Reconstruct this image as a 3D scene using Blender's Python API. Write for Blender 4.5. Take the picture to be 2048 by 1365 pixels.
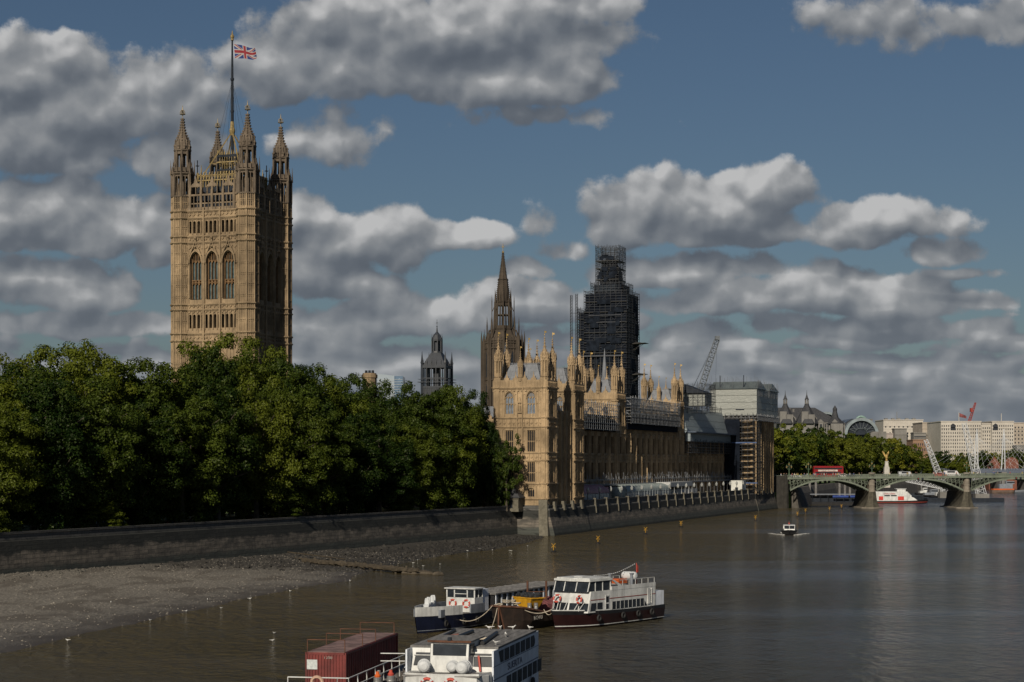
import bpy, math, random
from mathutils import Vector, Matrix
from math import radians, sin, cos, pi, sqrt, atan2
random.seed(7)
scene = bpy.context.scene
COL = scene.collection
for _o in list(scene.objects):
    bpy.data.objects.remove(_o)

# ------------------------------------------------------------------ camera
F = 3620.0          # focal length in photograph pixels (2048 wide)
HORIZ = 929.0       # horizon row in the photograph
CAMH = 16.3         # metres above the low-tide water
cam_data = bpy.data.cameras.new("camera")
cam = bpy.data.objects.new("camera", cam_data)
COL.objects.link(cam)
cam.location = (0, 0, CAMH)
cam.rotation_euler = (radians(90), 0, 0)
cam_data.sensor_width = 36.0
cam_data.lens = 36.0 * F / 2048.0
cam_data.shift_y = (HORIZ - 682.5) / 2048.0
cam_data.clip_start = 1.0
cam_data.clip_end = 20000.0
scene.camera = cam

# ------------------------------------------------------------------ sun + exposure
SUN_EL = radians(29)
SUN_H = (-0.288, -0.9576)            # horizontal direction towards the sun
_l = math.hypot(*SUN_H)
SUN_DIR = Vector((SUN_H[0]/_l*cos(SUN_EL), SUN_H[1]/_l*cos(SUN_EL), sin(SUN_EL)))
sd = bpy.data.lights.new("sun", 'SUN')
sd.energy = 4.9
sd.angle = radians(0.55)
sd.color = (1.0, 0.89, 0.73)
sun = bpy.data.objects.new("sun", sd)
COL.objects.link(sun)
sun.rotation_euler = SUN_DIR.to_track_quat('Z', 'Y').to_euler()
scene.view_settings.view_transform = 'Standard'
scene.view_settings.look = 'None'
scene.view_settings.exposure = -0.15
scene.view_settings.gamma = 1.0

# ------------------------------------------------------------------ node helper
class NT:
    def __init__(s, tree):
        s.t = tree; s.n = tree.nodes; s.l = tree.links
    def new(s, typ, **kw):
        n = s.n.new(typ)
        for k, v in kw.items(): setattr(n, k, v)
        return n
    def put(s, sock, v):
        if isinstance(v, bpy.types.NodeSocket): s.l.new(v, sock)
        elif v is not None:
            if hasattr(sock.default_value, '__len__') and not hasattr(v, '__len__'): v = (v, v, v)
            if hasattr(sock.default_value, '__len__') and len(sock.default_value) == 4 and len(v) == 3: v = (*v, 1)
            sock.default_value = v
    def m(s, op, a, b=None, c=None, clamp=False):
        n = s.new('ShaderNodeMath', operation=op, use_clamp=clamp)
        s.put(n.inputs[0], a); s.put(n.inputs[1], b)
        if c is not None: s.put(n.inputs[2], c)
        return n.outputs[0]
    def vm(s, op, a, b=None, out=0):
        n = s.new('ShaderNodeVectorMath', operation=op)
        s.put(n.inputs[0], a)
        if b is not None: s.put(n.inputs[1], b)
        return n.outputs[out]
    def noise(s, vec, scale, detail=5, rough=0.55, dist=0.0, out=0):
        n = s.new('ShaderNodeTexNoise')
        if vec is not None: s.l.new(vec, n.inputs['Vector'])
        n.inputs['Scale'].default_value = scale; n.inputs['Detail'].default_value = detail
        n.inputs['Roughness'].default_value = rough; n.inputs['Distortion'].default_value = dist
        return n.outputs[out]
    def smooth(s, v, a, b, c=0.0, d=1.0):
        n = s.new('ShaderNodeMapRange', interpolation_type='SMOOTHSTEP')
        s.put(n.inputs[0], v)
        for i, x in enumerate((a, b, c, d)): n.inputs[i+1].default_value = x
        return n.outputs[0]
    def mix(s, f, a, b, blend='MIX'):
        n = s.new('ShaderNodeMix', data_type='RGBA', blend_type=blend)
        s.put(n.inputs[0], f); s.put(n.inputs[6], a); s.put(n.inputs[7], b)
        return n.outputs[2]

# ------------------------------------------------------------------ world: clear sky with cumulus, all in world directions
def gpx(px, py): return ((px-1024)/F, (HORIZ-py)/F)
CLOUDS = [  # row: centre px, py, half width, half height, strength
 (60,150,180,75,1),(190,220,210,100,1),(40,270,220,95,1),(300,215,130,85,.9),(390,170,90,55,.45),(120,120,70,50,1),(330,300,120,60,.6),
 (70,430,150,72,1),(240,450,160,62,.9),(110,470,200,50,.9),(150,590,140,48,1),(60,560,150,50,.8),(310,500,40,50,.7),(380,330,60,50,.3),
 (900,70,330,90,1),(720,130,200,85,1),(560,150,110,75,.9),(1010,165,190,68,1.1),(1170,20,110,60,.9),(640,40,90,60,.7),(1100,235,110,28,.35),(660,290,110,55,.4),
 (720,480,140,68,1),(620,430,60,50,.8),(800,500,70,60,.8),(640,530,110,55,.8),(930,472,88,42,1),(690,570,110,40,.7),
 (790,640,115,58,1),(700,670,80,40,.7),(1050,610,120,52,1),(940,630,90,45,.8),(620,650,90,40,.6),
 (1400,420,215,76,1.15),(1530,395,130,58,1),(1260,440,80,55,.9),(1430,460,220,48,1),(1085,450,30,28,.3),(1120,505,40,30,.5),(1050,540,50,25,.5),
 (1350,550,150,42,.85),(1530,545,80,28,.5),(1460,600,220,38,.85),(1700,590,190,52,1),(1770,610,150,40,1),
 (1760,445,140,50,1),(1720,475,110,30,.9),(1890,510,70,28,.6),(1930,545,80,12,.5),(1900,440,60,30,.3),
 (1760,660,170,34,.9),(1960,665,70,28,.8),(1680,690,90,24,.7),(1380,680,90,38,.8),(1300,720,120,30,.7),
 (1720,50,110,70,.42),(1650,30,60,40,.35),(1960,50,90,45,.4),(1840,80,60,50,.25),
 (1250,640,60,30,.5),(1560,650,70,22,.5),(1460,700,90,20,.6),(1950,600,60,22,.4),(2020,720,60,20,.6),(1500,740,160,26,.7),(1750,730,150,24,.7),(1950,730,110,26,.8),(1620,790,200,22,.7),(1880,780,180,20,.7),(1400,790,100,22,.6),(640,710,120,28,.7),(200,650,260,30,.7),(820,720,120,30,.7),(920,740,70,28,.7),(1080,680,90,30,.6)]
def cloud_group():
    g = bpy.data.node_groups.new("cloud_density", 'ShaderNodeTree')
    g.interface.new_socket("P", in_out='INPUT', socket_type='NodeSocketVector')
    g.interface.new_socket("D", in_out='OUTPUT', socket_type='NodeSocketFloat')
    t = NT(g); gi = t.new('NodeGroupInput'); go = t.new('NodeGroupOutput')
    P = gi.outputs[0]
    w = t.vm('SUBTRACT', t.noise(P, 22, 3, .5, out=1), (.5, .5, .5))
    W = t.vm('ADD', P, t.vm('MULTIPLY', w, (.030, .014, 0)))
    acc = None
    for (px, py, rx, ry, s) in CLOUDS:
        u, v = gpx(px, py)
        q = t.vm('MULTIPLY', t.vm('SUBTRACT', W, (u, v, 0)), (F/(rx*1.24), F/(ry*1.2), 0))
        q = t.vm('ADD', q, t.vm('MULTIPLY', t.vm('MINIMUM', q, (0, 0, 0)), (0, .45, 0)))
        L = t.vm('LENGTH', q, out=1)
        d = t.m('MULTIPLY_ADD', L, -s, s)
        acc = d if acc is None else t.m('SMOOTH_MAX', acc, d, .12)
    # many thin layers low over the horizon
    lo = t.noise(t.vm('MULTIPLY', W, (1, 3.6, 1)), 13, 3, .5)
    sep = t.new('ShaderNodeSeparateXYZ'); t.l.new(P, sep.inputs[0])
    hz = t.smooth(sep.outputs[1], .035, .105, 1, 0)
    lowd = t.m('MULTIPLY_ADD', lo, 2.9, -1.12)
    lowd = t.m('ADD', lowd, t.m('MULTIPLY', hz, .35))
    lowd = t.m('SUBTRACT', lowd, t.m('MULTIPLY', t.m('SUBTRACT', 1, hz), 1.2))
    acc = t.m('SMOOTH_MAX', acc, lowd, .1)
    # unseen clouds outside the picture, thinned to lower the fill light
    out = t.noise(P, 3.1, 3, .5)
    far = t.smooth(t.vm('LENGTH', t.vm('MULTIPLY', P, (1, 1, 0)), out=1), .36, .6)
    acc = t.m('MAXIMUM', acc, t.m('ADD', t.m('MULTIPLY_ADD', out, 3.0, -1.95), t.m('MULTIPLY_ADD', far, 1.5, -1.5)))
    t.l.new(acc, go.inputs[0])
    return g
def detail_group():
    g = bpy.data.node_groups.new("cloud_detail", 'ShaderNodeTree')
    g.interface.new_socket("P", in_out='INPUT', socket_type='NodeSocketVector')
    g.interface.new_socket("N", in_out='OUTPUT', socket_type='NodeSocketFloat')
    g.interface.new_socket("B", in_out='OUTPUT', socket_type='NodeSocketFloat')
    t = NT(g); gi = t.new('NodeGroupInput'); go = t.new('NodeGroupOutput'); P = gi.outputs[0]
    f1 = t.noise(P, 26, 7, .64)
    w2 = t.vm('SUBTRACT', t.noise(P, 60, 2, .5, out=1), (.5, .5, .5))
    Q = t.vm('ADD', P, t.vm('MULTIPLY', w2, (.012, .012, 0)))
    def vor(sc):
        v_ = t.new('ShaderNodeTexVoronoi', feature='SMOOTH_F1', voronoi_dimensions='2D'); t.l.new(Q, v_.inputs['Vector']); v_.inputs['Scale'].default_value = sc; v_.inputs['Smoothness'].default_value = .35
        return v_.outputs['Distance']
    bil = t.m('ADD', t.m('MULTIPLY_ADD', vor(27), -1.0, .48), t.m('MULTIPLY_ADD', vor(64), -.5, .24))
    t.l.new(bil, go.inputs[1])
    t.l.new(t.m('ADD', t.m('MULTIPLY_ADD', f1, 1.15, -.55), t.m('MULTIPLY', bil, .42)), go.inputs[0])
    return g
def build_world():
    w = bpy.data.worlds.new("World"); scene.world = w; w.use_nodes = True
    t = NT(w.node_tree); t.n.clear()
    outn = t.new('ShaderNodeOutputWorld'); bg = t.new('ShaderNodeBackground')
    sky = t.new('ShaderNodeTexSky', sky_type='NISHITA', sun_disc=False)
    sky.sun_elevation = SUN_EL
    sky.sun_rotation = atan2(SUN_DIR.x, SUN_DIR.y)
    sky.altitude = 20; sky.air_density = 1.0; sky.dust_density = 1.0; sky.ozone_density = 2.0
    tc = t.new('ShaderNodeTexCoord')
    sep = t.new('ShaderNodeSeparateXYZ'); t.l.new(tc.outputs['Generated'], sep.inputs[0])
    y = t.m('MAXIMUM', t.m('ABSOLUTE', sep.outputs[1]), .08)
    u = t.m('DIVIDE', sep.outputs[0], y); v = t.m('DIVIDE', sep.outputs[2], y)
    cmb = t.new('ShaderNodeCombineXYZ'); t.l.new(u, cmb.inputs[0]); t.l.new(v, cmb.inputs[1])
    g = cloud_group()
    g2 = detail_group()
    def ev(gr, vec):
        n = t.new('ShaderNodeGroup'); n.node_tree = gr; t.l.new(vec, n.inputs[0]); return n.outputs
    P = cmb.outputs[0]
    S = ev(g, P)[0]; A = ev(g2, P); D = t.m('ADD', S, A[0])
    SB = ev(g, t.vm('ADD', P, (-.004, .014, 0)))[0]       # cloud mass towards the light
    C = ev(g2, t.vm('ADD', P, (-.0028, .0060, 0)))
    mask = t.smooth(D, .03, .27)
    e_lo = t.m('SUBTRACT', S, SB)
    e_hi = t.m('SUBTRACT', A[1], C[1]); e_n = t.m('ADD', t.m('SUBTRACT', A[0], C[0]), t.m('MULTIPLY', e_lo, .3))
    lit = t.m('ADD', t.m('MULTIPLY_ADD', e_lo, .46, .54), t.m('MULTIPLY_ADD', e_hi, .55, t.m('MULTIPLY', e_n, .42)))
    lit = t.m('SUBTRACT', lit, t.m('MULTIPLY', t.smooth(D, .3, 1.2), .16))
    r = t.new('ShaderNodeValToRGB'); t.l.new(t.m('MAXIMUM', lit, 0, clamp=True), r.inputs[0])
    els = r.color_ramp.elements
    els[0].position = 0.0; els[0].color = (.112, .130, .158, 1)
    els[1].position = 1.0; els[1].color = (.60, .60, .60, 1)
    for p, c in ((.28, (.142, .161, .189)), (.5, (.208, .226, .250)), (.74, (.320, .332, .346))):
        e = els.new(p); e.color = (*c, 1)
    low = t.smooth(v, 0.0, .12)
    ccol = t.mix(low, t.mix(.55, r.outputs[0], (.215, .245, .285)), r.outputs[0])
    skyc = t.mix(1.0, sky.outputs[0], (.0335, .0368, .0405), 'MULTIPLY')
    fin = t.mix(t.m('MULTIPLY', mask, .96), skyc, ccol)
    t.l.new(fin, bg.inputs[0]); bg.inputs[1].default_value = .93
    t.l.new(bg.outputs[0], outn.inputs[0])
    w.cycles.sampling_method = 'MANUAL'; w.cycles.sample_map_resolution = 512
build_world()

# ------------------------------------------------------------------ materials
MATS = {}
def mat(name, col, rough=.8, var=.25, scale=1.0, col2=None, metal=0.0, bump=0.0, bscale=None, stretch=(1, 1, 1), spec=.4, streak=0.0, trans=False, objcoord=False):
    if name in MATS: return MATS[name]
    m = bpy.data.materials.new(name); m.use_nodes = True
    t = NT(m.node_tree); b = t.n['Principled BSDF']
    tc = t.new('ShaderNodeTexCoord')
    P = tc.outputs['Object'] if objcoord else t.new('ShaderNodeNewGeometry').outputs['Position']
    Q = t.vm('MULTIPLY', P, stretch)
    n1 = t.noise(Q, scale, 6, .6)
    k = t.smooth(n1, .3, .7)
    c2 = col2 if col2 else tuple(c*(1-var) for c in col)
    c1 = tuple(min(1, c*(1+var*.6)) for c in col) if not col2 else col
    c = t.mix(k, c1, c2)
    n2 = t.noise(Q, scale*7.3, 3, .6)
    c = t.mix(t.m('MULTIPLY', t.smooth(n2, .35, .75), var*.8), c, tuple(x*.45 for x in col))
    if streak:
        s = t.noise(t.vm('MULTIPLY', P, (1.3, 1.3, .09)), 1.6, 5, .65)
        c = t.mix(t.m('MULTIPLY', t.smooth(s, .48, .72), streak), c, tuple(x*.28 for x in col))
    t.l.new(c, b.inputs['Base Color'])
    b.inputs['Roughness'].default_value = rough
    b.inputs['Metallic'].default_value = metal
    b.inputs['Specular IOR Level'].default_value = spec
    if bump:
        bn = t.new('ShaderNodeBump'); bn.inputs['Strength'].default_value = bump; bn.inputs['Distance'].default_value = .15
        t.l.new(t.noise(Q, bscale or scale*5, 5, .6), bn.inputs['Height']); t.l.new(bn.outputs[0], b.inputs['Normal'])
    MATS[name] = m
    return m
stone = mat('palace_stone', (.360, .262, .154), .88, .42, .16, bump=.5, bscale=2.2, streak=.7)
stone_t = mat('tower_stone', (.282, .206, .124), .88, .42, .16, bump=.5, bscale=2.0, streak=.75)
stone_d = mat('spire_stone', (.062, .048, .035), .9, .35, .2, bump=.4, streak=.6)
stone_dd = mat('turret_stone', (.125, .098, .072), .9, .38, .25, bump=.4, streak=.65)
glass_d = mat('window_glass', (.012, .013, .016), .45, .3, .7, spec=.12)
glass_p = mat('pavilion_glass', (.16, .19, .23), .2, .3, 1.2, spec=.5)
lead = mat('lead_roof', (.15, .162, .182), .6, .22, .5, streak=.35)
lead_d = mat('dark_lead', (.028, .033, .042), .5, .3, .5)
iron_d = mat('dark_iron', (.020, .025, .034), .6, .3, .8, spec=.15)
gold = mat('gilding', (.38, .26, .085), .45, .2, 2, metal=.4)
gold_s = mat('gilded_iron', (.27, .20, .085), .5, .35, 1.5, metal=.2)

# ------------------------------------------------------------------ mesh builder
class MB:
    def __init__(s): s.v = []; s.f = []; s.M = None; s.mi = []; s.cur = 0
    def add(s, vs, fs):
        o = len(s.v)
        if s.M is not None: vs = [tuple(s.M @ Vector(v)) for v in vs]
        s.v += vs; s.f += [tuple(i+o for i in f) for f in fs]; s.mi += [s.cur]*len(fs)
    def box(s, x0, x1, y0, y1, z0, z1):
        s.add([(x0,y0,z0),(x1,y0,z0),(x1,y1,z0),(x0,y1,z0),(x0,y0,z1),(x1,y0,z1),(x1,y1,z1),(x0,y1,z1)],
              [(0,3,2,1),(4,5,6,7),(0,1,5,4),(1,2,6,5),(2,3,7,6),(3,0,4,7)])
    def hexa(s, b, t):      # four bottom, four top points
        s.add(list(b)+list(t), [(0,3,2,1),(4,5,6,7),(0,1,5,4),(1,2,6,5),(2,3,7,6),(3,0,4,7)])
    def cone(s, x, y, z0, z1, r0, r1, n=8, ph=None):
        s.lathe(x, y, [(z0, r0), (z1, r1)], n, ph)
    def lathe(s, x, y, prof, n=8, ph=None, sx=1, sy=1):
        ph = pi/n if ph is None else ph
        vs = []; fs = []
        for z, r in prof:
            for i in range(n):
                a = ph+2*pi*i/n; vs.append((x+r*sx*cos(a), y+r*sy*sin(a), z))
        for k in range(len(prof)-1):
            for i in range(n):
                j = (i+1) % n; fs.append((k*n+i, k*n+j, k*n+n+j, k*n+n+i))
        fs.append(tuple(range(n-1, -1, -1))); fs.append(tuple(range((len(prof)-1)*n, len(prof)*n)))
        s.add(vs, fs)
    def tube(s, p, q, r, n=4, r2=None):
        p = Vector(p); q = Vector(q); d = q-p
        if d.length < 1e-6: return
        z = d.normalized(); a = Vector((0, 0, 1)) if abs(z.z) < .9 else Vector((1, 0, 0))
        x = z.cross(a).normalized(); y = z.cross(x); r2 = r if r2 is None else r2
        vs = []
        for c, rr in ((p, r), (q, r2)):
            for i in range(n):
                t = 2*pi*(i+.5)/n; vs.append(tuple(c+x*(rr*cos(t))+y*(rr*sin(t))))
        s.add(vs, [(i, (i+1) % n, n+(i+1) % n, n+i) for i in range(n)]+[tuple(range(n-1, -1, -1)), tuple(range(n, 2*n))])
    def path(s, pts, r, n=5):
        for a, b in zip(pts, pts[1:]): s.tube(a, b, r, n)
    def poly(s, pts, d):     # closed flat outline extruded by vector d
        d = Vector(d); n = len(pts)
        s.add([tuple(p) for p in pts]+[tuple(Vector(p)+d) for p in pts],
              [tuple(range(n)), tuple(range(2*n-1, n-1, -1))]+[(i, i+n, (i+1) % n+n, (i+1) % n) for i in range(n)])
    def loft(s, rings, closed=True, cap=True):
        n = len(rings[0]); vs = [tuple(p) for r in rings for p in r]; fs = []
        for k in range(len(rings)-1):
            for i in range(n if closed else n-1):
                j = (i+1) % n; fs.append((k*n+i, k*n+j, k*n+n+j, k*n+n+i))
        if cap: fs.append(tuple(range(n-1, -1, -1))); fs.append(tuple(range((len(rings)-1)*n, len(rings)*n)))
        s.add(vs, fs)
    def ball(s, c, r, n=8, m=6, sx=1, sy=1, sz=1):
        prof = [(c[2]-r*sz*cos(pi*(k+.02)/(m+.04)), max(.02*r, r*sin(pi*k/m))) for k in range(m+1)]
        s.lathe(c[0], c[1], prof, n, None, sx, sy)
    def torus(s, c, R, r, ax, ay, n=14, m=6, arc=None, ph=0):
        c = Vector(c); ax = Vector(ax).normalized(); ay = Vector(ay).normalized(); az = ax.cross(ay)
        rings = []
        arc = arc or 2*pi
        full = abs(arc-2*pi) < 1e-6
        for i in range(n+1):
            t = ph+arc*i/n; e = ax*cos(t)+ay*sin(t)
            rings.append([tuple(c+e*(R+r*cos(2*pi*j/m))+az*(r*sin(2*pi*j/m))) for j in range(m)])
        s.loft(rings, True, not full)
    def build(s, name, material, parent=None, smooth=False):
        me = bpy.data.meshes.new(name); me.from_pydata(s.v, [], s.f)
        mm = material if isinstance(material, (list, tuple)) else [material]
        for x in mm: me.materials.append(x)
        if len(mm) > 1: me.polygons.foreach_set('material_index', s.mi)
        if smooth: me.polygons.foreach_set('use_smooth', [True]*len(me.polygons))
        me.update()
        o = bpy.data.objects.new(name, me); COL.objects.link(o)
        if parent is not None: o.parent = parent
        return o
def place(name, mesh, parent, loc, rz=0, scale=1):
    o = bpy.data.objects.new(name, mesh); COL.objects.link(o); o.parent = parent
    o.location = loc; o.rotation_euler = (0, 0, rz); o.scale = (scale,)*3
    return o
def tag(o, label, cat, group=None, kind=None):
    if label: o['label'] = label
    if cat: o['category'] = cat
    if group: o['group'] = group
    if kind: o['kind'] = kind
    return o
def thing(name, loc, rz, label, cat, group=None):
    o = bpy.data.objects.new(name, None); COL.objects.link(o)
    o.location = loc; o.rotation_euler = (0, 0, rz); o.empty_display_size = 1
    return tag(o, label, cat, group)
def dup(o, parent=None, loc=None, rz=None, label=None):
    c = o.copy(); COL.objects.link(c)
    if parent is not None: c.parent = parent
    if loc is not None: c.location = loc
    if rz is not None: c.rotation_euler = (0, 0, rz)
    if label: c['label'] = label
    for ch in list(o.children): dup(ch, c)
    return c
def struct(o): o['kind'] = 'structure'; return o
def at(px, d, py=None):
    """world point on the ray of a photograph pixel at distance d"""
    x = (px-1024)/F*d
    return (x, d) if py is None else (x, d, CAMH-(py-HORIZ)/F*d)
TH = math.asin(.3305)
PO = (8.0, 413.0)
def loc2w(a, b): return (PO[0]+a*cos(TH)+b*sin(TH), PO[1]-a*sin(TH)+b*cos(TH))
# ================================================================== water, land, walls
def water_mat():
    m = bpy.data.materials.new('river_water'); m.use_nodes = True
    t = NT(m.node_tree); b = t.n['Principled BSDF']
    P = t.new('ShaderNodeNewGeometry').outputs['Position']
    w1 = t.noise(t.vm('MULTIPLY', P, (.95, .62, 1)), .95, 3, .55, .5)
    w2 = t.noise(t.vm('MULTIPLY', P, (.6, .34, 1)), .6, 3, .5, .4)
    w3 = t.noise(t.vm('MULTIPLY', P, (1, 1.4, 1)), 3.1, 3, .6)
    w0 = t.noise(t.vm('MULTIPLY', P, (.14, .075, 1)), 1.0, 3, .55, .3)
    patch = t.noise(t.vm('MULTIPLY', P, (.8, 2.4, 1)), .0085, 4, .55, .6)
    calm = t.smooth(patch, .40, .62)
    h = t.m('ADD', t.m('ADD', t.m('MULTIPLY', w1, .95), t.m('MULTIPLY', w0, 1.3)), t.m('ADD', t.m('MULTIPLY', w2, 1.3), t.m('MULTIPLY', w3, .2)))
    bn = t.new('ShaderNodeBump'); bn.inputs['Distance'].default_value = 1.9
    t.l.new(h, bn.inputs['Height'])
    t.l.new(t.m('MULTIPLY_ADD', calm, .68, .26), bn.inputs['Strength'])
    t.l.new(bn.outputs[0], b.inputs['Normal'])
    silt = t.noise(t.vm('MULTIPLY', P, (.6, 1.6, 1)), .011, 4, .6, .8)
    sx_ = t.new('ShaderNodeSeparateXYZ'); t.l.new(P, sx_.inputs[0])
    off = t.m('ADD', t.m('ADD', sx_.outputs[0], t.m('MULTIPLY', sx_.outputs[1], -.22)), t.m('MULTIPLY', silt, 60))
    mud_ = t.mix(t.smooth(silt, .35, .68), (.056, .045, .018), (.074, .058, .028)); clear_ = t.mix(t.smooth(silt, .35, .68), (.034, .045, .058), (.048, .053, .057))
    t.l.new(t.mix(t.smooth(off, -15, 30), mud_, clear_), b.inputs['Base Color'])
    b.inputs['Roughness'].default_value = .09
    b.inputs['IOR'].default_value = 1.333
    b.inputs['Specular IOR Level'].default_value = .5
    return m
mb = MB(); mb.add([(-9000, -500, 0), (9000, -500, 0), (9000, 16000, 0), (-9000, 16000, 0)], [(0, 1, 2, 3)])
struct(mb.build('river_water', water_mat()))

def wallx(d): return .7-.426*(415-d)
grass = mat('grass', (.060, .105, .022), .95, .35, .25)
paving = mat('paving', (.26, .24, .21), .9, .25, .4)
def tidal_mat():
    m = bpy.data.materials.new('tidal_wall_stone'); m.use_nodes = True
    t = NT(m.node_tree); b = t.n['Principled BSDF']
    P = t.new('ShaderNodeNewGeometry').outputs['Position']
    sep = t.new('ShaderNodeSeparateXYZ'); t.l.new(P, sep.inputs[0]); z = sep.outputs[2]
    n = t.noise(t.vm('MULTIPLY', P, (.25, .25, .9)), 1.1, 6, .65)
    zz = t.m('ADD', z, t.m('MULTIPLY_ADD', n, 2.6, -1.3))
    blk = t.noise(t.vm('MULTIPLY', P, (.5, .5, 1.6)), 2.2, 4, .6)
    c = t.mix(t.smooth(n, .35, .65), (.165, .145, .12), (.065, .06, .052))          # middle stone, warm
    c = t.mix(t.smooth(zz, 1.4, 2.4), t.mix(n, (.055, .062, .055), (.032, .037, .033)), c)
    c = t.mix(t.smooth(zz, -.1, .7), (.028, .030, .024), c)
    c = t.mix(t.smooth(zz, 3.6, 4.3), c, (.020, .022, .020))
    c = t.mix(t.smooth(z, 5.7, 5.9), c, t.mix(n, (.09, .09, .086), (.05, .05, .05)))
    c = t.mix(t.m('MULTIPLY', t.smooth(blk, .5, .75), .5), c, (.03, .03, .026))
    st = t.noise(t.vm('MULTIPLY', P, (1.2, 1.2, .05)), 1.2, 4, .6)
    c = t.mix(t.m('MULTIPLY', t.smooth(st, .52, .7), .5), c, (.035, .035, .03))
    al = t.vm('DOT_PRODUCT', P, (.39, .92, 0), out=1); cv = t.new('ShaderNodeCombineXYZ'); t.l.new(al, cv.inputs[0]); t.l.new(z, cv.inputs[1])
    bk = t.new('ShaderNodeTexBrick'); t.l.new(cv.outputs[0], bk.inputs['Vector']); bk.inputs['Scale'].default_value = 1.0; bk.inputs['Brick Width'].default_value = 1.7; bk.inputs['Row Height'].default_value = .62; bk.inputs['Mortar Size'].default_value = .035
    bk.inputs['Color1'].default_value = (.75, .75, .75, 1); bk.inputs['Color2'].default_value = (1.15, 1.12, 1.08, 1); bk.inputs['Mortar'].default_value = (.4, .4, .4, 1)
    c = t.mix(1.0, c, bk.outputs[0], 'MULTIPLY')
    t.l.new(c, b.inputs['Base Color']); b.inputs['Roughness'].default_value = .85
    bn = t.new('ShaderNodeBump'); bn.inputs['Strength'].default_value = .5; bn.inputs['Distance'].default_value = .12
    t.l.new(blk, bn.inputs['Height']); t.l.new(bn.outputs[0], b.inputs['Normal'])
    return m
tidal = tidal_mat()

L = [(wallx(40)-.2, 40), (.5, 415), loc2w(-7.6, -.2), loc2w(-.4, -.2), loc2w(-.4, 232), loc2w(-.4, 268),
     (104, 676), (120, 740), (150, 850), (232, 1050), (340, 1250), (720, 1500), (8000, 2100), (8000, 15000), (-8000, 15000), (-8000, 40)]
mb = MB(); mb.poly([(x, y, -1.5) for x, y in L], (0, 0, 7.5))
struct(mb.build('park_ground', grass))

# garden river wall
mb = MB()
def wallprof(x, d, e, top=6.9):
    return [(x+e*o*.92, d-e*o*.39, z) for o, z in ((-.5, top), (.18, top), (.18, top-.28), (.04, top-.34), (.10, 5.75), (.32, 5.6), (.95, .4), (1.1, -1.5), (-.5, -1.5))]
ds = [40+i*(414.6-40)/60 for i in range(61)]
mb.loft([wallprof(wallx(d), d, 1) for d in ds])
w = mb.build('river_wall', tidal)
tag(w, 'long dark tide-stained stone wall below the garden trees, with a pale coping', 'river wall')
# drain flaps and ladders hang on the wall as parts
for px in (770, 640, 880, 985):
    k = (px-1024)/F; d = (176.1-.0)/(.426-k)*1.0
    d = 176.09/(.426-k); x = wallx(d)
    q = MB()
    for s_ in (-.3, .3): q.tube((x+.75*.92+s_*.4, d-.75*.39+s_*.9, .6), (x+.22, d-.1+s_*.9, 5.3), .05)
    for j in range(12):
        z = .9+j*.36; o = .78-.07*j*.72
        q.tube((x+o-.12, d-.3-.27, z), (x+o+.12, d-.3+.27, z), .04)
    q.build('wall_ladder', iron_d, w)

# terrace wall with piers (local palace frame)
PAL_RZ = -TH
def palobj(name, label, cat, group=None): return thing(name, (PO[0], PO[1], 0), PAL_RZ, label, cat, group)
tw = palobj('terrace_wall', 'tide-stained river wall of the palace terrace with pale stone piers', 'river wall')
mb = MB()
def tprof(b, a=0, top=7.6):
    return [(a+o, b, z) for o, z in ((-.45, top), (.12, top), (.12, top-.25), (0, top-.3), (.04, 6.2), (.35, 6.0), (.5, 4.2), (1.5, .5), (1.7, -1.5), (-.45, -1.5))]
mb.loft([tprof(b) for b in (28.7, 60, 100, 150, 200, 231)])
mb.build('wall', tidal, tw)
pier_m = mat('pale_pier_stone', (.125, .115, .088), .9, .3, 1.2)
pm = MB(); pm.loft([[(.05, -.38, z), (o*.8, -.3, z), (o*.8, .3, z), (.05, .38, z)] for z, o in ((4.3, .85), (5.2, .8), (6.3, .62), (7.55, .5), (7.85, .5))])
pm.box(-.4, .5, -.42, .42, 7.72, 7.92)
pobj = None
for i in range(20):
    b = 37.6+10.12*i-.0
    if b > 229: break
    if pobj is None:
        pobj = pm.build('pier', pier_m, tw); pobj.location = (0, b, 0)
    else: place('pier', pobj.data, tw, (0, b, 0))
# pavilion footing, battered, and its bright corner pier
mb = MB()
mb.loft([tprof(b, .25, 6.9) for b in (0, 14, 28.6)])
mb.M = Matrix.Rotation(-pi/2, 4, 'Z')
mb.loft([[(o, b, z) for o, z in ((-.5, 6.9), (.2, 6.9), (.25, 6.2), (.5, 4), (1.3, .5), (1.5, -1.5), (-.5, -1.5))] for b in (-8.2, 0)])
mb.M = None
mb.build('pavilion_footing', tidal, tw); mb = MB()  # dark tidal stone stands in for the trees' shade on this footing
mb.loft([[(s*o*.45+c_, -o2, z) for (s, c_, o2) in ((1, -2.1, o), (1, 0.0, o), (1, 0.0, -1.5), (1, -2.1, -1.5))] for o, z in ((.3, 8.2), (.4, 7), (.55, 5), (.9, 2.5), (1.7, .3), (1.9, -1.5))])
mb.build('corner_pier', pier_m, tw)
mb = MB(); mb.loft([tprof(b, .2, 6.9) for b in (231, 248, 265.5)]); mb.build('wall', tidal, tw)
for b in (4, 11, 18, 25, 235, 243, 251, 259):
    q = MB(); q.loft([[(.1, b-.7, z), (o, b-.6, z), (o, b+.6, z), (.1, b+.7, z)] for z, o in ((5.6, 1.0), (6.6, .85), (7.7, .75))]); q.build('pier', pier_m, tw)
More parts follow.
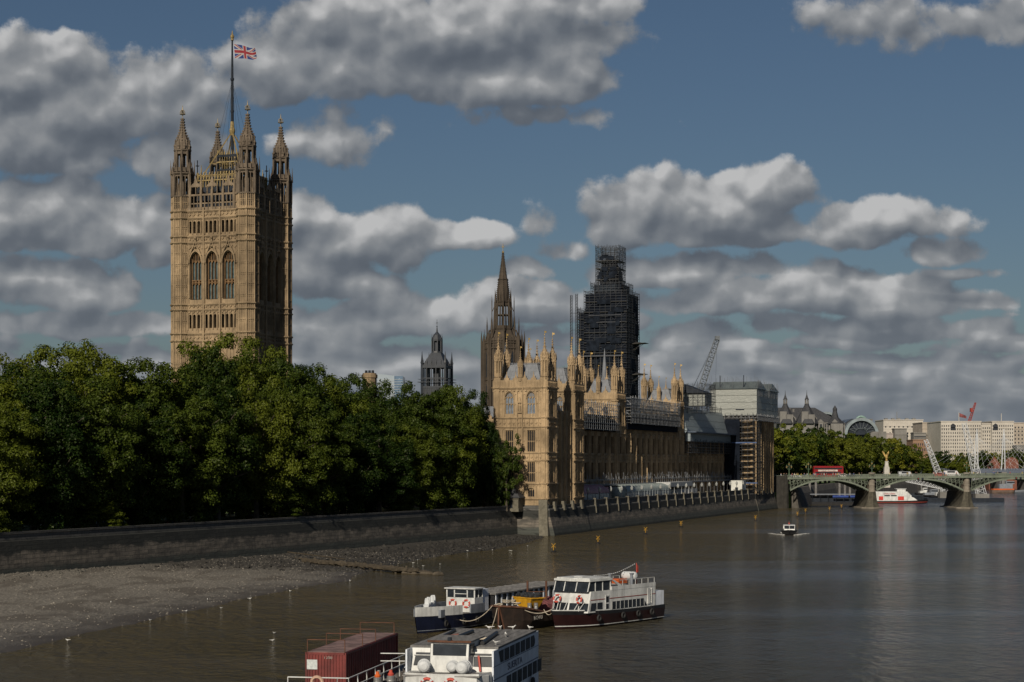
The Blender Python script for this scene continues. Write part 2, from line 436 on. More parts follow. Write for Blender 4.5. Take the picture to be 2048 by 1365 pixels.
# far embankment wall beyond the bridge
mb = MB(); pts = [(104, 676), (120, 740), (150, 850), (232, 1050), (340, 1250), (720, 1500)]
mb.loft([[(x-.3, y+1, 7.4), (x+1.2, y-1, 7.4), (x+2, y-1.4, 5), (x+3, y-2, -1), (x-.3, y+1, -1)] for x, y in pts])
tag(mb.build('embankment_wall', mat('granite', (.11, .10, .088), .9, .35, .3, streak=.4)), 'granite embankment wall seen under the bridge arches', 'river wall')

# foreshore
WL = [(40, -62), (100, -56), (130, -49.5), (156, -44), (193, -37), (222, -32), (240, -27.5), (254, -22.3), (262, -23), (270, -22.5), (291, -19), (312, -15.2), (333, -9), (345, -3.6), (376, 3.0), (398, 6.6), (420, 8)]
def lerp(tab, x):
    for (a, u), (b, v) in zip(tab, tab[1:]):
        if x <= b: return u+(v-u)*max(0, (x-a)/(b-a))
    return tab[-1][1]
from mathutils import noise as mnoise
Z0 = [(40, 1.5), (250, 1.25), (290, .8), (340, .55), (420, .3)]
def shore_z(x, d):
    xw = wallx(d)+1; xl = lerp(WL, d)+1.3*mnoise.noise(Vector((d*.06, 3, 0)))+.5*mnoise.noise(Vector((d*.3, 1, 0)))
    f = (x-xw)/(xl-xw)
    z = lerp(Z0, d)*(1-f) if f < 1 else -.12*(x-xl)
    if f < 1: z *= 1-.25*sin(pi*max(f, 0))
    e = min(1, max(0, 1.15-f))
    z += e*(.16*mnoise.noise(Vector((x*.10, d*.045, 0)))+.10*mnoise.noise(Vector((x*.5, d*.3, 5)))+.05*mnoise.noise(Vector((x*1.7, d*1.1, 9))))*min(1, abs(1-f)*5+.25)
    return z
mb = MB(); vs = []; fs = []; NX = 110; dl = []
d = 60.0
while d < 416: dl.append(d); d += .35+d*.0022
for d in dl:
    x0 = wallx(d)+.2; x1 = lerp(WL, d)+6
    for i in range(NX+1):
        x = x0+(x1-x0)*i/NX; vs.append((x, d, shore_z(x, d)))
for j in range(len(dl)-1):
    for i in range(NX):
        k = j*(NX+1)+i; fs.append((k, k+1, k+NX+2, k+NX+1))
mb.add(vs, fs)
def shore_mat():
    m = bpy.data.materials.new('shingle'); m.use_nodes = True
    t = NT(m.node_tree); b = t.n['Principled BSDF']
    P = t.new('ShaderNodeNewGeometry').outputs['Position']
    sep = t.new('ShaderNodeSeparateXYZ'); t.l.new(P, sep.inputs[0]); z = sep.outputs[2]
    n = t.noise(P, .16, 5, .6, .5); g = t.noise(t.vm('MULTIPLY', P, (1, .5, 1)), 3.2, 5, .8); g2 = t.noise(P, 1.6, 4, .7)
    vo = t.new('ShaderNodeTexVoronoi'); t.l.new(P, vo.inputs['Vector']); vo.inputs['Scale'].default_value = 4.5
    c = t.mix(t.smooth(g, .35, .7), (.074, .066, .053), (.27, .245, .205))
    mud = t.mix(g2, (.074, .064, .050), (.115, .100, .080))
    c = t.mix(t.smooth(t.noise(t.vm('MULTIPLY', P, (1, .45, 1)), .17, 3, .55, .6), .50, .60), c, mud)
    c = t.mix(t.smooth(t.m('ADD', z, t.m('MULTIPLY', n, .3)), .12, .34), (.060, .049, .036), c)
    c = t.mix(t.smooth(t.m('ADD', sep.outputs[1], t.m('MULTIPLY', n, 20)), 268, 300), c, (.030, .027, .022))  # wet mud plus tree shade put into the ground colour towards the palace
    t.l.new(c, b.inputs['Base Color'])
    t.l.new(t.smooth(z, .05, .4, .45, .92), b.inputs['Roughness'])
    bn = t.new('ShaderNodeBump'); bn.inputs['Strength'].default_value = .9; bn.inputs['Distance'].default_value = .14
    t.l.new(t.m('ADD', g, t.m('MULTIPLY', g2, .8)), bn.inputs['Height']); t.l.new(bn.outputs[0], b.inputs['Normal'])
    return m
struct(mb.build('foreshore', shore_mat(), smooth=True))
# pebbles and rocks (uncountable)
def rocks(n, fn, name, m):
    mb = MB(); rr = random.Random(3)
    for _ in range(n):
        x, y, r = fn(rr)
        z = shore_z(x, y)
        if z < -.15: continue
        a = rr.random()*6.28; pts = []
        for (dx, dy, dz) in ((1, 0, 0), (0, 1, 0), (-1, 0, 0), (0, -1, 0), (0, 0, .8), (.6, .5, .5), (-.6, -.4, .45)):
            k = r*(.7+.6*rr.random()); pts.append((x+k*(dx*cos(a)-dy*sin(a)), y+k*(dx*sin(a)+dy*cos(a)), z+k*dz-.02))
        mb.add(pts, [(0, 1, 5), (0, 5, 4), (5, 1, 4), (1, 2, 4), (2, 6, 4), (6, 3, 4), (2, 3, 6), (3, 0, 4)])
    o = mb.build(name, m); o['kind'] = 'stuff'; tag(o, None, None); return o
def f1(rr):
    d = 150+rr.random()**.8*180; f = rr.random(); xl = lerp(WL, d); xw = wallx(d)+1
    return xw+(xl-xw)*f, d, (.035+.11*rr.random()**3)
rocks(12000, f1, 'shingle_stones', mat('pebble', (.19, .172, .145), .85, .55, 3))
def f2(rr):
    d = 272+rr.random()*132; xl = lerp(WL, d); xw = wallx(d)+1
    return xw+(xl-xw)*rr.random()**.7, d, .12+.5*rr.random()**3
rocks(2600, f2, 'foreshore_rocks', mat('wet_shaded_rock', (.024, .022, .019), .8, .5, 2))  # dark tone is wet rock with tree shade put into its colour
def f3(rr):
    d = 180+rr.random()*90; xw = wallx(d)+1
    return xw+rr.random()**2*7, d, .08+.3*rr.random()**3
rocks(1000, f3, 'wall_foot_rubble', mat('grey_rubble', (.075, .07, .06), .85, .5, 2))
# ruined timber jetty on the foreshore
jt = [at(606, 0), 0]
timber = mat('wet_timber', (.065, .052, .035), .8, .5, 1.2)
mb = MB(); ptsj = [(608, 1119), (640, 1122), (690, 1126), (740, 1131), (790, 1136), (835, 1139)]
W = []
for px, py in ptsj:
    d = (CAMH-.75)*F/(py-HORIZ); W.append(Vector(((px-1024)/F*d, d, .55)))
rj = random.Random(5)
for a, b in zip(W, W[1:]):
    n = 5
    for k in range(n):
        p = a.lerp(b, k/n); q = a.lerp(b, (k+1)/n)
        for off in (-.9, 0, .9):
            mb.tube(p+Vector((0, off, rj.uniform(-.12, .15))), q+Vector((0, off, rj.uniform(-.12, .12))), .22+rj.random()*.18, 6)
    mb.box(a.x, a.x+.3, a.y-1.1, a.y-.8, -.8, .9)
    mb.box(a.x+1.5, a.x+1.8, a.y+.8, a.y+1.1, -.8, 1.0)
for k in range(26):
    p = W[4].lerp(W[5], rj.random()*1.5); mb.ball((p.x+rj.uniform(0, 2.5), p.y+rj.uniform(-1.2, 1.2), .1), .35+.4*rj.random(), 6, 4, 1.4, 1, .7)
tag(mb.build('timber_jetty', timber), 'collapsed timber jetty lying across the shingle into the water', 'jetty')
for k, (p0, p1) in enumerate((((575, 1104), (690, 1118)), ((590, 1112), (700, 1124)))):
    q = []
    for px, py in (p0, p1):
        d = (CAMH-1.0)*F/(py-HORIZ); q.append(Vector(((px-1024)/F*d, d, .95-.3*k)))
    mb = MB(); mb.tube(q[0], q[1], .12, 6, .09)
    tag(mb.build('driftwood_beam', timber), ('long weathered beam on the rubble nearest the wall foot', 'second weathered beam, lying just in front of the jetty head')[k], 'beam')
# ================================================================== gothic building blocks
def fr(ox, oy, k): return Matrix.Translation((ox, oy, 0)) @ Matrix.Rotation(k*pi/2, 4, 'Z')   # s along the wall, +y inwards
def arcpts(s0, s1, zs, zt, n=5):
    """pointed arch, left half from (s0,zs) to apex"""
    w = (s1-s0)/2; pts = []
    for i in range(n+1):
        t = i/n; pts.append((s0+w*(1-cos(t*pi/2*.92))/(1-cos(pi/2*.92)), zs+(zt-zs)*sin(t*pi/2*.92)/sin(pi/2*.92)))
    return pts
def facade(mb, W, z0, z1, ops, depth=.45):
    """wall sheet with real recessed openings. ops: (s0,s1,za,zb,arch height)"""
    S = sorted({0, W, *[o[0] for o in ops], *[o[1] for o in ops]}); Z = sorted({z0, z1, *[o[2] for o in ops], *[o[3] for o in ops]})
    for i in range(len(S)-1):
        for j in range(len(Z)-1):
            sc = (S[i]+S[i+1])/2; zc = (Z[j]+Z[j+1])/2
            if any(o[0] < sc < o[1] and o[2] < zc < o[3] for o in ops): continue
            mb.add([(S[i], 0, Z[j]), (S[i+1], 0, Z[j]), (S[i+1], 0, Z[j+1]), (S[i], 0, Z[j+1])], [(0, 1, 2, 3)])
    for (a, b, c, d, h) in ops:
        e = d-h
        mb.add([(a, 0, c), (a, depth, c), (a, depth, e), (a, 0, e)], [(0, 1, 2, 3)])
        mb.add([(b, 0, c), (b, depth, c), (b, depth, e), (b, 0, e)], [(3, 2, 1, 0)])
        mb.add([(a, 0, c), (b, 0, c), (b, depth, c), (a, depth, c)], [(0, 1, 2, 3)])
        if h == 0: mb.add([(a, 0, d), (b, 0, d), (b, depth, d), (a, depth, d)], [(3, 2, 1, 0)])
        else:
            L_ = arcpts(a, b, e, d); R_ = [(a+b-s, z) for s, z in L_]
            for P, cs in ((L_, a), (R_, b)):
                for (s, z), (s2, z2) in zip(P, P[1:]):
                    mb.add([(cs, 0, d), (s, 0, z), (s2, 0, z2)], [(0, 1, 2)])
                    mb.add([(s, 0, z), (s, depth, z), (s2, depth, z2), (s2, 0, z2)], [(0, 1, 2, 3)])
WIN = {}
def window_mesh(w, h, nm, transoms=(), arch=0, gm=None, fm=None, dep=.42):
    key = (w, h, nm, tuple(transoms), arch, gm.name, fm.name, dep)
    if key in WIN: return WIN[key]
    mb = MB(); mb.cur = 0
    mb.add([(0, dep, 0), (w, dep, 0), (w, dep, h), (0, dep, h)], [(0, 1, 2, 3)])
    mb.cur = 1; t = max(.07, w*.045)
    for i in range(nm+1):
        x = w*i/nm; tt = t*.9 if 0 < i < nm else t
        mb.box(x-tt if i == nm else (x-tt/2 if i else x), x+tt/2 if 0 < i < nm else (x+tt if i == 0 else x), dep*.45, dep*.98, 0, h)
    for z in transoms: mb.box(0, w, dep*.42, dep*.97, z-t*.6, z+t*.6)
    for z in list(transoms)+[h-arch*.75]:      # cusped heads under each transom
        for i in range(nm):
            x = w*i/nm; ww = w/nm
            mb.add([(x, dep*.6, z), (x+ww*.5, dep*.6, z), (x, dep*.6, z-ww*.8)], [(0, 1, 2)])
            mb.add([(x+ww, dep*.6, z), (x+ww*.5, dep*.6, z), (x+ww, dep*.6, z-ww*.8)], [(0, 1, 2)])
    if arch:
        for i in range(nm):
            x = w*(i+.5)/nm; mb.box(x-t*.3, x+t*.3, dep*.5, dep*.96, h-arch*.75, h)
        mb.box(0, w, dep*.5, dep*.96, h-arch*.75-t*.5, h-arch*.75+t*.3)
    me = bpy.data.meshes.new('window'); me.from_pydata(mb.v, [], mb.f); me.materials.append(gm); me.materials.append(fm)
    me.polygons.foreach_set('material_index', mb.mi); WIN[key] = me
    return me
def put_window(parent, M, s, z, mesh, name='window'):
    o = bpy.data.objects.new(name, mesh); COL.objects.link(o); o.parent = parent
    o.matrix_local = M @ Matrix.Translation((s, 0, z)); return o
def string(mb, W, z, p=.28, h=.35, s0=0):
    mb.box(s0-p, W+p, -p, .1, z, z+h*.5); mb.box(s0-p*.6, W+p*.6, -p*.55, .1, z-h*.45, z)
def dentils(mb, s0, s1, z, step=.8, p=.2, h=.3, w=.35):
    n = max(1, int((s1-s0)/step)); st = (s1-s0)/n
    for i in range(n):
        s = s0+st*(i+.5); mb.box(s-w/2, s+w/2, -p, .05, z, z+h)
def ribs(mb, s0, s1, n, z0, z1, w=.14, p=.14):
    for i in range(n+1):
        s = s0+(s1-s0)*i/n; mb.box(s-w/2, s+w/2, -p, .05, z0, z1)
def battlement(mb, s0, s1, z, h=1.1, step=1.5, th=.3, merlon=.6):
    mb.box(s0, s1, -.1, th, z, z+h*.55)
    n = max(1, int((s1-s0)/step)); st = (s1-s0)/n
    for i in range(n):
        s = s0+st*(i+.5)
        mb.box(s-st*.3, s+st*.3, -.1, th, z+h*.55, z+h)
        mb.add([(s-st*.16, .05, z+h), (s+st*.16, .05, z+h), (s, .05, z+h+st*.5)], [(0, 1, 2)])
        mb.box(s-.06, s+.06, 0, .12, z+h, z+h+st*.65)
def octribs(mb, x, y, r, z0, z1, w=.12):
    for i in range(8):
        a = pi/8+i*pi/4; cx, cy = x+r*cos(a), y+r*sin(a)
        mb.tube((cx, cy, z0), (cx, cy, z1), w, 4)
def ring(mb, x, y, r, z, h=.35, p=.22, n=8):
    mb.lathe(x, y, [(z-h*.6, r), (z-.05, r+p), (z+h*.4, r+p), (z+h*.5, r)], n)
def crockets(mb, x, y, prof, n=8, step=.5, s=.11):
    for (z0, r0), (z1, r1) in zip(prof, prof[1:]):
        k = max(1, int((z1-z0)/step))
        for j in range(k):
            t = (j+.5)/k; z = z0+(z1-z0)*t; r = r0+(r1-r0)*t
            for i in range(n):
                a = pi/n+2*pi*i/n; cx, cy = x+(r+s*.4)*cos(a), y+(r+s*.4)*sin(a)
                mb.box(cx-s, cx+s, cy-s, cy+s, z-s, z+s*1.3)
def turret_parts(r=1.0, hs=5.2, k=1.0, full=True):
    """palace turret from its base: panelled shaft, open stage, ogee cap; second mesh is the gilt vane"""
    mb = MB(); z = 0
    mb.lathe(0, 0, [(0, r), (1.2*k, r)], 8); octribs(mb, 0, 0, r, 0, 1.2*k, .10*k)
    ring(mb, 0, 0, r, 1.25*k, .3*k, .16*k)
    mb.lathe(0, 0, [(1.2*k, r*.6), (hs, r*.6)], 8)
    for i in range(8):
        a = pi/8+i*pi/4; mb.tube((r*.93*cos(a), r*.93*sin(a), 1.2*k), (r*.93*cos(a), r*.93*sin(a), hs), .15*k, 4)
        a = i*pi/4; mb.tube((r*.85*cos(a), r*.85*sin(a), 1.2*k), (r*.85*cos(a), r*.85*sin(a), hs), .05*k, 4)
        mb.tube((r*.95*cos(a), r*.95*sin(a), hs*.86), (r*.95*cos(a), r*.95*sin(a), hs), .2*k, 4)
    mb.lathe(0, 0, [(1.2*k, r*.9), (1.2*k+.9*k, r*.9)], 8)
    ring(mb, 0, 0, r, hs, .35*k, .2*k)
    for i in range(8):
        a = pi/8+i*pi/4; cx, cy = r*1.12*cos(a), r*1.12*sin(a); mb.cone(cx, cy, hs-.3, hs+1.5*k, .13*k, .02, 4)
        a = i*pi/4; cx, cy = r*.96*cos(a), r*.96*sin(a); mb.cone(cx, cy, hs+.1, hs+1.0*k, .26*k, .03, 4)
    prof = [(hs+.1, r*.84), (hs+.8*k, r*.86), (hs+1.3*k, r*.66), (hs+2.0*k, r*.38), (hs+2.9*k, r*.2), (hs+4.2*k, r*.08)]
    mb.lathe(0, 0, prof, 8); crockets(mb, 0, 0, prof[1:], 8, .5*k, .085*k)
    zt = hs+4.2*k
    mb.ball((0, 0, zt+.15*k), .2*k, 6, 4); mb.cone(0, 0, zt, zt+.9*k, .07*k, .04*k, 4)
    g = MB(); g.tube((0, 0, zt+.8*k), (0, 0, zt+1.9*k), .05*k, 4); g.ball((0, 0, zt+.95*k), .13*k, 6, 4)
    g.box(0, .5*k, -.03, .03, zt+1.35*k, zt+1.75*k)
    return mb, g
class Turret:
    def __init__(s, name, r, hs, k, m, gm=None):
        a, b = turret_parts(r, hs, k); s.name = name
        s.a = s.mesh(a, m, name); s.b = s.mesh(b, gm or gold, 'weather_vane')
    def mesh(s, q, m, n):
        me = bpy.data.meshes.new(n); me.from_pydata(q.v, [], q.f); me.materials.append(m); return me
    def put(s, parent, x, y, z, sc=1):
        o = place(s.name, s.a, parent, (x, y, z), 0, sc); place('weather_vane', s.b, o, (0, 0, 0), random.uniform(-.4, .4)); return o
T_big = Turret('turret', .84, 5.6, 1.0, stone)
T_mid = Turret('small_turret', .55, 3.6, .72, stone)

def hip_roof(mb, x0, x1, y0, y1, z0, z1, ins, seams=1.1, eave=0):
    b = [(x0-eave, y0-eave, z0), (x1+eave, y0-eave, z0), (x1+eave, y1+eave, z0), (x0-eave, y1+eave, z0)]
    t = [(x0+ins, y0+ins, z1), (x1-ins, y0+ins, z1), (x1-ins, y1-ins, z1), (x0+ins, y1-ins, z1)]
    mb.hexa(b, t)
    for e in range(4):
        p0, p1, q0, q1 = (Vector(v) for v in (b[e], b[(e+1) % 4], t[e], t[(e+1) % 4]))
        n = max(2, int((p1-p0).length/seams))
        for i in range(n+1): mb.tube(p0.lerp(p1, i/n), q0.lerp(q1, i/n), .06, 4)
        for f_ in (.33, .66): mb.tube(p0.lerp(q0, f_), p1.lerp(q1, f_), .045, 4)
    for e in range(4):
        q0, q1 = Vector(t[e]), Vector(t[(e+1) % 4]); n = max(2, int((q1-q0).length/.5))
        for i in range(n+1):
            p = q0.lerp(q1, i/n); mb.box(p.x-.05, p.x+.05, p.y-.05, p.y+.05, p.z, p.z+.5)
        mb.tube(q0+Vector((0, 0, .2)), q1+Vector((0, 0, .2)), .06, 4)

# ================================================================== the palace
pal = palobj('gothic_palace', 'long honey coloured gothic palace with pinnacled pavilions standing along the river', 'palace')
wall = MB(); roof = MB()
STR = [(26.9, .3), (24.8, .3), (18.9, .28), (17.1, .28), (11.8, .35), (8.3, .35)]
ZTOP = 33.8
EXTRA = []
NWIN = [0]
def pwin(M, s, z, mesh):
    NWIN[0] += 1
    if NWIN[0] <= 99: put_window(pal, M, s, z, mesh)
    else: EXTRA.append((M @ Matrix.Translation((s, 0, z)), mesh))
wstone = mat('brown_mullion_stone', (.13, .085, .045), .9, .35, .8)  # browner and darker than the wall stone, for river-side window mullions
W_a = window_mesh(2.0, 5.0, 3, (2.3,), 1.5, glass_p, stone)
W_b = window_mesh(1.9, 4.9, 4, (2.4,), 0, glass_d, stone)
W_c = window_mesh(1.9, 4.5, 4, (2.1,), 0, glass_d, stone)
W_s = window_mesh(1.3, 4.6, 2, (2.3,), 0, glass_d, stone)
def parapet(M, W, z=ZTOP):
    wall.M = M
    string(wall, W, z, .38, .5); dentils(wall, 0, W, z-.75, .9, .28, .35, .4)
    wall.box(0, W, -.12, .25, z+.25, z+1.3); ribs(wall, .2, W-.2, int(W/.7), z+.2, z+1.5, .13, .2)
    battlement(wall, 0, W, z+1.3, 1.0, 2.1, .25)
def panels(M, s0, s1, z0, z1, step=.62, p=.12):
    """blind tracery: ribs with little cross heads"""
    wall.M = M; n = max(1, round((s1-s0)/step)); ribs(wall, s0, s1, n, z0, z1, .12, p)
    st = (s1-s0)/n; h = z1-z0; k = max(1, round(h/2.6))
    for j in range(1, k+1):
        z = z0+h*j/k
        for i in range(n):
            a = s0+st*i; wall.add([(a, -p*.7, z), (a+st/2, -p*.7, z), (a, -p*.7, z-.4)], [(0, 1, 2)]); wall.add([(a+st, -p*.7, z), (a+st/2, -p*.7, z), (a+st, -p*.7, z-.4)], [(0, 1, 2)])
        wall.box(s0, s1, -p, .03, z-.07, z+.07)
def niche(M, s, z):
    wall.M = M
    wall.box(s-.42, s+.42, -.34, .02, z-.35, z); wall.poly([(s-.45, -.4, z+2.0), (s+.45, -.4, z+2.0), (s, -.4, z+3.2)], (0, .45, 0))
    wall.lathe(s, -.18, [(z, .24), (z+.9, .2), (z+1.3, .26), (z+1.5, .1), (z+1.6, .15), (z+1.85, .12)], 6)
    for q in (-.46, .46): wall.box(s+q-.07, s+q+.07, -.3, .02, z-.3, z+2.4)
def rich(M, s0, s1, z0, z1):
    """carved band: shields and quatrefoils"""
    wall.M = M; n = max(1, round((s1-s0)/1.05)); st = (s1-s0)/n; zc = (z0+z1)/2
    for i in range(n):
        s = s0+st*(i+.5); r = min(st, z1-z0)*.36
        wall.poly([(s-r, -.14, zc), (s, -.14, zc-r), (s+r, -.14, zc), (s, -.14, zc+r)], (0, .16, 0))
        wall.poly([(s-r*.45, -.24, zc+r*.4), (s-r*.45, -.24, zc-r*.1), (s, -.24, zc-r*.55), (s+r*.45, -.24, zc-r*.1), (s+r*.45, -.24, zc+r*.4)], (0, .12, 0))
    for i in range(n+1): wall.box(s0+st*i-.07, s0+st*i+.07, -.18, .03, z0, z1)
def pav_face(M, W, nb, z0=6.2, low=True, blind=False, top=True, skip_low=False):
    """tall pavilion face: nb window bays between turret shafts"""
    wall.M = M; ops = []; c = 1.25; bw = (W-2*c)/nb; cs = [c+bw*(i+.5) for i in range(nb)]
    for s in cs:
        if top: ops.append((s-1.0, s+1.0, 27.9, 32.9, 1.5))
        if not skip_low: ops += [(s-.95, s+.95, 19.2, 24.1, 0), (s-.95, s+.95, 12.3, 16.8, 0)]
    if low: ops += [(s-.8, s+.8, 8.9, 10.9, .5) for s in cs]
    facade(wall, W, z0, ZTOP, ops, .42)
    for s in cs:
        if top: pwin(M, s-1.0, 27.9, W_a)
        if not skip_low: pwin(M, s-.95, 19.2, W_b); pwin(M, s-.95, 12.3, W_c)
        if low: pwin(M, s-.8, 8.9, window_mesh(1.6, 2.0, 3, (), .4, glass_d, stone))
        wall.M = M
        if top:
            P = arcpts(s-1.15, s+1.15, 31.3, 33.2); P = P+[(2*s-a, z) for a, z in reversed(P[:-1])]
            wall.path([(a, -.12, z) for a, z in P], .13, 4)
    for z, p in STR: wall.M = M; string(wall, W, z, p)
    if top:
        panels(M, 1.0, cs[0]-1.25, 27.3, 33.3); panels(M, cs[-1]+1.25, W-1.0, 27.3, 33.3)
    panels(M, 1.0, cs[0]-1.15, 19.2, 24.4); panels(M, cs[-1]+1.15, W-1.0, 19.2, 24.4)
    panels(M, 1.0, cs[0]-1.15, 12.3, 16.8); panels(M, cs[-1]+1.15, W-1.0, 12.3, 16.8)
    for a, b in zip(cs, cs[1:]):
        m_ = (a+b)/2
        for z in (28.4, 20.0, 13.0):
            if top or z < 27: niche(M, m_, z); panels(M, a+1.25, m_-.7, z-.6, z+4, .5); panels(M, m_+.7, b-1.25, z-.6, z+4, .5)
        wall.M = M; ribs(wall, m_-.62, m_+.62, 1, 12, ZTOP if top else 26.8, .2, .35)
    rich(M, 1.0, W-1.0, 25.1, 26.6); rich(M, 1.0, W-1.0, 17.4, 18.6)
    panels(M, 1, W-1, 8.6 if not low else 11.1, 11.5, .8)
def shaft(x, y, z1, z0=6.0, r=1.02):
    wall.M = None; wall.lathe(x, y, [(z0, r), (z1, r)], 8); octribs(wall, x, y, r, z0, z1, .12)
    for z, p in STR:
        if z < z1: ring(wall, x, y, r, z+.1, .4, .28)
    for z in range(int(z0)+3, int(z1), 2):
        for i in range(8):
            a = i*pi/4; wall.box(x+(r*.95)*cos(a)-.07, x+(r*.95)*cos(a)+.07, y+r*.95*sin(a)-.07, y+r*.95*sin(a)+.07, z, z+1.3)
    ring(wall, x, y, r, ZTOP+.1, .6, .35)

# --- south-east pavilion: block A (front), middle, block B
A0 = -13.0
pav_face(fr(A0, 0, 0), -A0, 2); parapet(fr(A0, 0, 0), -A0)
pav_face(fr(0, 0, 1), 7.4, 1, low=False); parapet(fr(0, 0, 1), 7.4)
wall.M = fr(0, 7.4, 2); facade(wall, 13, 6, ZTOP, []); parapet(fr(0, 7.4, 2), 13)
wall.M = fr(A0, 7.4, 3); facade(wall, 7.4, 6, ZTOP, []); parapet(fr(A0, 7.4, 3), 7.4)
hip_roof(roof, A0+1.5, -1.5, .9, 6.5, 34.5, 39.3, 1.7, .8)
for x, y in ((A0+.9, .8), (-.85, .8), (-.85, 6.6), (A0+.9, 6.6)): shaft(x, y, 35.2); T_big.put(pal, x, y, 35.2)
T_mid.put(pal, A0/2, .2, 35.4); T_mid.put(pal, A0/2, 7.1, 35.4)
# middle link, lower
M = fr(-.9, 7.4, 1)
wall.M = M; facade(wall, 13, 6.2, 27.5, [(1.5+i*3.6, 3.2+i*3.6, z, z+4.8, 0) for i in range(3) for z in (19.2, 12.2)], .42)
for i in range(3):
    for z in (19.2, 12.2): pwin(M, 1.5+i*3.6, z, window_mesh(1.7, 4.8, 2, (2.4,), 0, glass_d, wstone))
    wall.M = M; wall.box(.5+i*3.6, .95+i*3.6, -.65, .05, 6.2, 28.6)
wall.M = M; wall.box(11.4, 11.9, -.65, .05, 6.2, 28.6)
for z, p in STR: wall.M = M; string(wall, 13, z, .2)
rich(M, 0, 13, 25.1, 26.5); rich(M, 0, 13, 17.4, 18.7); wall.M = M; battlement(wall, 0, 13, 27.3, 1.6, 1.8)
wall.M = None; roof.M = None
roof.hexa([(-11, 7.4, 27), (-1.2, 7.4, 27), (-1.2, 20.4, 27), (-11, 20.4, 27)], [(-7.5, 7.4, 32.5), (-5.5, 7.4, 32.5), (-5.5, 20.4, 32.5), (-7.5, 20.4, 32.5)])
wall.M = fr(-11.3, 7.4, 1); facade(wall, 13, 6, 27.3, [])
# block B
M = fr(-12.5, 20.4, 0); wall.M = M
facade(wall, 12.5, 6, ZTOP, [(2.8, 4.4, 28.2, 32.6, 1.2), (8.1, 9.7, 28.2, 32.6, 1.2)], .42)
for s in (2.8, 8.1): pwin(M, s, 28.2, window_mesh(1.6, 4.4, 3, (2.0,), 1.2, glass_p, stone))
panels(M, 10, 11.5, 27.3, 33.2); panels(M, 4.7, 7.8, 27.3, 33.2); wall.M = M; string(wall, 12.5, 26.9, .3); parapet(M, 12.5)
pav_face(fr(0, 20.4, 1), 8.2, 1, low=False); parapet(fr(0, 20.4, 1), 8.2)
M = fr(0, 28.6, 2); wall.M = M; facade(wall, 12.5, 6, ZTOP, []); parapet(M, 12.5)
M = fr(-12.5, 28.6, 3); wall.M = M; facade(wall, 8.2, 6, ZTOP, []); parapet(M, 8.2)
hip_roof(roof, -11, -1.5, 21.3, 27.7, 34.5, 39.3, 1.8, .8)
for x, y in ((-.85, 21.3), (-.85, 27.7), (-11.7, 21.3), (-11.7, 27.7)): shaft(x, y, 35.2); T_big.put(pal, x, y, 35.2)

# --- river front, set back behind the terrace: a = -10
def river_range(b0, b1, nb, z1, first=0):
    M = fr(-10, b0, 1); W = b1-b0; bw = W/nb; ops = []
    for i in range(nb):
        c = bw*(i+.5)
        for z, h in ((19.3, 4.6), (12.3, 4.4)):
            ops.append((c-1.6, c+1.6, z, z+h, 0))
        ops.append((c-.8, c+.8, 7.4, 10.2, .6))
    wall.M = M; facade(wall, W, 6, z1, ops, .7)
    for i in range(nb):
        c = bw*(i+.5)
        pwin(M, c-1.6, 19.3, window_mesh(3.2, 4.6, 4, (2.3,), 0, glass_d, wstone, .7)); pwin(M, c-1.6, 12.3, window_mesh(3.2, 4.4, 4, (2.1,), 0, glass_d, wstone, .7))
        pwin(M, c-.8, 7.4, window_mesh(1.6, 2.8, 2, (), .5, glass_d, stone))
        for q in (-2.0, -1.72, 1.72, 2.0): wall.M = M; wall.box(c+q-.06, c+q+.06, -.16, .03, 11.8, z1)
    for i in range(nb+1):
        s = bw*i; wall.M = M
        wall.lathe(s, -.12, [(6, .58), (12, .56), (12.2, .46), (z1, .44)], 6, 0)
        wall.box(s-.12, s+.12, -.66, -.2, 6, z1-.5)
        for z in (11.8, 18.9, 24.8): wall.box(s-.52, s+.52, -.64, -.05, z-.15, z+.2)
        wall.lathe(s, -.12, [(z1, .46), (z1+1.6, .4), (z1+1.7, .55), (z1+2.4, .35), (z1+3.6, .04)], 6, 0)
    for z, p in STR:
        if z < z1-.5: wall.M = M; string(wall, W, z, .22)
    rich(M, .6, W-.6, 17.4, 18.6); rich(M, .6, W-.6, 25.1, 26.3)
    wall.M = M; string(wall, W, z1-.4, .35, .5); battlement(wall, 0, W, z1, 1.4, bw/3)
    roof.M = None
    roof.hexa([(-20, b0, z1-.3), (-11, b0, z1-.3), (-11, b1, z1-.3), (-20, b1, z1-.3)], [(-17, b0, z1+3.5), (-14.5, b0, z1+3.5), (-14.5, b1, z1+3.5), (-17, b1, z1+3.5)])
river_range(28.6, 90.8, 10, 27.4)
river_range(99.6, 158.6, 10, 28.4)
river_range(168, 231, 10, 24.6)
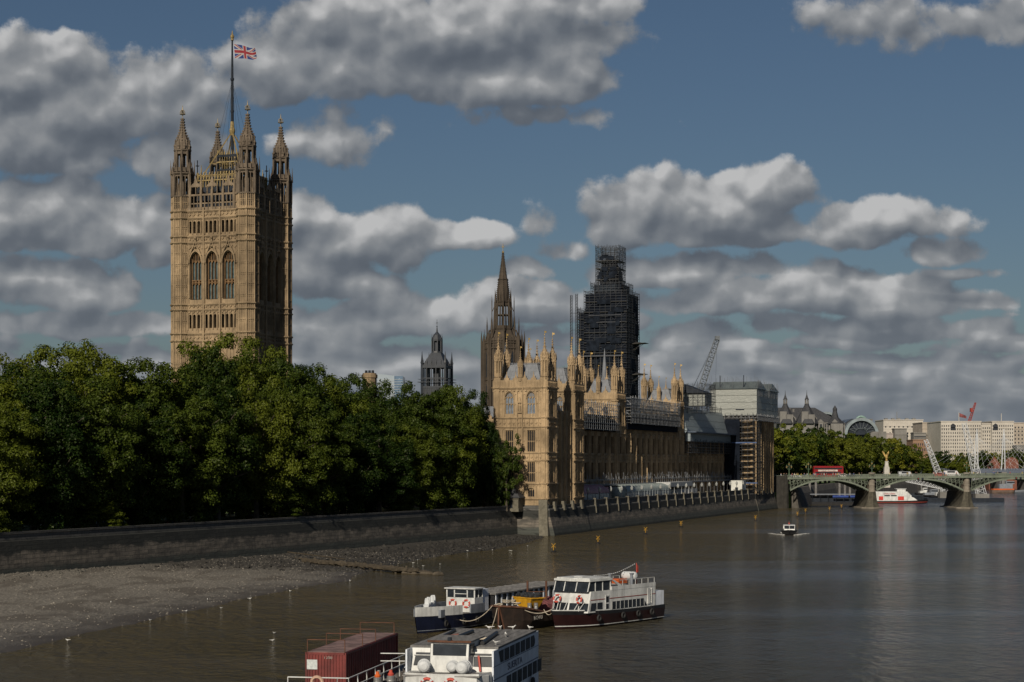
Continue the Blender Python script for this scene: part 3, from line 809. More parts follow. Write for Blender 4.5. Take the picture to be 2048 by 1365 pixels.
# --- the two tall towers in the river front
def tall(b0, b1, a0, a1):
    W = a1-a0; M = fr(a0, b0, 0); wall.M = M
    ops = [(W*.3-.9, W*.3+.9, 28.0, 32.4, 1.4), (W*.7-.9, W*.7+.9, 28.0, 32.4, 1.4)]
    facade(wall, W, 6, ZTOP+.6, ops, .42)
    for q in (.3, .7): pwin(M, W*q-.9, 28.0, window_mesh(1.8, 4.4, 3, (2.0,), 1.4, glass_p, stone))
    panels(M, .9, W*.3-1.1, 27.3, 33.6); panels(M, W*.3+1.1, W*.7-1.1, 27.3, 33.6); panels(M, W*.7+1.1, W-.9, 27.3, 33.6)
    wall.M = M; string(wall, W, 26.9, .3); parapet(M, W, ZTOP+.6)
    D = b1-b0; M = fr(a1, b0, 1); wall.M = M
    ops = [(D/2-1, D/2+1, z, z+h, ar) for z, h, ar in ((28, 4.6, 1.4), (19.3, 4.7, 0), (12.3, 4.4, 0))]
    facade(wall, D, 6, ZTOP+.6, ops, .42)
    for z, h, ar in ((28, 4.6, 1.4), (19.3, 4.7, 0), (12.3, 4.4, 0)): pwin(M, D/2-1, z, window_mesh(2.0, h, 3, (2.2,), ar, glass_d, stone))
    for z, p in STR: wall.M = M; string(wall, D, z, .3)
    panels(M, 1, D/2-1.2, 12, 33); panels(M, D/2+1.2, D-1, 12, 33); parapet(M, D, ZTOP+.6)
    for M, w_ in ((fr(a1, b1, 2), W), (fr(a0, b1, 3), D)): wall.M = M; facade(wall, w_, 6, ZTOP+.6, []); parapet(M, w_, ZTOP+.6)
    hip_roof(roof, a0+1.4, a1-1.4, b0+1, b1-1, 35, 39.8, 1.8, .8)
    for x, y in ((a0+.8, b0+.8), (a1-.8, b0+.8), (a1-.8, b1-.8), (a0+.8, b1-.8)): shaft(x, y, 35.8); T_big.put(pal, x, y, 35.8, 1.05)
    T_mid.put(pal, (a0+a1)/2, b0+.2, 36)
    T_mid.put(pal, (a0+a1)/2, b1-.2, 36)
tall(90.8, 99.6, -20.2, -9.6)
tall(158.6, 168, -21.0, -9.6)
# --- north pavilion (scaffolded on its south side)
M = fr(-12, 231, 0); wall.M = M; facade(wall, 12, 6, 33, [(2.5+i*4, 4+i*4, z, z+4.5, 0) for i in range(2) for z in (27, 19.3, 12.3)], .42)
for i in range(2):
    for z in (27, 19.3, 12.3): pwin(M, 2.5+i*4, z, W_s)
for z, p in STR: wall.M = M; string(wall, 12, z, .3)
M = fr(0, 231, 1); wall.M = M; W = 34
ops = [(2.2+i*4.3, 4.6+i*4.3, z, z+4.6, 0) for i in range(7) for z in (27.6, 19.3, 12.3)]
facade(wall, W, 6, 33, ops, .42)
for o in ops: pwin(M, o[0], o[2], window_mesh(2.4, 4.6, 3, (2.2,), 0, glass_d, wstone))
for i in range(8): wall.M = M; wall.box(.9+i*4.3, 1.5+i*4.3, -.7, .05, 6, 33)
for z, p in STR: wall.M = M; string(wall, W, z, .3)
rich(M, 1, W-1, 25.1, 26.4); rich(M, 1, W-1, 17.4, 18.6)
for x, y in ((-.6, 231.6), (-.6, 264.4), (-.6, 242), (-.6, 254)): shaft(x, y, 33)
wall.M = fr(0, 265, 2); facade(wall, 12, 6, 33, [])
# --- ranges behind (south front, courts), largely hidden by the trees
wall.M = None
M = fr(-68, 5, 0); wall.M = M; facade(wall, 55, 6, 26, [(2+i*4.5, 4.2+i*4.5, z, z+4.4, 0) for i in range(12) for z in (20, 13)], .42)
for i in range(12):
    for z in (20, 13): EXTRA.append((M @ Matrix.Translation((2+i*4.5, 0, z)), window_mesh(2.2, 4.4, 3, (2.2,), 0, glass_d, stone)))
    wall.M = M; wall.box(.6+i*4.5, 1.2+i*4.5, -.6, .05, 6, 27.5)
wall.M = M; string(wall, 55, 25.5, .3); battlement(wall, 0, 55, 26, 1.6, 1.8)
wall.M = None
roof.hexa([(-68, 6, 25.8), (-13, 6, 25.8), (-13, 15, 25.8), (-68, 15, 25.8)], [(-66, 10, 30.0), (-13, 10, 30.0), (-13, 11, 30.0), (-66, 11, 30.0)])
wall.box(-66, -13, 14.5, 15, 6, 26); wall.box(-68, -62, 15, 160, 6, 24); wall.box(-45, -38, 15, 230, 6, 25); wall.box(-20.2, -11.4, 28.8, 90, 6, 26.8); wall.box(-20.2, -11.4, 100, 158, 6, 27.8); wall.box(-20, -11, 168.2, 264, 6, 24)
for (x0, x1, y0, y1, z) in ((-68, -62, 16, 160, 24), (-45, -38, 16, 230, 25)):
    roof.hexa([(x0, y0, z), (x1, y0, z), (x1, y1, z), (x0, y1, z)], [((x0+x1)/2-.3, y0, z+5), ((x0+x1)/2+.3, y0, z+5), ((x0+x1)/2+.3, y1, z+5), ((x0+x1)/2-.3, y1, z+5)])
wall.M = None
wall.build('wall', stone, pal); roof.build('roof', lead, pal)
if EXTRA:
    e = MB(); 
    for M, me in EXTRA:
        o = len(e.v); e.v += [tuple(M @ v.co) for v in me.vertices]; e.f += [tuple(i+o for i in p.vertices) for p in me.polygons]
        e.mi += [1 if p.material_index else 0 for p in me.polygons]
    e.build('window_rows', [glass_d, wstone], pal)['kind'] = 'stuff'
fm_ = MB(); fm_.cone(-17.5, 106, 34, 41, 1.7, .9, 8); fm_.cone(-17.5, 106, 41, 49.5, .9, .04, 8)
for i in range(8): fm_.cone(-17.5+1.3*cos(i*pi/4), 106+1.3*sin(i*pi/4), 38, 42, .16, .02, 4)
fm_.build('lead_spirelet', lead, pal)
# lead ventilator turret standing on the south range
vt = MB(); vx, vy = -14.5, 12.5
mb = vt; mb.box(vx-2.0, vx+2.0, vy-2.0, vy+2.0, 24, 37.2)
for k in range(4):
    mb.M = Matrix.Translation((vx, vy, 0)) @ Matrix.Rotation(k*pi/2, 4, 'Z') @ Matrix.Translation((-2, -2, 0)); ribs(mb, 0, 4, 7, 24, 37.2, .12, .12)
    for z in (30.5, 37.1): mb.box(-.2, 4.2, -.25, .05, z-.15, z+.15)
mb.M = None
hip_roof(mb, vx-2.0, vx+2.0, vy-2, vy+2, 37.2, 38.6, 1.1, .6)
mb.box(vx-.8, vx+.8, vy-.8, vy+.8, 38.6, 41.5)
for s in (-.8, .8):
    for q in (-.8, .8): mb.cone(vx+s, vy+q, 41.3, 43, .16, .02, 4)
mb.cone(vx, vy, 41.5, 45.2, .75, .05, 8)
mb.build('ventilator', lead_d, pal)

# gate lodge at the end of the garden wall
lg = thing('garden_lodge', (*loc2w(-7.6, -1.9), 0), PAL_RZ, 'small stone lodge with a dark pyramid roof where the garden wall meets the palace', 'lodge')
mb = MB(); mb.box(-1.9, 1.9, -1.7, 1.7, 5.5, 8.6); mb.box(-2.05, 2.05, -1.85, 1.85, 8.35, 8.7); mb.box(-2.0, 2.0, -1.8, 1.8, 5.5, 6.3); mb.build('wall', pier_m, lg)
mb = MB(); mb.hexa([(-2.4, -2.2, 8.7), (2.4, -2.2, 8.7), (2.4, 2.2, 8.7), (-2.4, 2.2, 8.7)], [(-.15, -.15, 11.3), (.15, -.15, 11.3), (.15, .15, 11.3), (-.15, .15, 11.3)]); mb.ball((0, 0, 11.4), .2, 6, 4); mb.build('roof', mat('slate', (.035, .037, .042), .7, .3), lg)
mb = MB(); mb.box(-.5, .5, -1.78, -1.68, 6.3, 8.1); mb.build('door', iron_d, lg)
# ================================================================== great square tower
vt_t = palobj('square_gothic_tower', 'tallest square stone tower with four crowned corner turrets and a flagpole, rising behind the trees', 'tower')
TX0, TX1, TY0, TY1 = -97.6, -74.9, -.5, 22.2        # outer faces of the corner turrets
wm = MB(); par = MB(); S0 = 4.6
VS = [(46.4, .4), (48.2, .4), (54.0, .4), (55.3, .4), (70.5, .4), (72.0, .4), (76.5, .4), (78.2, .45)]
Wv = TX1-TX0-2*2.3
W_vt = window_mesh(2.75, 11.2, 3, (4.6, 4.0), 2.4, mat('tower_glass', (.07, .10, .105), .25, .4, 1.5), mat('window_stone', (.21, .125, .06), .9, .3, 1), 1.15)
W_vs = window_mesh(.9, 2.7, 1, (), .4, glass_d, stone_t)
for k, (ox, oy) in enumerate(((TX0+2.3, TY0+1.1), (TX1-1.1, TY0+2.3), (TX1-2.3, TY1-1.1), (TX0+1.1, TY1-2.3))):
    M = fr(ox, oy, k); wm.M = M; W = Wv; cs = [W*.5-4.55, W*.5, W*.5+4.55]
    cs = [W/2-4.5, W/2, W/2+4.5]
    ops = []
    if k < 2:
        for c in cs:
            ops.append((c-1.6, c+1.6, 56.6, 68.2, 2.6))
            for j in range(4):
                q = c-1.95+j*1.18; ops.append((q, q+.72, 49.6, 53.0, .4)); ops.append((q, q+.72, 72.9, 75.9, .4))
    facade(wm, W, 6, 78.4, ops, 1.25)
    if k < 2:
        for c in cs:
            put_window(vt_t, M, c-1.38, 56.8, W_vt)
            wm.M = M; P = arcpts(c-1.75, c+1.75, 65.6, 68.6, 6); P2 = P+[(2*c-a, z) for a, z in reversed(P[:-1])]
            wm.path([(a, -.25, z) for a, z in P2], .22, 4); wm.path([(c-1.75, -.2, 57), (c-1.75, -.2, 65.6)], .14, 4); wm.path([(c+1.75, -.2, 57), (c+1.75, -.2, 65.6)], .14, 4)
            # ogee hood rising to a finial through the string courses
            og = [(c-2.0, 65.2), (c-1.7, 67.2), (c-.9, 68.9), (c-.3, 70.0), (c, 71.6)]
            wm.path([(a, -.42, z) for a, z in og], .17, 4); wm.path([(2*c-a, -.42, z) for a, z in og], .17, 4)
            wm.ball((c, -.45, 71.7), .42, 6, 4); wm.ball((c, -.42, 69.6), .3, 6, 4)
            for a, z in og[:-1]:
                wm.ball((a, -.5, z+.25), .2, 5, 4); wm.ball((2*c-a, -.5, z+.25), .2, 5, 4)
            rich(M, c-1.6, c+1.6, 55.6, 56.5) if False else None
            for j in range(5):
                q = c-2.1+j*1.18+.0
                wm.box(q-.12, q+.08, -.2, .02, 49.2, 53.4); wm.box(q-.12, q+.08, -.2, .02, 72.6, 76.2)
        ws = [(0, cs[0]-1.9), (cs[0]+1.9, cs[1]-1.9), (cs[1]+1.9, cs[2]-1.9), (cs[2]+1.9, W)]
        for a, b in ws:
            n = max(1, round((b-a)/.6)); ribs(wm, a+.05, b-.05, n, 55.6, 70.4, .13, .2)
            for z in range(58, 70, 2):
                for i in range(n):
                    st = (b-a)/n; wm.add([(a+st*i, -.16, z), (a+st*(i+1), -.16, z), (a+st*(i+.5), -.16, z+.45)], [(0, 1, 2)]); wm.box(a+st*i, a+st*(i+1), -.12, .02, z-.08, z+.04)
        for z0_, z1_ in ((46.9, 48.0), (54.5, 55.2), (71.0, 71.9), (77.0, 78.1), (68.9, 70.3), (53.2, 53.9)):
            n = 16
            for i in range(n):
                s = W*(i+.5)/n; r = (z1_-z0_)*.42
                wm.poly([(s-r, -.22, (z0_+z1_)/2), (s, -.22, z0_+.1), (s+r, -.22, (z0_+z1_)/2), (s, -.22, z1_-.1)], (0, .24, 0))
        for s in (0.15, W-.15, (cs[0]+cs[1])/2, (cs[1]+cs[2])/2):
            wm.box(s-.22, s+.22, -.5, .05, 6, 79); 
        # plain panelled lower stage
        ribs(wm, .2, W-.2, 18, 30, 46, .14, .18)
        for z in (33, 37, 41): string(wm, W, z, .2)
        wm.path([(W/2-5+a*1.0, -.3, 40+5*sin(pi*a/10)**.6) for a in range(11)], .3, 4)
    for z, p in VS: wm.M = M; string(wm, W, z, p, .5); 
    # openwork parapet with gabled bays
    keep = wm; wm = par; wm.M = M
    for s in [W*i/18 for i in range(19)]: wm.box(s-.09, s+.09, -.12, .18, 78.4, 82.2)
    wm.box(0, W, -.12, .18, 80.0, 80.3); wm.box(0, W, -.16, .2, 82.0, 82.45); wm.box(0, W, -.12, .18, 78.4, 79.2)
    for c in cs:
        for s in (c-1.35, c, c+1.35): wm.box(s-.09, s+.09, -.15, .2, 82.3, 84.4)
        wm.poly([(c-1.6, -.18, 84.2), (c+1.6, -.18, 84.2), (c+1.0, -.18, 84.9), (c+.5, -.18, 85.2), (c, -.18, 87), (c-.5, -.18, 85.2), (c-1.0, -.18, 84.9)], (0, .3, 0))
    for s in [W*i/6 for i in range(7)]:
        wm.box(s-.28, s+.28, -.35, .35, 78.4, 83.4); wm.cone(s, 0, 83.4, 87.6, .34, .04, 4, pi/4); wm.ball((s, 0, 85.2), .26, 5, 4); wm.ball((s, 0, 87.7), .14, 5, 4)
    wm = keep
wm.M = None
par.build('openwork_parapet', mat('parapet_stone', (.20, .152, .102), .9, .4, .3, streak=.6), vt_t)
# corner turret shafts
for x, y in ((TX0+2.4, TY0+2.4), (TX1-2.4, TY0+2.4), (TX1-2.4, TY1-2.4), (TX0+2.4, TY1-2.4)):
    r = 2.62; wm.lathe(x, y, [(6, r), (82, r)], 8)
    for i in range(8):
        a = pi/8+i*pi/4; wm.tube((x+r*cos(a), y+r*sin(a), 6), (x+r*cos(a), y+r*sin(a), 82), .26, 4)
        a0 = a; a1 = a+pi/4; p0 = Vector((x+r*cos(a0), y+r*sin(a0), 0)); p1 = Vector((x+r*cos(a1), y+r*sin(a1), 0))
        nrm = Vector(((p0+p1).x/2-x, (p0+p1).y/2-y, 0)).normalized()*.08
        for f_ in (.25, .5, .75):
            q = p0.lerp(p1, f_)+nrm; wm.tube((q.x, q.y, 40), (q.x, q.y, 82), .09, 4)
        for z in (51.5, 57.5, 60.2, 62.8, 65.4, 68.2, 74.5, 80.5, 44, 41):
            c0 = p0.lerp(p1, .12)+nrm; c1 = p0.lerp(p1, .88)+nrm
            wm.tube((c0.x, c0.y, z), (c1.x, c1.y, z), .13, 4); wm.tube((c0.x, c0.y, z-.45), (c1.x, c1.y, z-.45), .07, 4)
    for z, p in VS: ring(wm, x, y, r+.1, z+.1, .6, .38)
wm.box(TX0+1.6, TX1-1.6, TY0+1.6, TY1-1.6, 77.5, 78.3)
wm.build('wall', stone_t, vt_t)
# corner turret crowns: repeated part
def crown():
    m = MB(); r = 2.62; m.lathe(0, 0, [(0, r), (3.2, r)], 8); octribs(m, 0, 0, r, 0, 3.2, .24)
    for i in range(8):
        a = pi/8+i*pi/4; a1 = a+pi/4; p0 = Vector((r*cos(a), r*sin(a), 0)); p1 = Vector((r*cos(a1), r*sin(a1), 0))
        m.tube((p0.x, p0.y, 3.2), (p0.x, p0.y, 8.6), .36, 6)
        q = (p0+p1)/2; m.tube((q.x*1.02, q.y*1.02, 0), (q.x*1.02, q.y*1.02, 8.0), .12, 4)
        for (za, zb) in ((7.2, 8.1),):
            m.add([tuple(p0+Vector((0, 0, zb))), tuple(p0+Vector((0, 0, za-.6))), tuple(p0.lerp(p1, .25)+Vector((0, 0, zb)))], [(0, 1, 2)])
            m.add([tuple(p1+Vector((0, 0, zb))), tuple(p1+Vector((0, 0, za-.6))), tuple(p0.lerp(p1, .75)+Vector((0, 0, zb)))], [(0, 1, 2)])
        m.cone(p0.x*1.1, p0.y*1.1, 8.4, 12.2, .24, .03, 4); m.cone(q.x*1.08, q.y*1.08, 9.0, 10.6, .2, .03, 4)
    ring(m, 0, 0, r, 3.0, .5, .3); m.lathe(0, 0, [(8.0, r*.96), (9.0, r)], 8); ring(m, 0, 0, r, 8.7, .6, .4)
    m.lathe(0, 0, [(9.2, r*.97), (10.2, r*.97)], 8); m.lathe(0, 0, [(0, .9), (14, .7)], 6)
    r2 = 1.85
    for i in range(8):
        a = pi/8+i*pi/4; m.tube((r2*cos(a), r2*sin(a), 9), (r2*cos(a), r2*sin(a), 14.4), .27, 6)
        m.tube((r*.98*cos(a), r*.98*sin(a), 9.6), (r2*cos(a), r2*sin(a), 12.3), .14, 4)
    m.lathe(0, 0, [(13.6, r2), (14.4, r2)], 8); ring(m, 0, 0, r2, 14.5, .55, .35)
    prof = [(14.7, r2), (16.4, r2*1.02), (17.4, r2*.8), (18.6, r2*.5), (20, r2*.3), (22.6, r2*.13)]
    m.lathe(0, 0, prof, 8); crockets(m, 0, 0, prof[1:], 8, .6, .15)
    for i in range(8):
        a = i*pi/4; x, y = r2*.98*cos(a), r2*.98*sin(a); m.cone(x, y, 14.8, 17.4, .42, .04, 4); m.ball((x*1.02, y*1.02, 15.6), .42, 6, 4)
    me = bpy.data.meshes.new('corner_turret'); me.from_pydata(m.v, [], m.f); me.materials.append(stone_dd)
    g = MB()
    for k in range(4):
        a = k*pi/4; g.torus((0, 0, 24.0), .62, .07, (cos(a), sin(a), 0), (0, 0, 1), 14, 4)
    g.torus((0, 0, 23.6), .66, .09, (1, 0, 0), (0, 1, 0), 14, 4); g.tube((0, 0, 22.4), (0, 0, 25.6), .09, 4); g.cone(0, 0, 24.6, 25.9, .18, .02, 6)
    g2 = bpy.data.meshes.new('crown_finial'); g2.from_pydata(g.v, [], g.f); g2.materials.append(mat('old_gilding', (.30, .25, .17), .5, .4, 2, metal=.3))
    return me, g2
cm, cg = crown()
for x, y in ((TX0+2.4, TY0+2.4), (TX1-2.4, TY0+2.4), (TX1-2.4, TY1-2.4), (TX0+2.4, TY1-2.4)):
    o = place('corner_turret', cm, vt_t, (x, y, 79.0)); place('crown_finial', cg, o, (0, 0, 0))
# iron roof with gilt cresting, and the pole's gilt tripod
tcx, tcy = (TX0+TX1)/2, (TY0+TY1)/2
m = MB(); m.hexa([(tcx-8.4, tcy-8.4, 78.5), (tcx+8.4, tcy-8.4, 78.5), (tcx+8.4, tcy+8.4, 78.5), (tcx-8.4, tcy+8.4, 78.5)], [(tcx-6.4, tcy-6.4, 86.3), (tcx+6.4, tcy-6.4, 86.3), (tcx+6.4, tcy+6.4, 86.3), (tcx-6.4, tcy+6.4, 86.3)])
m.box(tcx-6.4, tcx+6.4, tcy-6.4, tcy+6.4, 86.3, 87.0)
for k in range(4):
    m.M = Matrix.Translation((tcx, tcy, 0)) @ Matrix.Rotation(k*pi/2, 4, 'Z')
    for i in range(13): m.tube((-8.2+i*1.37, -8.4, 78.6), (-6.3+i*1.05, -6.4, 86.4), .11, 4)
    for s in (-6.3, 6.3): m.tube((s, -6.3, 86), (s, -6.3, 91.5), .12, 4); m.box(s-.5, s+.5, -6.35, -6.25, 90, 90.2)
    for s in (-2.6, 2.6): m.tube((s, -2.6, 87), (s, -2.6, 93.5), .28, 4)
    m.box(-2.8, 2.8, -2.75, -2.5, 89.2, 89.6); m.box(-2.8, 2.8, -2.75, -2.5, 92.6, 93.2)
m.M = None
m.box(tcx-2.0, tcx+2.0, tcy-2.0, tcy+2.0, 86.9, 88.6)
m.build('iron_roof', iron_d, vt_t)
m = MB()
for k in range(4):
    m.M = Matrix.Translation((tcx, tcy, 0)) @ Matrix.Rotation(k*pi/2, 4, 'Z')
    for z, n, w in ((84.6, 16, .10), (86.6, 16, .14)):
        for i in range(n):
            s = -6.3+12.6*(i+.5)/n; m.box(s-w, s+w, -6.75 if z > 85 else -7.05, -6.5 if z > 85 else -6.8, z, z+1.5)
            if z > 86: m.ball((s, -6.6, z+1.6), .2, 5, 4); m.add([(s-.4, -6.6, z+.9), (s+.4, -6.6, z+.9), (s, -6.6, z+.1)], [(0, 1, 2)])
    m.box(-6.6, 6.6, -6.8, -6.5, 86.2, 86.5); m.box(-6.6, 6.6, -6.75, -6.5, 87.5, 87.7)
    for i in range(9):
        s = -2.6+5.2*i/8; m.tube((s, -2.7, 87.2), (s, -2.7, 93.4), .07, 4); m.cone(s, -2.7, 93.2, 94.4, .18, .02, 4)
    m.box(-2.8, 2.8, -2.85, -2.7, 91.2, 91.5)
    m.tube((-5.6, -5.6, 87.2), (-.35, -.35, 98.6), .2, 4); m.tube((-3.6, -3.6, 91.0), (0, 0, 91.2), .14, 4)
    m.cone(-5.6, -5.6, 87, 90.4, .3, .05, 4)
m.M = None
m.ball((tcx, tcy, 99.5), .75, 8, 6, 1, 1, 1.5); m.lathe(tcx, tcy, [(98.2, .35), (98.8, .6), (101, .5), (101.8, .42)], 8)
m.build('gilt_cresting', gold_s, vt_t)
fp = MB(); fp.lathe(tcx, tcy, [(87, .42), (98, .42), (110, .34), (122.3, .2)], 8)
for z in (104, 112): fp.lathe(tcx, tcy, [(z, .36), (z+.2, .46), (z+.6, .46), (z+.8, .34)], 8)
fo = fp.build('flagpole', iron_d, vt_t)
q = MB(); q.ball((tcx, tcy, 123.0), .5, 8, 6, 1, 1, 1.2); q.cone(tcx, tcy, 123.3, 124.6, .3, .03, 6); q.cone(tcx, tcy, 122.1, 122.6, .4, .3, 8); q.build('pole_finial', gold_s, fo)
q = MB()
for a in range(6):
    t_ = a*pi/3+.3; q.tube((tcx, tcy, 112.2), (tcx+6.2*cos(t_), tcy+6.2*sin(t_), 87.2), .035, 3)
q.build('guy_wires', iron_d, fo)
# union flag
def flag_mat():
    m = bpy.data.materials.new('flag_cloth'); m.use_nodes = True
    t = NT(m.node_tree); b = t.n['Principled BSDF']
    uv = t.new('ShaderNodeAttribute', attribute_name='flag_uv').outputs['Vector']
    sp = t.new('ShaderNodeSeparateXYZ'); t.l.new(uv, sp.inputs[0])
    x = t.m('SUBTRACT', t.m('MULTIPLY', sp.outputs[0], 60), 30); y = t.m('SUBTRACT', t.m('MULTIPLY', sp.outputs[1], 30), 15)
    ax = t.m('ABSOLUTE', x); ay = t.m('ABSOLUTE', y)
    d1 = t.m('MULTIPLY', t.m('SUBTRACT', y, t.m('MULTIPLY', x, .5)), .894); d2 = t.m('MULTIPLY', t.m('ADD', y, t.m('MULTIPLY', x, .5)), .894)
    lt = lambda v, k: t.m('LESS_THAN', v, k)
    diag = t.m('MAXIMUM', lt(t.m('ABSOLUTE', d1), 3), lt(t.m('ABSOLUTE', d2), 3))
    # counterchanged red saltire
    sgn = t.m('SIGN', x)
    r1 = t.m('MULTIPLY', d1, sgn); r2 = t.m('MULTIPLY', d2, sgn)
    red = t.m('MAXIMUM', t.m('MULTIPLY', lt(r1, 0), lt(t.m('MULTIPLY', r1, -1), 2)), t.m('MULTIPLY', lt(r2, 0), lt(t.m('MULTIPLY', r2, -1), 2)))
    c = t.mix(diag, (.012, .03, .14), (.30, .29, .29)); c = t.mix(red, c, (.19, .010, .018))
    c = t.mix(t.m('MAXIMUM', lt(ax, 5), lt(ay, 5)), c, (.30, .29, .29)); c = t.mix(t.m('MAXIMUM', lt(ax, 3), lt(ay, 3)), c, (.19, .010, .018))
    t.l.new(c, b.inputs['Base Color']); b.inputs['Roughness'].default_value = .8
    return m
NXf, NYf = 36, 18; vs = []; fs = []; uvs = []
for j in range(NYf+1):
    for i in range(NXf+1):
        u, v = i/NXf, j/NYf; sh = 1-.22*u
        x = 5.6*u+.35*(1-v); z = -3.6+3.6*v*sh+.35*sin(u*5+1)*u-.55*u+.45*u*u
        if u > .8: z += (.5-v)*.9*(u-.8)*2.5
        y = .4*sin(u*9+v*1.3)*(.25+u); vs.append((x, y, z)); uvs.append((u, v, 0))
for j in range(NYf):
    for i in range(NXf): k = j*(NXf+1)+i; fs.append((k, k+1, k+NXf+2, k+NXf+1))
me = bpy.data.meshes.new('national_flag'); me.from_pydata(vs, [], fs); me.materials.append(flag_mat())
at_ = me.attributes.new('flag_uv', 'FLOAT_VECTOR', 'POINT'); at_.data.foreach_set('vector', [c for u in uvs for c in u])
me.polygons.foreach_set('use_smooth', [True]*len(fs))
fl = bpy.data.objects.new('national_flag', me); COL.objects.link(fl)
px_, py_ = loc2w(tcx, tcy); fl.location = (px_+.35, py_, 121.2); fl.rotation_euler = (0, 0, radians(-8))
tag(fl, 'large red, white and blue union flag flying from the tower flagpole', 'flag')

# ================================================================== central spire
ct = thing('gothic_spire', (*loc2w(-79, 191.7), 0), PAL_RZ, 'dark slender gothic spire ringed by pinnacles, behind the palace roofs', 'spire')
ct.location = (*at(1006, 600), 0)
m = MB()
m.lathe(0, 0, [(10, 7.6), (57.5, 7.4)], 8)
for i in range(8):
    a = pi/8+i*pi/4; c_, s_ = cos(a), sin(a); a1 = a+pi/4; p0 = Vector((7.5*c_, 7.5*s_, 0)); p1 = Vector((7.5*cos(a1), 7.5*sin(a1), 0))
    m.lathe(8.0*c_, 8.0*s_, [(10, .85), (57, .75)], 6); m.cone(8.0*c_, 8.0*s_, 57, 61.5, .6, .04, 6)
    m.tube((8.9*c_, 8.9*s_, 30), (8.9*c_, 8.9*s_, 58.5), .38, 4); m.cone(8.9*c_, 8.9*s_, 58.5, 63, .4, .03, 4); m.tube((8.9*c_, 8.9*s_, 50), (7.6*c_, 7.6*s_, 55), .3, 4); m.tube((8.9*c_, 8.9*s_, 42), (7.6*c_, 7.6*s_, 46), .3, 4)
    for f_ in (.2, .38, .62, .8):
        q = p0.lerp(p1, f_)*1.01; m.tube((q.x, q.y, 40), (q.x, q.y, 57), .16, 4)
    m.poly([tuple(p0.lerp(p1, .2)+Vector((0, 0, 56))), tuple(p0.lerp(p1, .8)+Vector((0, 0, 56))), tuple(p0.lerp(p1, .5)+Vector((0, 0, 60.5)))], (.1*c_, .1*s_, 0))
    # flying buttresses up to the lantern
    m.tube((7.9*c_, 7.9*s_, 56.5), (5.4*c_, 5.4*s_, 63.5), .35, 4)
    m.tube((6.6*c_, 6.6*s_, 57), (6.6*c_, 6.6*s_, 65.5), .3, 4); m.cone(6.6*c_, 6.6*s_, 65.5, 71.5, .32, .03, 4)
    m.tube((4.6*c_, 4.6*s_, 64), (4.6*c_, 4.6*s_, 80), .2, 4); m.cone(4.6*c_, 4.6*s_, 80, 83, .2, .02, 4)
    m.tube((4.6*c_, 4.6*s_, 74), (3.3*c_, 3.3*s_, 78), .14, 4)
    m.tube((3.75*c_, 3.75*s_, 63.5), (3.3*c_, 3.3*s_, 79.5), .42, 4)
    a2 = i*pi/4; m.tube((3.3*cos(a2), 3.3*sin(a2), 63.5), (3.0*cos(a2), 3.0*sin(a2), 79), .16, 4)
    m.cone(3.2*cos(a2), 3.2*sin(a2), 79.5, 85, .26, .03, 4); m.cone(3.3*c_, 3.3*s_, 79.5, 86.2, .3, .03, 4)
m.lathe(0, 0, [(57.5, 7.6), (58.6, 7.2), (59, 6.0), (63.6, 4.1), (66.3, 3.95), (66.4, 2.0)], 8); ring(m, 0, 0, 7.4, 57.6, .8, .5)
m.lathe(0, 0, [(72.0, 3.55), (72.6, 3.55)], 8); m.lathe(0, 0, [(77.5, 3.3), (79.5, 3.2)], 8); ring(m, 0, 0, 3.3, 79.6, .6, .35); ring(m, 0, 0, 4.0, 63.8, .6, .4)
pr = [(79.8, 2.7), (84.5, 2.5), (90, 1.95)]; m.lathe(0, 0, pr, 8); crockets(m, 0, 0, pr, 8, .9, .14); ring(m, 0, 0, 1.95, 90, .5, .3)
pr = [(90.2, 1.75), (100, .75), (104.5, .38)]; m.lathe(0, 0, pr, 8); crockets(m, 0, 0, pr, 8, .8, .13); m.lathe(0, 0, [(66, 1.2), (79, 1.1)], 6) if False else None
m.ball((0, 0, 105), .55, 6, 4)
ZM = [(0, 0), (57.5, 57.0), (63.8, 61.0), (66, 62.0), (79.6, 70.0), (90.1, 77.6), (104.5, 86.0), (106, 86.8)]
m.v = [(x*lerp([(0, .8), (200, .8)], z), y*lerp([(0, .8), (200, .8)], z), lerp(ZM, z)) for x, y, z in m.v]
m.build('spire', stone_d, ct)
m = MB(); n_ = MB()
for i in range(8):
    a0, a1 = pi/8+i*pi/4, pi/8+(i+1)*pi/4; q0 = Vector((6.0*cos(a0), 6.0*sin(a0), 0)); q1 = Vector((6.0*cos(a1), 6.0*sin(a1), 0)); out = ((q0+q1)/2).normalized()
    for f0, f1 in ((.2, .44), (.56, .8)):
        for z0_, z1_ in ((45, 53.5), (36, 43)):
            b0 = q0.lerp(q1, f0)+out*.12; b1 = q0.lerp(q1, f1)+out*.12; c_ = (b0+b1)/2
            m.poly([(b0.x, b0.y, z0_), (b1.x, b1.y, z0_), (b1.x, b1.y, z1_-1.4), (c_.x, c_.y, z1_), (b0.x, b0.y, z1_-1.4)], tuple(out*.06))
    for z in (44.2, 54.6, 35, 56.4):
        n_.tube(tuple(q0*1.03+Vector((0, 0, z))), tuple(q1*1.03+Vector((0, 0, z))), .28, 4)
    for f_ in (.0, .25, .5, .75):
        p_ = q0.lerp(q1, f_)*1.02; n_.cone(p_.x, p_.y, 56.2, 59.2 if f_ else 61, .26, .03, 4); n_.tube((p_.x, p_.y, 30), (p_.x, p_.y, 56.5), .2, 4)
m.build('lancet_openings', iron_d, ct)['kind'] = 'stuff'; n_.build('tracery', stone_d, ct)
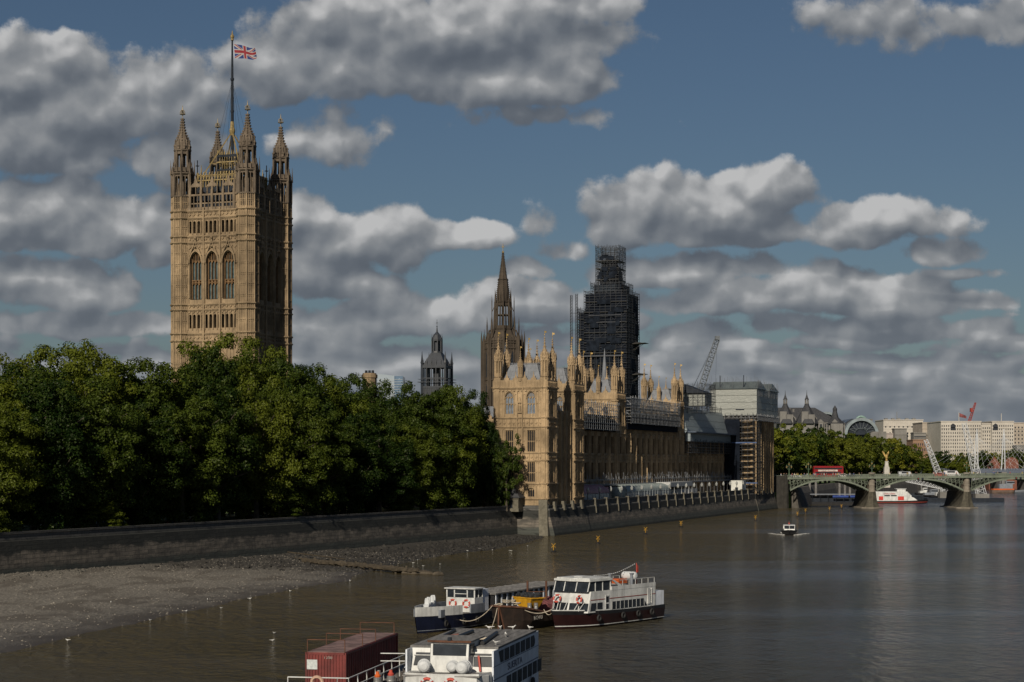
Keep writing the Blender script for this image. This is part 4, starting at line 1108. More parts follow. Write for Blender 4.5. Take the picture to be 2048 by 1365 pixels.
m = MB(); m.ball((0, 0, 86.6), .4, 6, 5); m.tube((0, 0, 86), (0, 0, 89.4), .11, 4); m.box(-.5, .5, -.08, .08, 88.2, 88.45); m.build('gilt_finial', gold_s, ct)

# ================================================================== clock tower wrapped in scaffolding
sc_dark = mat('scaffold_netting', (.009, .012, .019), .85, .45, .25, spec=.05)
sc_net2 = mat('pale_netting', (.032, .040, .052), .8, .4, .3, spec=.05)
tube_m = mat('scaffold_tube', (.016, .020, .027), .5, .35, 1)
tube_l = mat('bright_scaffold_tube', (.20, .21, .225), .45, .35, 1)
board = mat('scaffold_board', (.035, .034, .031), .8, .3)
def cage(mb, x0, x1, y0, y1, z0, z1, sx=2.4, sz=2.0, r=.09, braces=.35, faces='SENW', rr=None):
    rr = rr or random.Random(int(x0*7+z0)); nz = max(1, round((z1-z0)/sz))
    def side(p, q, on):
        p = Vector((*p, 0)); q = Vector((*q, 0)); n = max(1, round((q-p).length/sx))
        for i in range(n+1):
            c = p.lerp(q, i/n); mb.tube((c.x, c.y, z0-rr.random()*.3), (c.x, c.y, z1+rr.random()*.9), r, 4)
        for j in range(nz+1):
            z = z0+(z1-z0)*j/nz; mb.tube((p.x, p.y, z), (q.x, q.y, z), r, 4)
            mb.tube((p.x, p.y, z+.9), (q.x, q.y, z+.9), r*.6, 4) if j < nz else None
        for j in range(nz):
            for i in range(n):
                if rr.random() < braces:
                    a = p.lerp(q, i/n); b = p.lerp(q, (i+1)/n); za = z0+(z1-z0)*j/nz; zb = z0+(z1-z0)*(j+1)/nz
                    if rr.random() < .5: a, b = b, a
                    mb.tube((a.x, a.y, za), (b.x, b.y, zb), r*.7, 4)
    if 'S' in faces: side((x0, y0), (x1, y0), 1)
    if 'E' in faces: side((x1, y0), (x1, y1), 1)
    if 'N' in faces: side((x1, y1), (x0, y1), 1)
    if 'W' in faces: side((x0, y1), (x0, y0), 1)
def decks(mb, x0, x1, y0, y1, zs, t=.12):
    for z in zs: mb.box(x0, x1, y0, y1, z, z+t)
et = thing('scaffolded_clock_tower', (*at(1219, 752), 0), PAL_RZ, 'tall clock tower wrapped in dark scaffolding and netting, narrower caged top', 'tower')
core = MB(); core.box(-8.0, 9.2, -7.5, 11, 6, 86.5); core.box(-11.0, -8.1, -7.4, 3.2, 30, 79); core.box(-5.2, 6.5, -5, 8, 86.5, 90.5); core.box(-3.2, 4.0, -3.2, 5, 90.5, 96.5)
core.hexa([(-3.2, -3.2, 96.5), (4, -3.2, 96.5), (4, 5, 96.5), (-3.2, 5, 96.5)], [(-.4, -.4, 103), (1, -.4, 103), (1, 1, 103), (-.4, 1, 103)])
core.build('netting', sc_dark, et)
rs = random.Random(41)
npm = mat('net_patch', (.012, .016, .024), .8, .6, .5, spec=.05)
for i in range(54):
    m = MB()
    z = 22+rs.random()*62; h_ = rs.choice((2.1, 4.2, 2.1)); w_ = rs.uniform(1.5, 6)
    if rs.random() < .62: a = rs.uniform(-8.6, 9.7-w_); m.box(a, a+w_, -8.3-rs.random()*.25, -8.2, z, z+h_)
    else: a = rs.uniform(-8, 11.5-w_); m.box(9.75, 9.8+rs.random()*.2, a, a+w_, z, z+h_)
    m.build('net_patch', npm, et)
for i in range(16):
    m = MB(); z = 91.5+rs.random()*10; a = rs.uniform(-4.6, 2.5); m.box(a, a+rs.uniform(1, 3), -4.72-rs.random()*.02, -4.65, z, z+1.5)
    m.build('net_patch', npm, et)
m = MB(); cage(m, -8.6, 9.7, -8.1, 11.6, 20, 87.6, 2.3, 2.1, .10, .25); cage(m, -11.6, -8.6, -8.1, 4, 30, 80.5, 1.6, 2.1, .10, .4)
cage(m, -6.4, 7.6, -6, 9, 87, 91.2, 1.8, 1.7, .10, .4); cage(m, -4.7, 5.3, -4.6, 6, 91, 106.4, 1.25, 1.55, .085, .45); cage(m, -2.5, 3, -2.5, 3.5, 97, 106.2, 1.6, 1.55, .08, .4)
m.build('scaffold_frame', tube_m, et)
m = MB(); decks(m, -8.7, 9.8, -8.2, -7.4, [20+2.1*i for i in range(0, 32, 2)], .16); decks(m, -4.6, 5.2, -4.5, 5.9, [92.6, 97.2, 100.3], .25); decks(m, -11.5, -8.6, -8, 3.9, [34+4.2*i for i in range(11)], .25)
m.build('scaffold_decks', board, et)
m = MB()
for z in (60.6,): m.box(-10.5, 8.2, -9.2, -7.6, z, z+.5)
for z in (51.6, 77.5, 74.6): m.box(-6.5, 7.4, -8.5, -8.2, z, z+.22)
for i in range(12): m.tube((-4+i*.95, -8.5, 52.5), (-3.5+i*.95, -8.5, 54.8), .07, 3); m.tube((-3.1+i*.95, -8.5, 52.5), (-3.5+i*.95, -8.5, 54.8), .07, 3)
for i in range(9): m.tube((-7+i*1.9, -8.6, 52), (-7+i*1.9, -8.6, 60.6), .09, 4)
m.build('loading_gantry', mat('gantry_steel', (.05, .054, .064), .5, .3), et)
for b_ in ((-5, 8.8, -8.0, -7.55, 45.5, 49.3), (-7, 5, -8.0, -7.56, 40, 44), (-4.5, 4.6, -5.3, -5.05, 87.6, 90.4), (9.2, 9.5, -6, 10, 80, 86)):
    m = MB(); m.box(*b_); m.build('pale_netting', sc_net2, et)
m = MB()
for z, l in ((66, 5.5), (53.2, 5.2)):
    m.hexa([(9.7, 0, z), (9.7+l, 0, z+.4), (9.7+l, 6, z+.4), (9.7, 6, z)], [(9.7, 0, z+.25), (9.7+l, 0, z+.55), (9.7+l, 6, z+.55), (9.7, 6, z+1.3)]); m.tube((9.7, 3, z-2.4), (9.7+l*.8, 3, z+.3), .09, 4); m.tube((9.7, 1, z-2.4), (9.7+l*.8, 1, z+.3), .09, 4)
m.build('cantilever_platform', board, et)
m = MB()
for x in (-15.2, -12.9):
    for dx, dy in ((0, 0), (.7, 0), (.7, .7), (0, .7)): m.tube((x+dx, -6+dy, 10), (x+dx, -6+dy, 86.5 if x < -14 else 87), .09, 4)
    for i in range(62):
        z = 11+i*1.22; m.tube((x, -6, z), (x+.7, -6, z+1.2), .06, 3); m.tube((x, -6, z), (x+.7, -6, z), .06, 3); m.tube((x, -5.3, z), (x, -6, z+1.2), .05, 3)
for z in (38, 50, 60.5, 72, 79): m.tube((-15, -5.6, z), (-8.6, -5.6, z), .1, 4)
m.build('hoist_mast', tube_m, et)

# ================================================================== grey lantern tower beyond the trees
gt = thing('lantern_tower', (*at(874, 620), 0), radians(-14), 'grey square lantern tower with open belfry and small cupola, above the tree tops', 'tower')
m = MB(); h = 4.1
m.box(-h, h, -h, h, 10, 44.5)
for k in range(4):
    m.M = Matrix.Rotation(k*pi/2, 4, 'Z')
    for i in range(6): s = -h+2*h*i/5; m.tube((s, -h, 40), (s, -h, 51.6), .3 if i in (0, 5) else .2, 4); m.cone(s, -h, 52.3, 55, .22, .02, 4)
    ribs(m, -h, h, 10, 38, 44, .12, -h+.1) if False else None
    for i in range(11): s = -h+2*h*i/10; m.box(s-.1, s+.1, -h-.15, -h, 36, 44.2)
    m.box(-h, h, -h-.2, -h+.2, 44.2, 44.8); m.box(-h, h, -h-.3, -h+.3, 51.4, 52.3); m.box(-h, h, -h-.1, -h+.1, 47.6, 47.9)
    m.box(-h-1.2, h+1.2, -h-1.3, -h-1.1, 46.2, 46.4); m.box(-h-1.2, h+1.2, -h-1.3, -h-1.2, 47.3, 47.4)
    m.lathe(-h, -h, [(36, .5), (53, .45), (53.2, .6), (54, .4), (57.5, .04)], 6)
m.M = None
m.box(-1.1, 1.1, -1.1, 1.1, 44, 52)
m.hexa([(-h, -h, 52.2), (h, -h, 52.2), (h, h, 52.2), (-h, h, 52.2)], [(-1.7, -1.7, 57), (1.7, -1.7, 57), (1.7, 1.7, 57), (-1.7, 1.7, 57)])
for i in range(8):
    a = pi/8+i*pi/4; m.tube((1.75*cos(a), 1.75*sin(a), 57), (1.75*cos(a), 1.75*sin(a), 61.8), .24, 4); m.cone(1.8*cos(a), 1.8*sin(a), 61.8, 64, .16, .02, 4)
m.lathe(0, 0, [(57, .9), (61.8, .9)], 8); m.lathe(0, 0, [(57, 1.95), (57.6, 1.8)], 8); m.lathe(0, 0, [(61.3, 1.9), (62, 1.9), (63.5, 1.2), (64.6, .35), (66.5, .12)], 8); m.ball((0, 0, 66.6), .25, 6, 4); m.tube((0, 0, 66), (0, 0, 69.2), .07, 4); m.box(-.35, .35, -.04, .04, 67.8, 68.0)
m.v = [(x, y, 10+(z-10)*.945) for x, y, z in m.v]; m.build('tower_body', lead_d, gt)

# ================================================================== roof scaffolds, sheeting, marquees, crane
def scaff(name, label, boxes, extra=None, m_=None, cat='scaffolding'):
    t_ = palobj(name, label, cat)
    m = MB()
    for b in boxes: cage(m, *b[:6], *(b[6:] or (1.6, 1.9, .075, .4)))
    m.build('scaffold_frame', m_ or tube_l, t_)
    return t_
s1 = scaff('roof_scaffold', 'small scaffold cage over the parapet just right of the corner pavilion', [(-11.4, -8.2, 30, 88.5, 25.6, 32.5, 1.9, 1.7, .075, .45)])
m = MB(); m.box(-9.2, -9.0, 30, 88, 25.2, 28.4); m.build('dark_netting', sc_dark, s1)
m = MB(); decks(m, -11.3, -8.3, 30, 88, [25.5, 27.4, 29.3], .15); m.build('scaffold_decks', board, s1)
s2 = scaff('roof_scaffold', 'long bristling scaffold along the parapet between the two tall river towers', [(-11.6, -8.0, 100.2, 157.8, 28, 35.0, 1.6, 1.7, .08, .55), (-20, -11.6, 100.2, 157.8, 32, 35.4, 3, 1.7, .08, .3)])
m = MB(); m.box(-9.2, -9.0, 100, 158, 26.2, 30.6); m.build('dark_netting', sc_dark, s2)
m = MB(); decks(m, -11.5, -8.1, 100, 158, [28.0, 30.0, 32.2], .18); m.build('scaffold_decks', board, s2)
s3 = scaff('facade_scaffold', 'scaffold climbing the shaded side of the far pavilion below the white enclosure', [(-9.6, .3, 228.3, 230.6, 7, 33.4, 1.9, 2.0, .08, .3), (.2, 1.5, 228.3, 237, 7, 33.4, 1.9, 2.0, .08, .2)], None, tube_m)
m = MB(); decks(m, -9.6, .4, 228.4, 230.6, [9+2*i for i in range(12)], .16); m.build('scaffold_decks', board, s3)
m = MB(); m.box(-9.8, -4.4, 228.1, 228.25, 7, 32); m.build('debris_netting', sc_dark, s3)
m = MB(); m.box(-9.5, 1.6, 228.0, 228.2, 23.6, 24.0); m.box(-9.5, 1.8, 228.0, 228.2, 9.6, 10); m.build('blue_toeboard', mat('blue_board', (.05, .09, .20), .6), s3)
s4 = scaff('terrace_scaffold', 'low walkway scaffold in front of the ground floor above the marquees', [(-9.7, -7.2, 29.5, 228, 11.0, 12.2, 2.4, 1.2, .06, .1)])
m = MB(); decks(m, -9.7, -7.0, 29.5, 228, [10.6], .3)
for i in range(40): m.box(-7.1, -7.0, 30+5*i, 30.25+5*i, 6.0, 10.6)
m.build('scaffold_decks', mat('grey_boarding', (.14, .145, .155), .7), s4)
m = MB()
rs = random.Random(9)
for i in range(170): b = 31+rs.random()*190; m.tube((-7.2-rs.random(), b, 12), (-7.2-rs.random(), b, 12.8+rs.random()*1.4), .05, 3)
m.build('loose_tubes', tube_l, s4)['kind'] = 'stuff'

def sheet_mat(name, col):
    m = bpy.data.materials.new(name); m.use_nodes = True
    t = NT(m.node_tree); b = t.n['Principled BSDF']; P = t.new('ShaderNodeTexCoord').outputs['Object']
    sp = t.new('ShaderNodeSeparateXYZ'); t.l.new(P, sp.inputs[0])
    n = t.noise(t.vm('MULTIPLY', P, (.35, .35, 1)), 1.3, 7, .7, 1.6)
    seam = t.m('FRACT', t.m('ADD', t.m('MULTIPLY', sp.outputs[2], .42), t.m('MULTIPLY', n, .25)))
    s = t.smooth(seam, .0, .12)
    c = t.mix(s, tuple(x*.72 for x in col), t.mix(n, tuple(x*.86 for x in col), col))
    t.l.new(c, b.inputs['Base Color']); b.inputs['Roughness'].default_value = .5
    bn = t.new('ShaderNodeBump'); bn.inputs['Strength'].default_value = .8; bn.inputs['Distance'].default_value = .4
    t.l.new(t.m('ADD', n, t.m('MULTIPLY', s, .4)), bn.inputs['Height']); t.l.new(bn.outputs[0], b.inputs['Normal'])
    return m
sheet = sheet_mat('white_sheeting', (.27, .285, .265)); sheet_g = sheet_mat('grey_sheeting', (.21, .25, .27)); sheet_s = sheet_mat('side_sheeting', (.36, .385, .37))
tin = mat('tin_roof', (.11, .13, .13), .45, .3, .3, stretch=(1, .2, 1))
bx = palobj('sheeted_enclosure', 'big white sheeted box with a low grey pitched roof on top of the far pavilion', 'scaffold enclosure')
m = MB(); rg = []
m.box(-15.2, 1.4, 229, 267, 33.2, 42.6); m.build('sheeting', sheet, bx)
m = MB(); m.hexa([(-15.8, 228.5, 42.6), (1.9, 228.5, 42.6), (1.9, 244, 42.6), (-15.8, 244, 42.6)], [(-15.4, 236, 45.4), (1.2, 236, 45.4), (1.2, 236.6, 45.4), (-15.4, 236.6, 45.4)])
m.hexa([(-15.8, 250, 42.6), (1.9, 250, 42.6), (1.9, 267.5, 42.6), (-15.8, 267.5, 42.6)], [(-15.4, 258, 45.4), (1.2, 258, 45.4), (1.2, 258.6, 45.4), (-15.4, 258.6, 45.4)]); m.build('roof', tin, bx)
m = MB(); cage(m, -15.6, 1.8, 228.6, 267.6, 31.6, 33.2, 1.4, 1.5, .09, .9)
rs = random.Random(4)
for i in range(46): a = rs.uniform(-15.5, 2); b = rs.choice((229, 236, 244, 266)); m.tube((a, b, 42), (a, b, 45.5+rs.random()*2.2), .05, 3)
for i in range(30): b = rs.uniform(229, 267); m.tube((1.8, b, 40), (1.8, b, 43.4+rs.random()*2.4), .05, 3)
m.build('support_scaffold', tube_l, bx)
m = MB(); m.box(-6, -3, 228.85, 229, 35.2, 35.6); m.build('vent_slot', iron_d, bx)
for a in (-11.8, -3.4): m = MB(); m.tube((a, 230, 43), (a, 230, 47.4), .14, 5); m.build('roof_mast', iron_d, bx)
sr = palobj('sheeted_roof', 'long grey-green sheeted roof cover between the second tall tower and the far pavilion', 'scaffold enclosure')
m = MB(); m.hexa([(-20, 169, 26.2), (-8.4, 169, 26.2), (-8.4, 230, 26.2), (-20, 230, 26.2)], [(-19, 169, 35.6), (-10.8, 169, 34.6), (-10.8, 230, 34.0), (-19, 230, 34.6)])
m.box(-9.2, -7.6, 169, 230, 23.6, 26.4); m.build('sheeting', sheet_g, sr)
m = MB(); m.box(-9, -5.6, 168.6, 231, 26.4, 26.75); m.build('walkway', mat('blue_walkway', (.06, .085, .13), .6), sr)
m = MB(); cage(m, -19, -11, 169, 230, 34.2, 35.8, 2.4, 1.5, .07, .3); cage(m, -9.6, -7.4, 169, 230, 20, 23.6, 2.2, 1.8, .09, .5); m.build('support_scaffold', tube_m, sr)

# behind the second tower: small white wrap and flag
sw = palobj('small_sheeted_box', 'small white sheeted box on the roof behind the second tall tower', 'scaffold enclosure')
m = MB(); m.box(-12, -4.6, 176, 186, 35.2, 39.2); m.build('sheeting', sheet, sw)
m = MB(); m.hexa([(-13, 175, 39.2), (-4, 175, 39.2), (-4, 186, 39.2), (-13, 186, 39.2)], [(-13, 175, 42.2), (-12, 175, 42.2), (-12, 186, 42.2), (-13, 186, 42.2)]); m.build('roof', iron_d, sw)
m = MB(); cage(m, -13, -3.6, 175, 187, 33, 42, 1.6, 1.8, .07, .3); m.build('support_scaffold', tube_m, sw)

# marquees on the terrace
def marquee(name, label, b0, b1, a0, a1, z, h, m_r, m_w, nb):
    t_ = palobj(name, label, 'marquee'); st = (b1-b0)/nb; r = MB(); w_ = MB()
    for i in range(nb):
        s0 = b0+st*i
        rings = []
        for j in range(7):
            f = j/6; y = s0+st*f; sc = .0+.28*sin(pi*f); prof = [(a1, z), (a1-.15, z+h*.45+sc*.5), (a1-(a1-a0)*.28, z+h*.85+sc), ((a0+a1)/2, z+h+sc), (a0, z+h*.9)]
            rings.append([(a, y, zz) for a, zz in prof])
        r.loft(rings, False, False)
        w_.box(a1-.12, a1-.02, s0+.15, s0+st-.15, z-2.4, z-.1); w_.box(a1-.2, a1+.05, s0-.08, s0+.08, z-2.6, z+.2)
    r.box(a0, a1-.3, b0+.05, b0+.1, z-2.5, z+h*.8); r.box(a0, a1-.3, b1-.1, b1-.05, z-2.5, z+h*.8)
    r.build('canopy', m_r, t_, True); w_.build('side_panels', m_w, t_); return t_
pane_m = mat('marquee_window', (.34, .38, .40), .25, .35, .8)
marquee('terrace_marquee', 'pink ribbed marquee on the terrace beside the corner pavilion', 30, 60, -8.0, -2.6, 8.9, 1.9, mat('pink_canvas', (.36, .20, .215), .7, .25, .8), pane_m, 12)
marquee('terrace_marquee', 'pale green glazed marquee in the middle of the terrace', 77, 124, -8.0, -2.6, 8.8, 1.8, mat('pale_canvas', (.26, .30, .29), .6, .25, .8), pane_m, 16)
hb = palobj('white_awning', 'flat white awning on the terrace after the pale green marquee', 'awning')
m = MB(); m.box(-8, -2.8, 124.5, 152, 9.7, 11.0); m.build('awning_fascia', mat('offwhite', (.42, .43, .43), .6, .2), hb)
m = MB()
for i in range(7): m.box(-3, -2.8, 125+i*4.4, 125.2+i*4.4, 6, 9.7)
m.box(-7, -6.8, 125, 175, 6, 8.6); m.build('awning_posts', mat('offwhite', (.42, .43, .43), .6, .2), hb)
kb = palobj('white_hut', 'small white hut at the far end of the terrace by the pavilion', 'hut')
m = MB(); m.box(-5, -1.2, 217, 223.5, 6, 10.6); m.box(-5.1, -1.1, 216.9, 223.6, 10.6, 10.75); m.build('hut_walls', mat('hut_white', (.55, .56, .53), .6, .15), kb)
m = MB(); m.box(-3.6, -2.6, 216.85, 217, 6.1, 8.4); m.build('door', iron_d, kb)
# terrace floor + lamps + planters
m = MB(); m.M = Matrix.Translation((PO[0], PO[1], 0)) @ Matrix.Rotation(-TH, 4, 'Z'); m.box(-10, -.45, 28.7, 231, 5, 6.1); struct(m.build('terrace_paving', paving))
lm = MB(); lm.lathe(0, 0, [(0, .22), (.5, .16), (.6, .08), (2.6, .07)], 6); lh = MB(); lh.lathe(0, 0, [(2.6, .12), (2.75, .26), (3.2, .34), (3.35, .2), (3.7, .04)], 6)
l0 = None
for i in range(19):
    b = 35+10.12*i; x, y = loc2w(-.9, b)
    if l0 is None:
        l0 = thing('terrace_lamp', (x, y, 6.1), PAL_RZ, 'dark iron lamp post on the terrace edge, one of the row between the stone piers', 'lamp post', 'lamp posts along the terrace edge')
        lm.build('post', iron_d, l0); lh.build('lantern', mat('lantern_glass', (.30, .31, .30), .3), l0); l0.scale = (1.25,)*3
    else: dup(l0, None, (x, y, 6.1))

# crawler crane behind
cr = thing('crane', (0, 0, 0), 0, 'grey lattice crane jib leaning right behind the palace roofs', 'crane')
def lattice(mb, p, q, w, n, r=.09, w2=None):
    p = Vector(p); q = Vector(q); d = (q-p).normalized(); a = Vector((0, 1, 0)); x = d.cross(a).normalized(); y = d.cross(x); w2 = w if w2 is None else w2
    c = [(1, 1), (1, -1), (-1, -1), (-1, 1)]
    def pt(f, k): ww = (w+(w2-w)*f)/2; return p.lerp(q, f)+x*(c[k][0]*ww)+y*(c[k][1]*ww)
    for k in range(4):
        mb.tube(pt(0, k), pt(1, k), r, 4)
        for i in range(n):
            mb.tube(pt(i/n, k), pt((i+1)/n, (k+1) % 4), r*.6, 3); mb.tube(pt((i+1)/n, k), pt((i+1)/n, (k+1) % 4), r*.6, 3)
crm = mat('crane_grey', (.10, .115, .13), .5, .25)
m = MB(); B0 = Vector(at(1391, 640, 812)); B1 = Vector(at(1434, 640, 680)); lattice(m, B0, B1, 2.2, 15, .14, 1.7)
m.box(B1.x-.7, B1.x+.9, B1.y-.7, B1.y+.7, B1.z-.2, B1.z+1.3)
base = MB(); base.box(B0.x-3, B0.x+2, B0.y-2, B0.y+2, 6, 8.8); base.box(B0.x-3.6, B0.x-1.2, B0.y-2, B0.y+2, 8, 10.5)
m.build('jib', crm, cr)
lat = MB(); lattice(lat, (B0.x-.2, B0.y, 8), B0, 2.2, 16, .14); lat.build('lower_jib', crm, cr); base.build('crane_cab', mat('crane_body', (.25, .26, .25), .5), cr)
m = MB(); p2 = at(1374, 640, 800); m.tube(B1, p2, .05, 3); m.tube(B1, (B1.x-.6, B1.y+.8, 40), .035, 3); m.tube((B1.x-.5, B1.y, B1.z), p2, .05, 3); m.tube(p2, B0, .1, 3); m.build('crane_cables', iron_d, cr)
# ================================================================== trees
def leaf_mat(name, c1, c2):
    m = bpy.data.materials.new(name); m.use_nodes = True
    t = NT(m.node_tree); t.n.remove(t.n['Principled BSDF']); out = [n for n in t.n if n.type == 'OUTPUT_MATERIAL'][0]
    g = t.new('ShaderNodeNewGeometry'); oi = t.new('ShaderNodeObjectInfo')
    n = t.noise(g.outputs['Position'], .55, 4, .7); n2 = t.noise(g.outputs['Position'], 3.0, 2, .6)
    k = t.m('ADD', t.m('MULTIPLY', n, .7), t.m('MULTIPLY', n2, .5)); k = t.smooth(t.m('ADD', k, t.m('MULTIPLY_ADD', oi.outputs['Random'], .3, -.15)), .4, .8)
    c = t.mix(k, c1, c2)
    c = t.mix(t.smooth(oi.outputs['Random'], .35, 1.0, 0, .8), c, t.mix(1.0, c, (1.3, 1.12, .9), 'MULTIPLY'))
    d = t.new('ShaderNodeBsdfDiffuse'); tr = t.new('ShaderNodeBsdfTranslucent'); mx = t.new('ShaderNodeMixShader')
    t.l.new(c, d.inputs[0]); t.l.new(t.mix(1.0, c, (1.0, 1.1, .5), 'MULTIPLY'), tr.inputs[0]); mx.inputs[0].default_value = .2
    gl = t.new('ShaderNodeBsdfGlossy'); gl.inputs[0].default_value = (.5, .5, .4, 1); gl.inputs[1].default_value = .45; m2 = t.new('ShaderNodeMixShader'); m2.inputs[0].default_value = .02
    t.l.new(d.outputs[0], mx.inputs[1]); t.l.new(tr.outputs[0], mx.inputs[2]); t.l.new(mx.outputs[0], m2.inputs[1]); t.l.new(gl.outputs[0], m2.inputs[2]); t.l.new(m2.outputs[0], out.inputs[0])
    return m
leaves = leaf_mat('plane_leaves', (.009, .022, .004), (.070, .096, .012))
leaves_y = leaf_mat('bright_leaves', (.028, .045, .006), (.115, .130, .015))
bark = mat('bark', (.075, .062, .045), .9, .5, 1.5)
def tree_meshes(seed, rx, rz, zc, nclump, nleaf, ls, lm, low=-.8):
    """crown of leaf clumps round an uneven envelope; trunk with limbs. height unit metres, base z=0"""
    r = random.Random(seed); vs = []; fs = []; cl = []
    lob = [(r.uniform(-.45, .45), r.uniform(-.45, .45), r.uniform(-.75, .6), r.uniform(.45, .6)) for _ in range(9)]
    tries = 0
    while len(cl) < nclump and tries < 6000:
        tries += 1
        L_ = r.choice(lob+[(0, 0, 0, .85), (0, 0, 0, .85), (0, 0, 0, .85)])
        u = r.uniform(-1, 1); a = r.uniform(0, 2*pi); q = sqrt(1-u*u); k = L_[3]*r.uniform(.72, 1.0)
        x, y, z = L_[0]+k*q*cos(a), L_[1]+k*q*sin(a), L_[2]+k*u
        if z < low or x*x+y*y > 1.1 or z > .93: continue
        if r.random() < .0: continue
        X, Y, Z = x*rx, y*rx, zc+z*rz
        s = r.uniform(1.0, 2.1)*rx/9*(1.15 if z < .4 else .85)
        if any((X-c[0])**2+(Y-c[1])**2+(Z-c[2])**2 < (.75*max(s, c[3]))**2 for c in cl): continue
        cl.append((X, Y, Z, s))
    tot = sum(c[3]**2 for c in cl)
    for (X, Y, Z, s) in cl:
        n = int(nleaf*s*s/tot)
        for _ in range(n):
            u = r.uniform(-.75, 1); a = r.uniform(0, 2*pi); q = sqrt(1-u*u); k = s*r.uniform(.5, 1.06)*(1+.25*sin(a*3+X)*q)
            cx, cy, cz = X+k*q*cos(a), Y+k*q*sin(a), Z+k*u*.82
            nx, ny, nz = q*cos(a)+r.uniform(-.75, .75), q*sin(a)+r.uniform(-.75, .75), u+.35+r.uniform(-.7, .7)
            N = Vector((nx, ny, nz)).normalized(); T = N.cross(Vector((r.uniform(-1, 1), r.uniform(-1, 1), r.uniform(-1, 1)))).normalized(); B = N.cross(T)
            h = ls*r.uniform(.6, 1.25); C = Vector((cx, cy, cz)); i = len(vs)
            vs += [tuple(C-T*h*.5), tuple(C+B*h*.42-N*h*.1), tuple(C+T*h*.55), tuple(C-B*h*.42-N*h*.1)]; fs.append((i, i+1, i+2, i+3))
    cm_ = bpy.data.meshes.new('crown'); cm_.from_pydata(vs, [], fs); cm_.materials.append(lm)
    m = MB(); H = zc+rz*.55; b = rx*.045+.12
    m.lathe(0, 0, [(-.5, b*1.7), (.6, b*1.2), (3, b), (H*.5, b*.75), (H, b*.25)], 8)
    for k in range(9):
        a = k*2.4+r.random(); z0 = 2.8+H*.5*r.random(); e = (rx*.72*cos(a), rx*.72*sin(a), z0+rz*r.uniform(.25, .7)); mid = (e[0]*.4, e[1]*.4, z0+(e[2]-z0)*.62)
        m.tube((0, 0, z0), mid, b*.45, 6, b*.3); m.tube(mid, e, b*.3, 5, b*.1)
        f = (mid[0]*1.5-mid[1]*.5, mid[1]*1.5+mid[0]*.5, mid[2]+2); m.tube(mid, f, b*.2, 4, b*.08)
    tm = bpy.data.meshes.new('trunk'); tm.from_pydata(m.v, [], m.f); tm.materials.append(bark)
    return cm_, tm
NEAR = [tree_meshes(11+i, 9, 12.6, 14.0, 150, 46000, .38, leaves, -1.0) for i in range(4)]    # 27 m
SMALL = [tree_meshes(40, 9, 11.5, 14, 70, 11000, .6, leaves, -1.0)]
FARM = [tree_meshes(60+i, 9, 10, 14, 70, 7500, .85, leaves, -1.0) for i in range(2)]
FARY = [tree_meshes(80+i, 9, 10, 14, 70, 7500, .85, leaves_y, -1.0) for i in range(2)]
def tree(name, x, y, z, h, wr, variant, rz, label, group, href=27.0):
    o = thing(name, (x, y, z), rz, label, 'tree', group)
    c = place('crown', variant[0], o, (0, 0, 0)); t_ = place('trunk', variant[1], o, (0, 0, 0))
    o.scale = (wr/9, wr/9, h/href); return o
PROF = [(-60, 700), (0, 692), (60, 678), (100, 664), (200, 668), (245, 668), (285, 738), (330, 726), (375, 700), (420, 664), (520, 672), (560, 690), (600, 708), (650, 726), (700, 742), (745, 758), (800, 764), (870, 764), (930, 776), (965, 800), (1000, 855), (1060, 900)]
ORD = ['first', 'second', 'third', 'fourth', 'fifth', 'sixth', 'seventh', 'eighth', 'ninth', 'tenth', 'eleventh', 'twelfth', 'thirteenth', 'fourteenth', 'fifteenth', 'sixteenth', 'seventeenth', 'eighteenth', 'nineteenth', 'twentieth']
ORD += ['twenty-'+o for o in ORD[:9]]
rt = random.Random(21)
def row(off, d0, d1, step, dy, wr, rowname):
    d = d0; n = 0
    while d < d1:
        x = wallx(d)-.92*off; y = d+.39*off+rt.uniform(-1.5, 1.5)
        px = 1024+F*x/y
        if px < -90: d += step; continue
        ytop = lerp(PROF, px)+dy+rt.uniform(4, 20)+(16 if px < 90 else 0); h = CAMH+(HORIZ-ytop)*y/F-6
        tree('plane_tree', x, y, 6.0, h*1.06, wr*rt.uniform(.93, 1.08), NEAR[n % 4 if rowname != 'back' else (n+2) % 4], rt.uniform(0, 6.28),
             f'{ORD[n]} tall leafy plane tree from the left in the {rowname} row of the riverside garden', 'plane trees of the riverside garden')
        n += 1; d += step
row(6.5, 232, 391, 11.0, 70, 8.2, 'front')
row(17, 230, 396, 11.5, 10, 9.4, 'middle')
row(30, 240, 405, 13, 0, 9.8, 'back')
for i, (px, yt, d, wr) in enumerate(((845, 768, 386, 9), (880, 766, 393, 8.2), (912, 774, 406, 7.4), (940, 788, 411, 5.4), (960, 806, 413, 4.4), (985, 842, 412, 3.4))):
    x, y = at(px, d); tree('plane_tree', x, y, 6, (CAMH+(HORIZ-yt)*d/F-6)*1.08, wr, NEAR[i % 4], i*2.1, f'{ORD[i]} of the yellower plane trees closing the right end of the garden', 'plane trees of the riverside garden')
tree('plane_tree', -1.25, 410.3, 6, 18.5, 3.7, SMALL[0], 1.0, 'small rounded tree at the right end, beside the lodge and the palace wall', 'plane trees of the riverside garden')
# low hanging bright saplings on the wall edge
for px, ytop, wr, lab in ((5, 968, 4.0, 'low bright bush hanging over the wall at the left edge'), (590, 958, 4.2, 'low bright leafy tree just behind the wall coping, left of the ladders'), (250, 985, 3.8, 'low dark leafy bush trailing over the wall in front of the garden trees')):
    k = (px-1024)/F; d = 176.1/(.426-k); x, y = wallx(d)-.92*3.2, d+.39*3.2
    tree('garden_bush', x, y, 6, CAMH+(HORIZ-ytop)*y/F-6, wr, SMALL[0], px, lab, 'low trees along the wall')
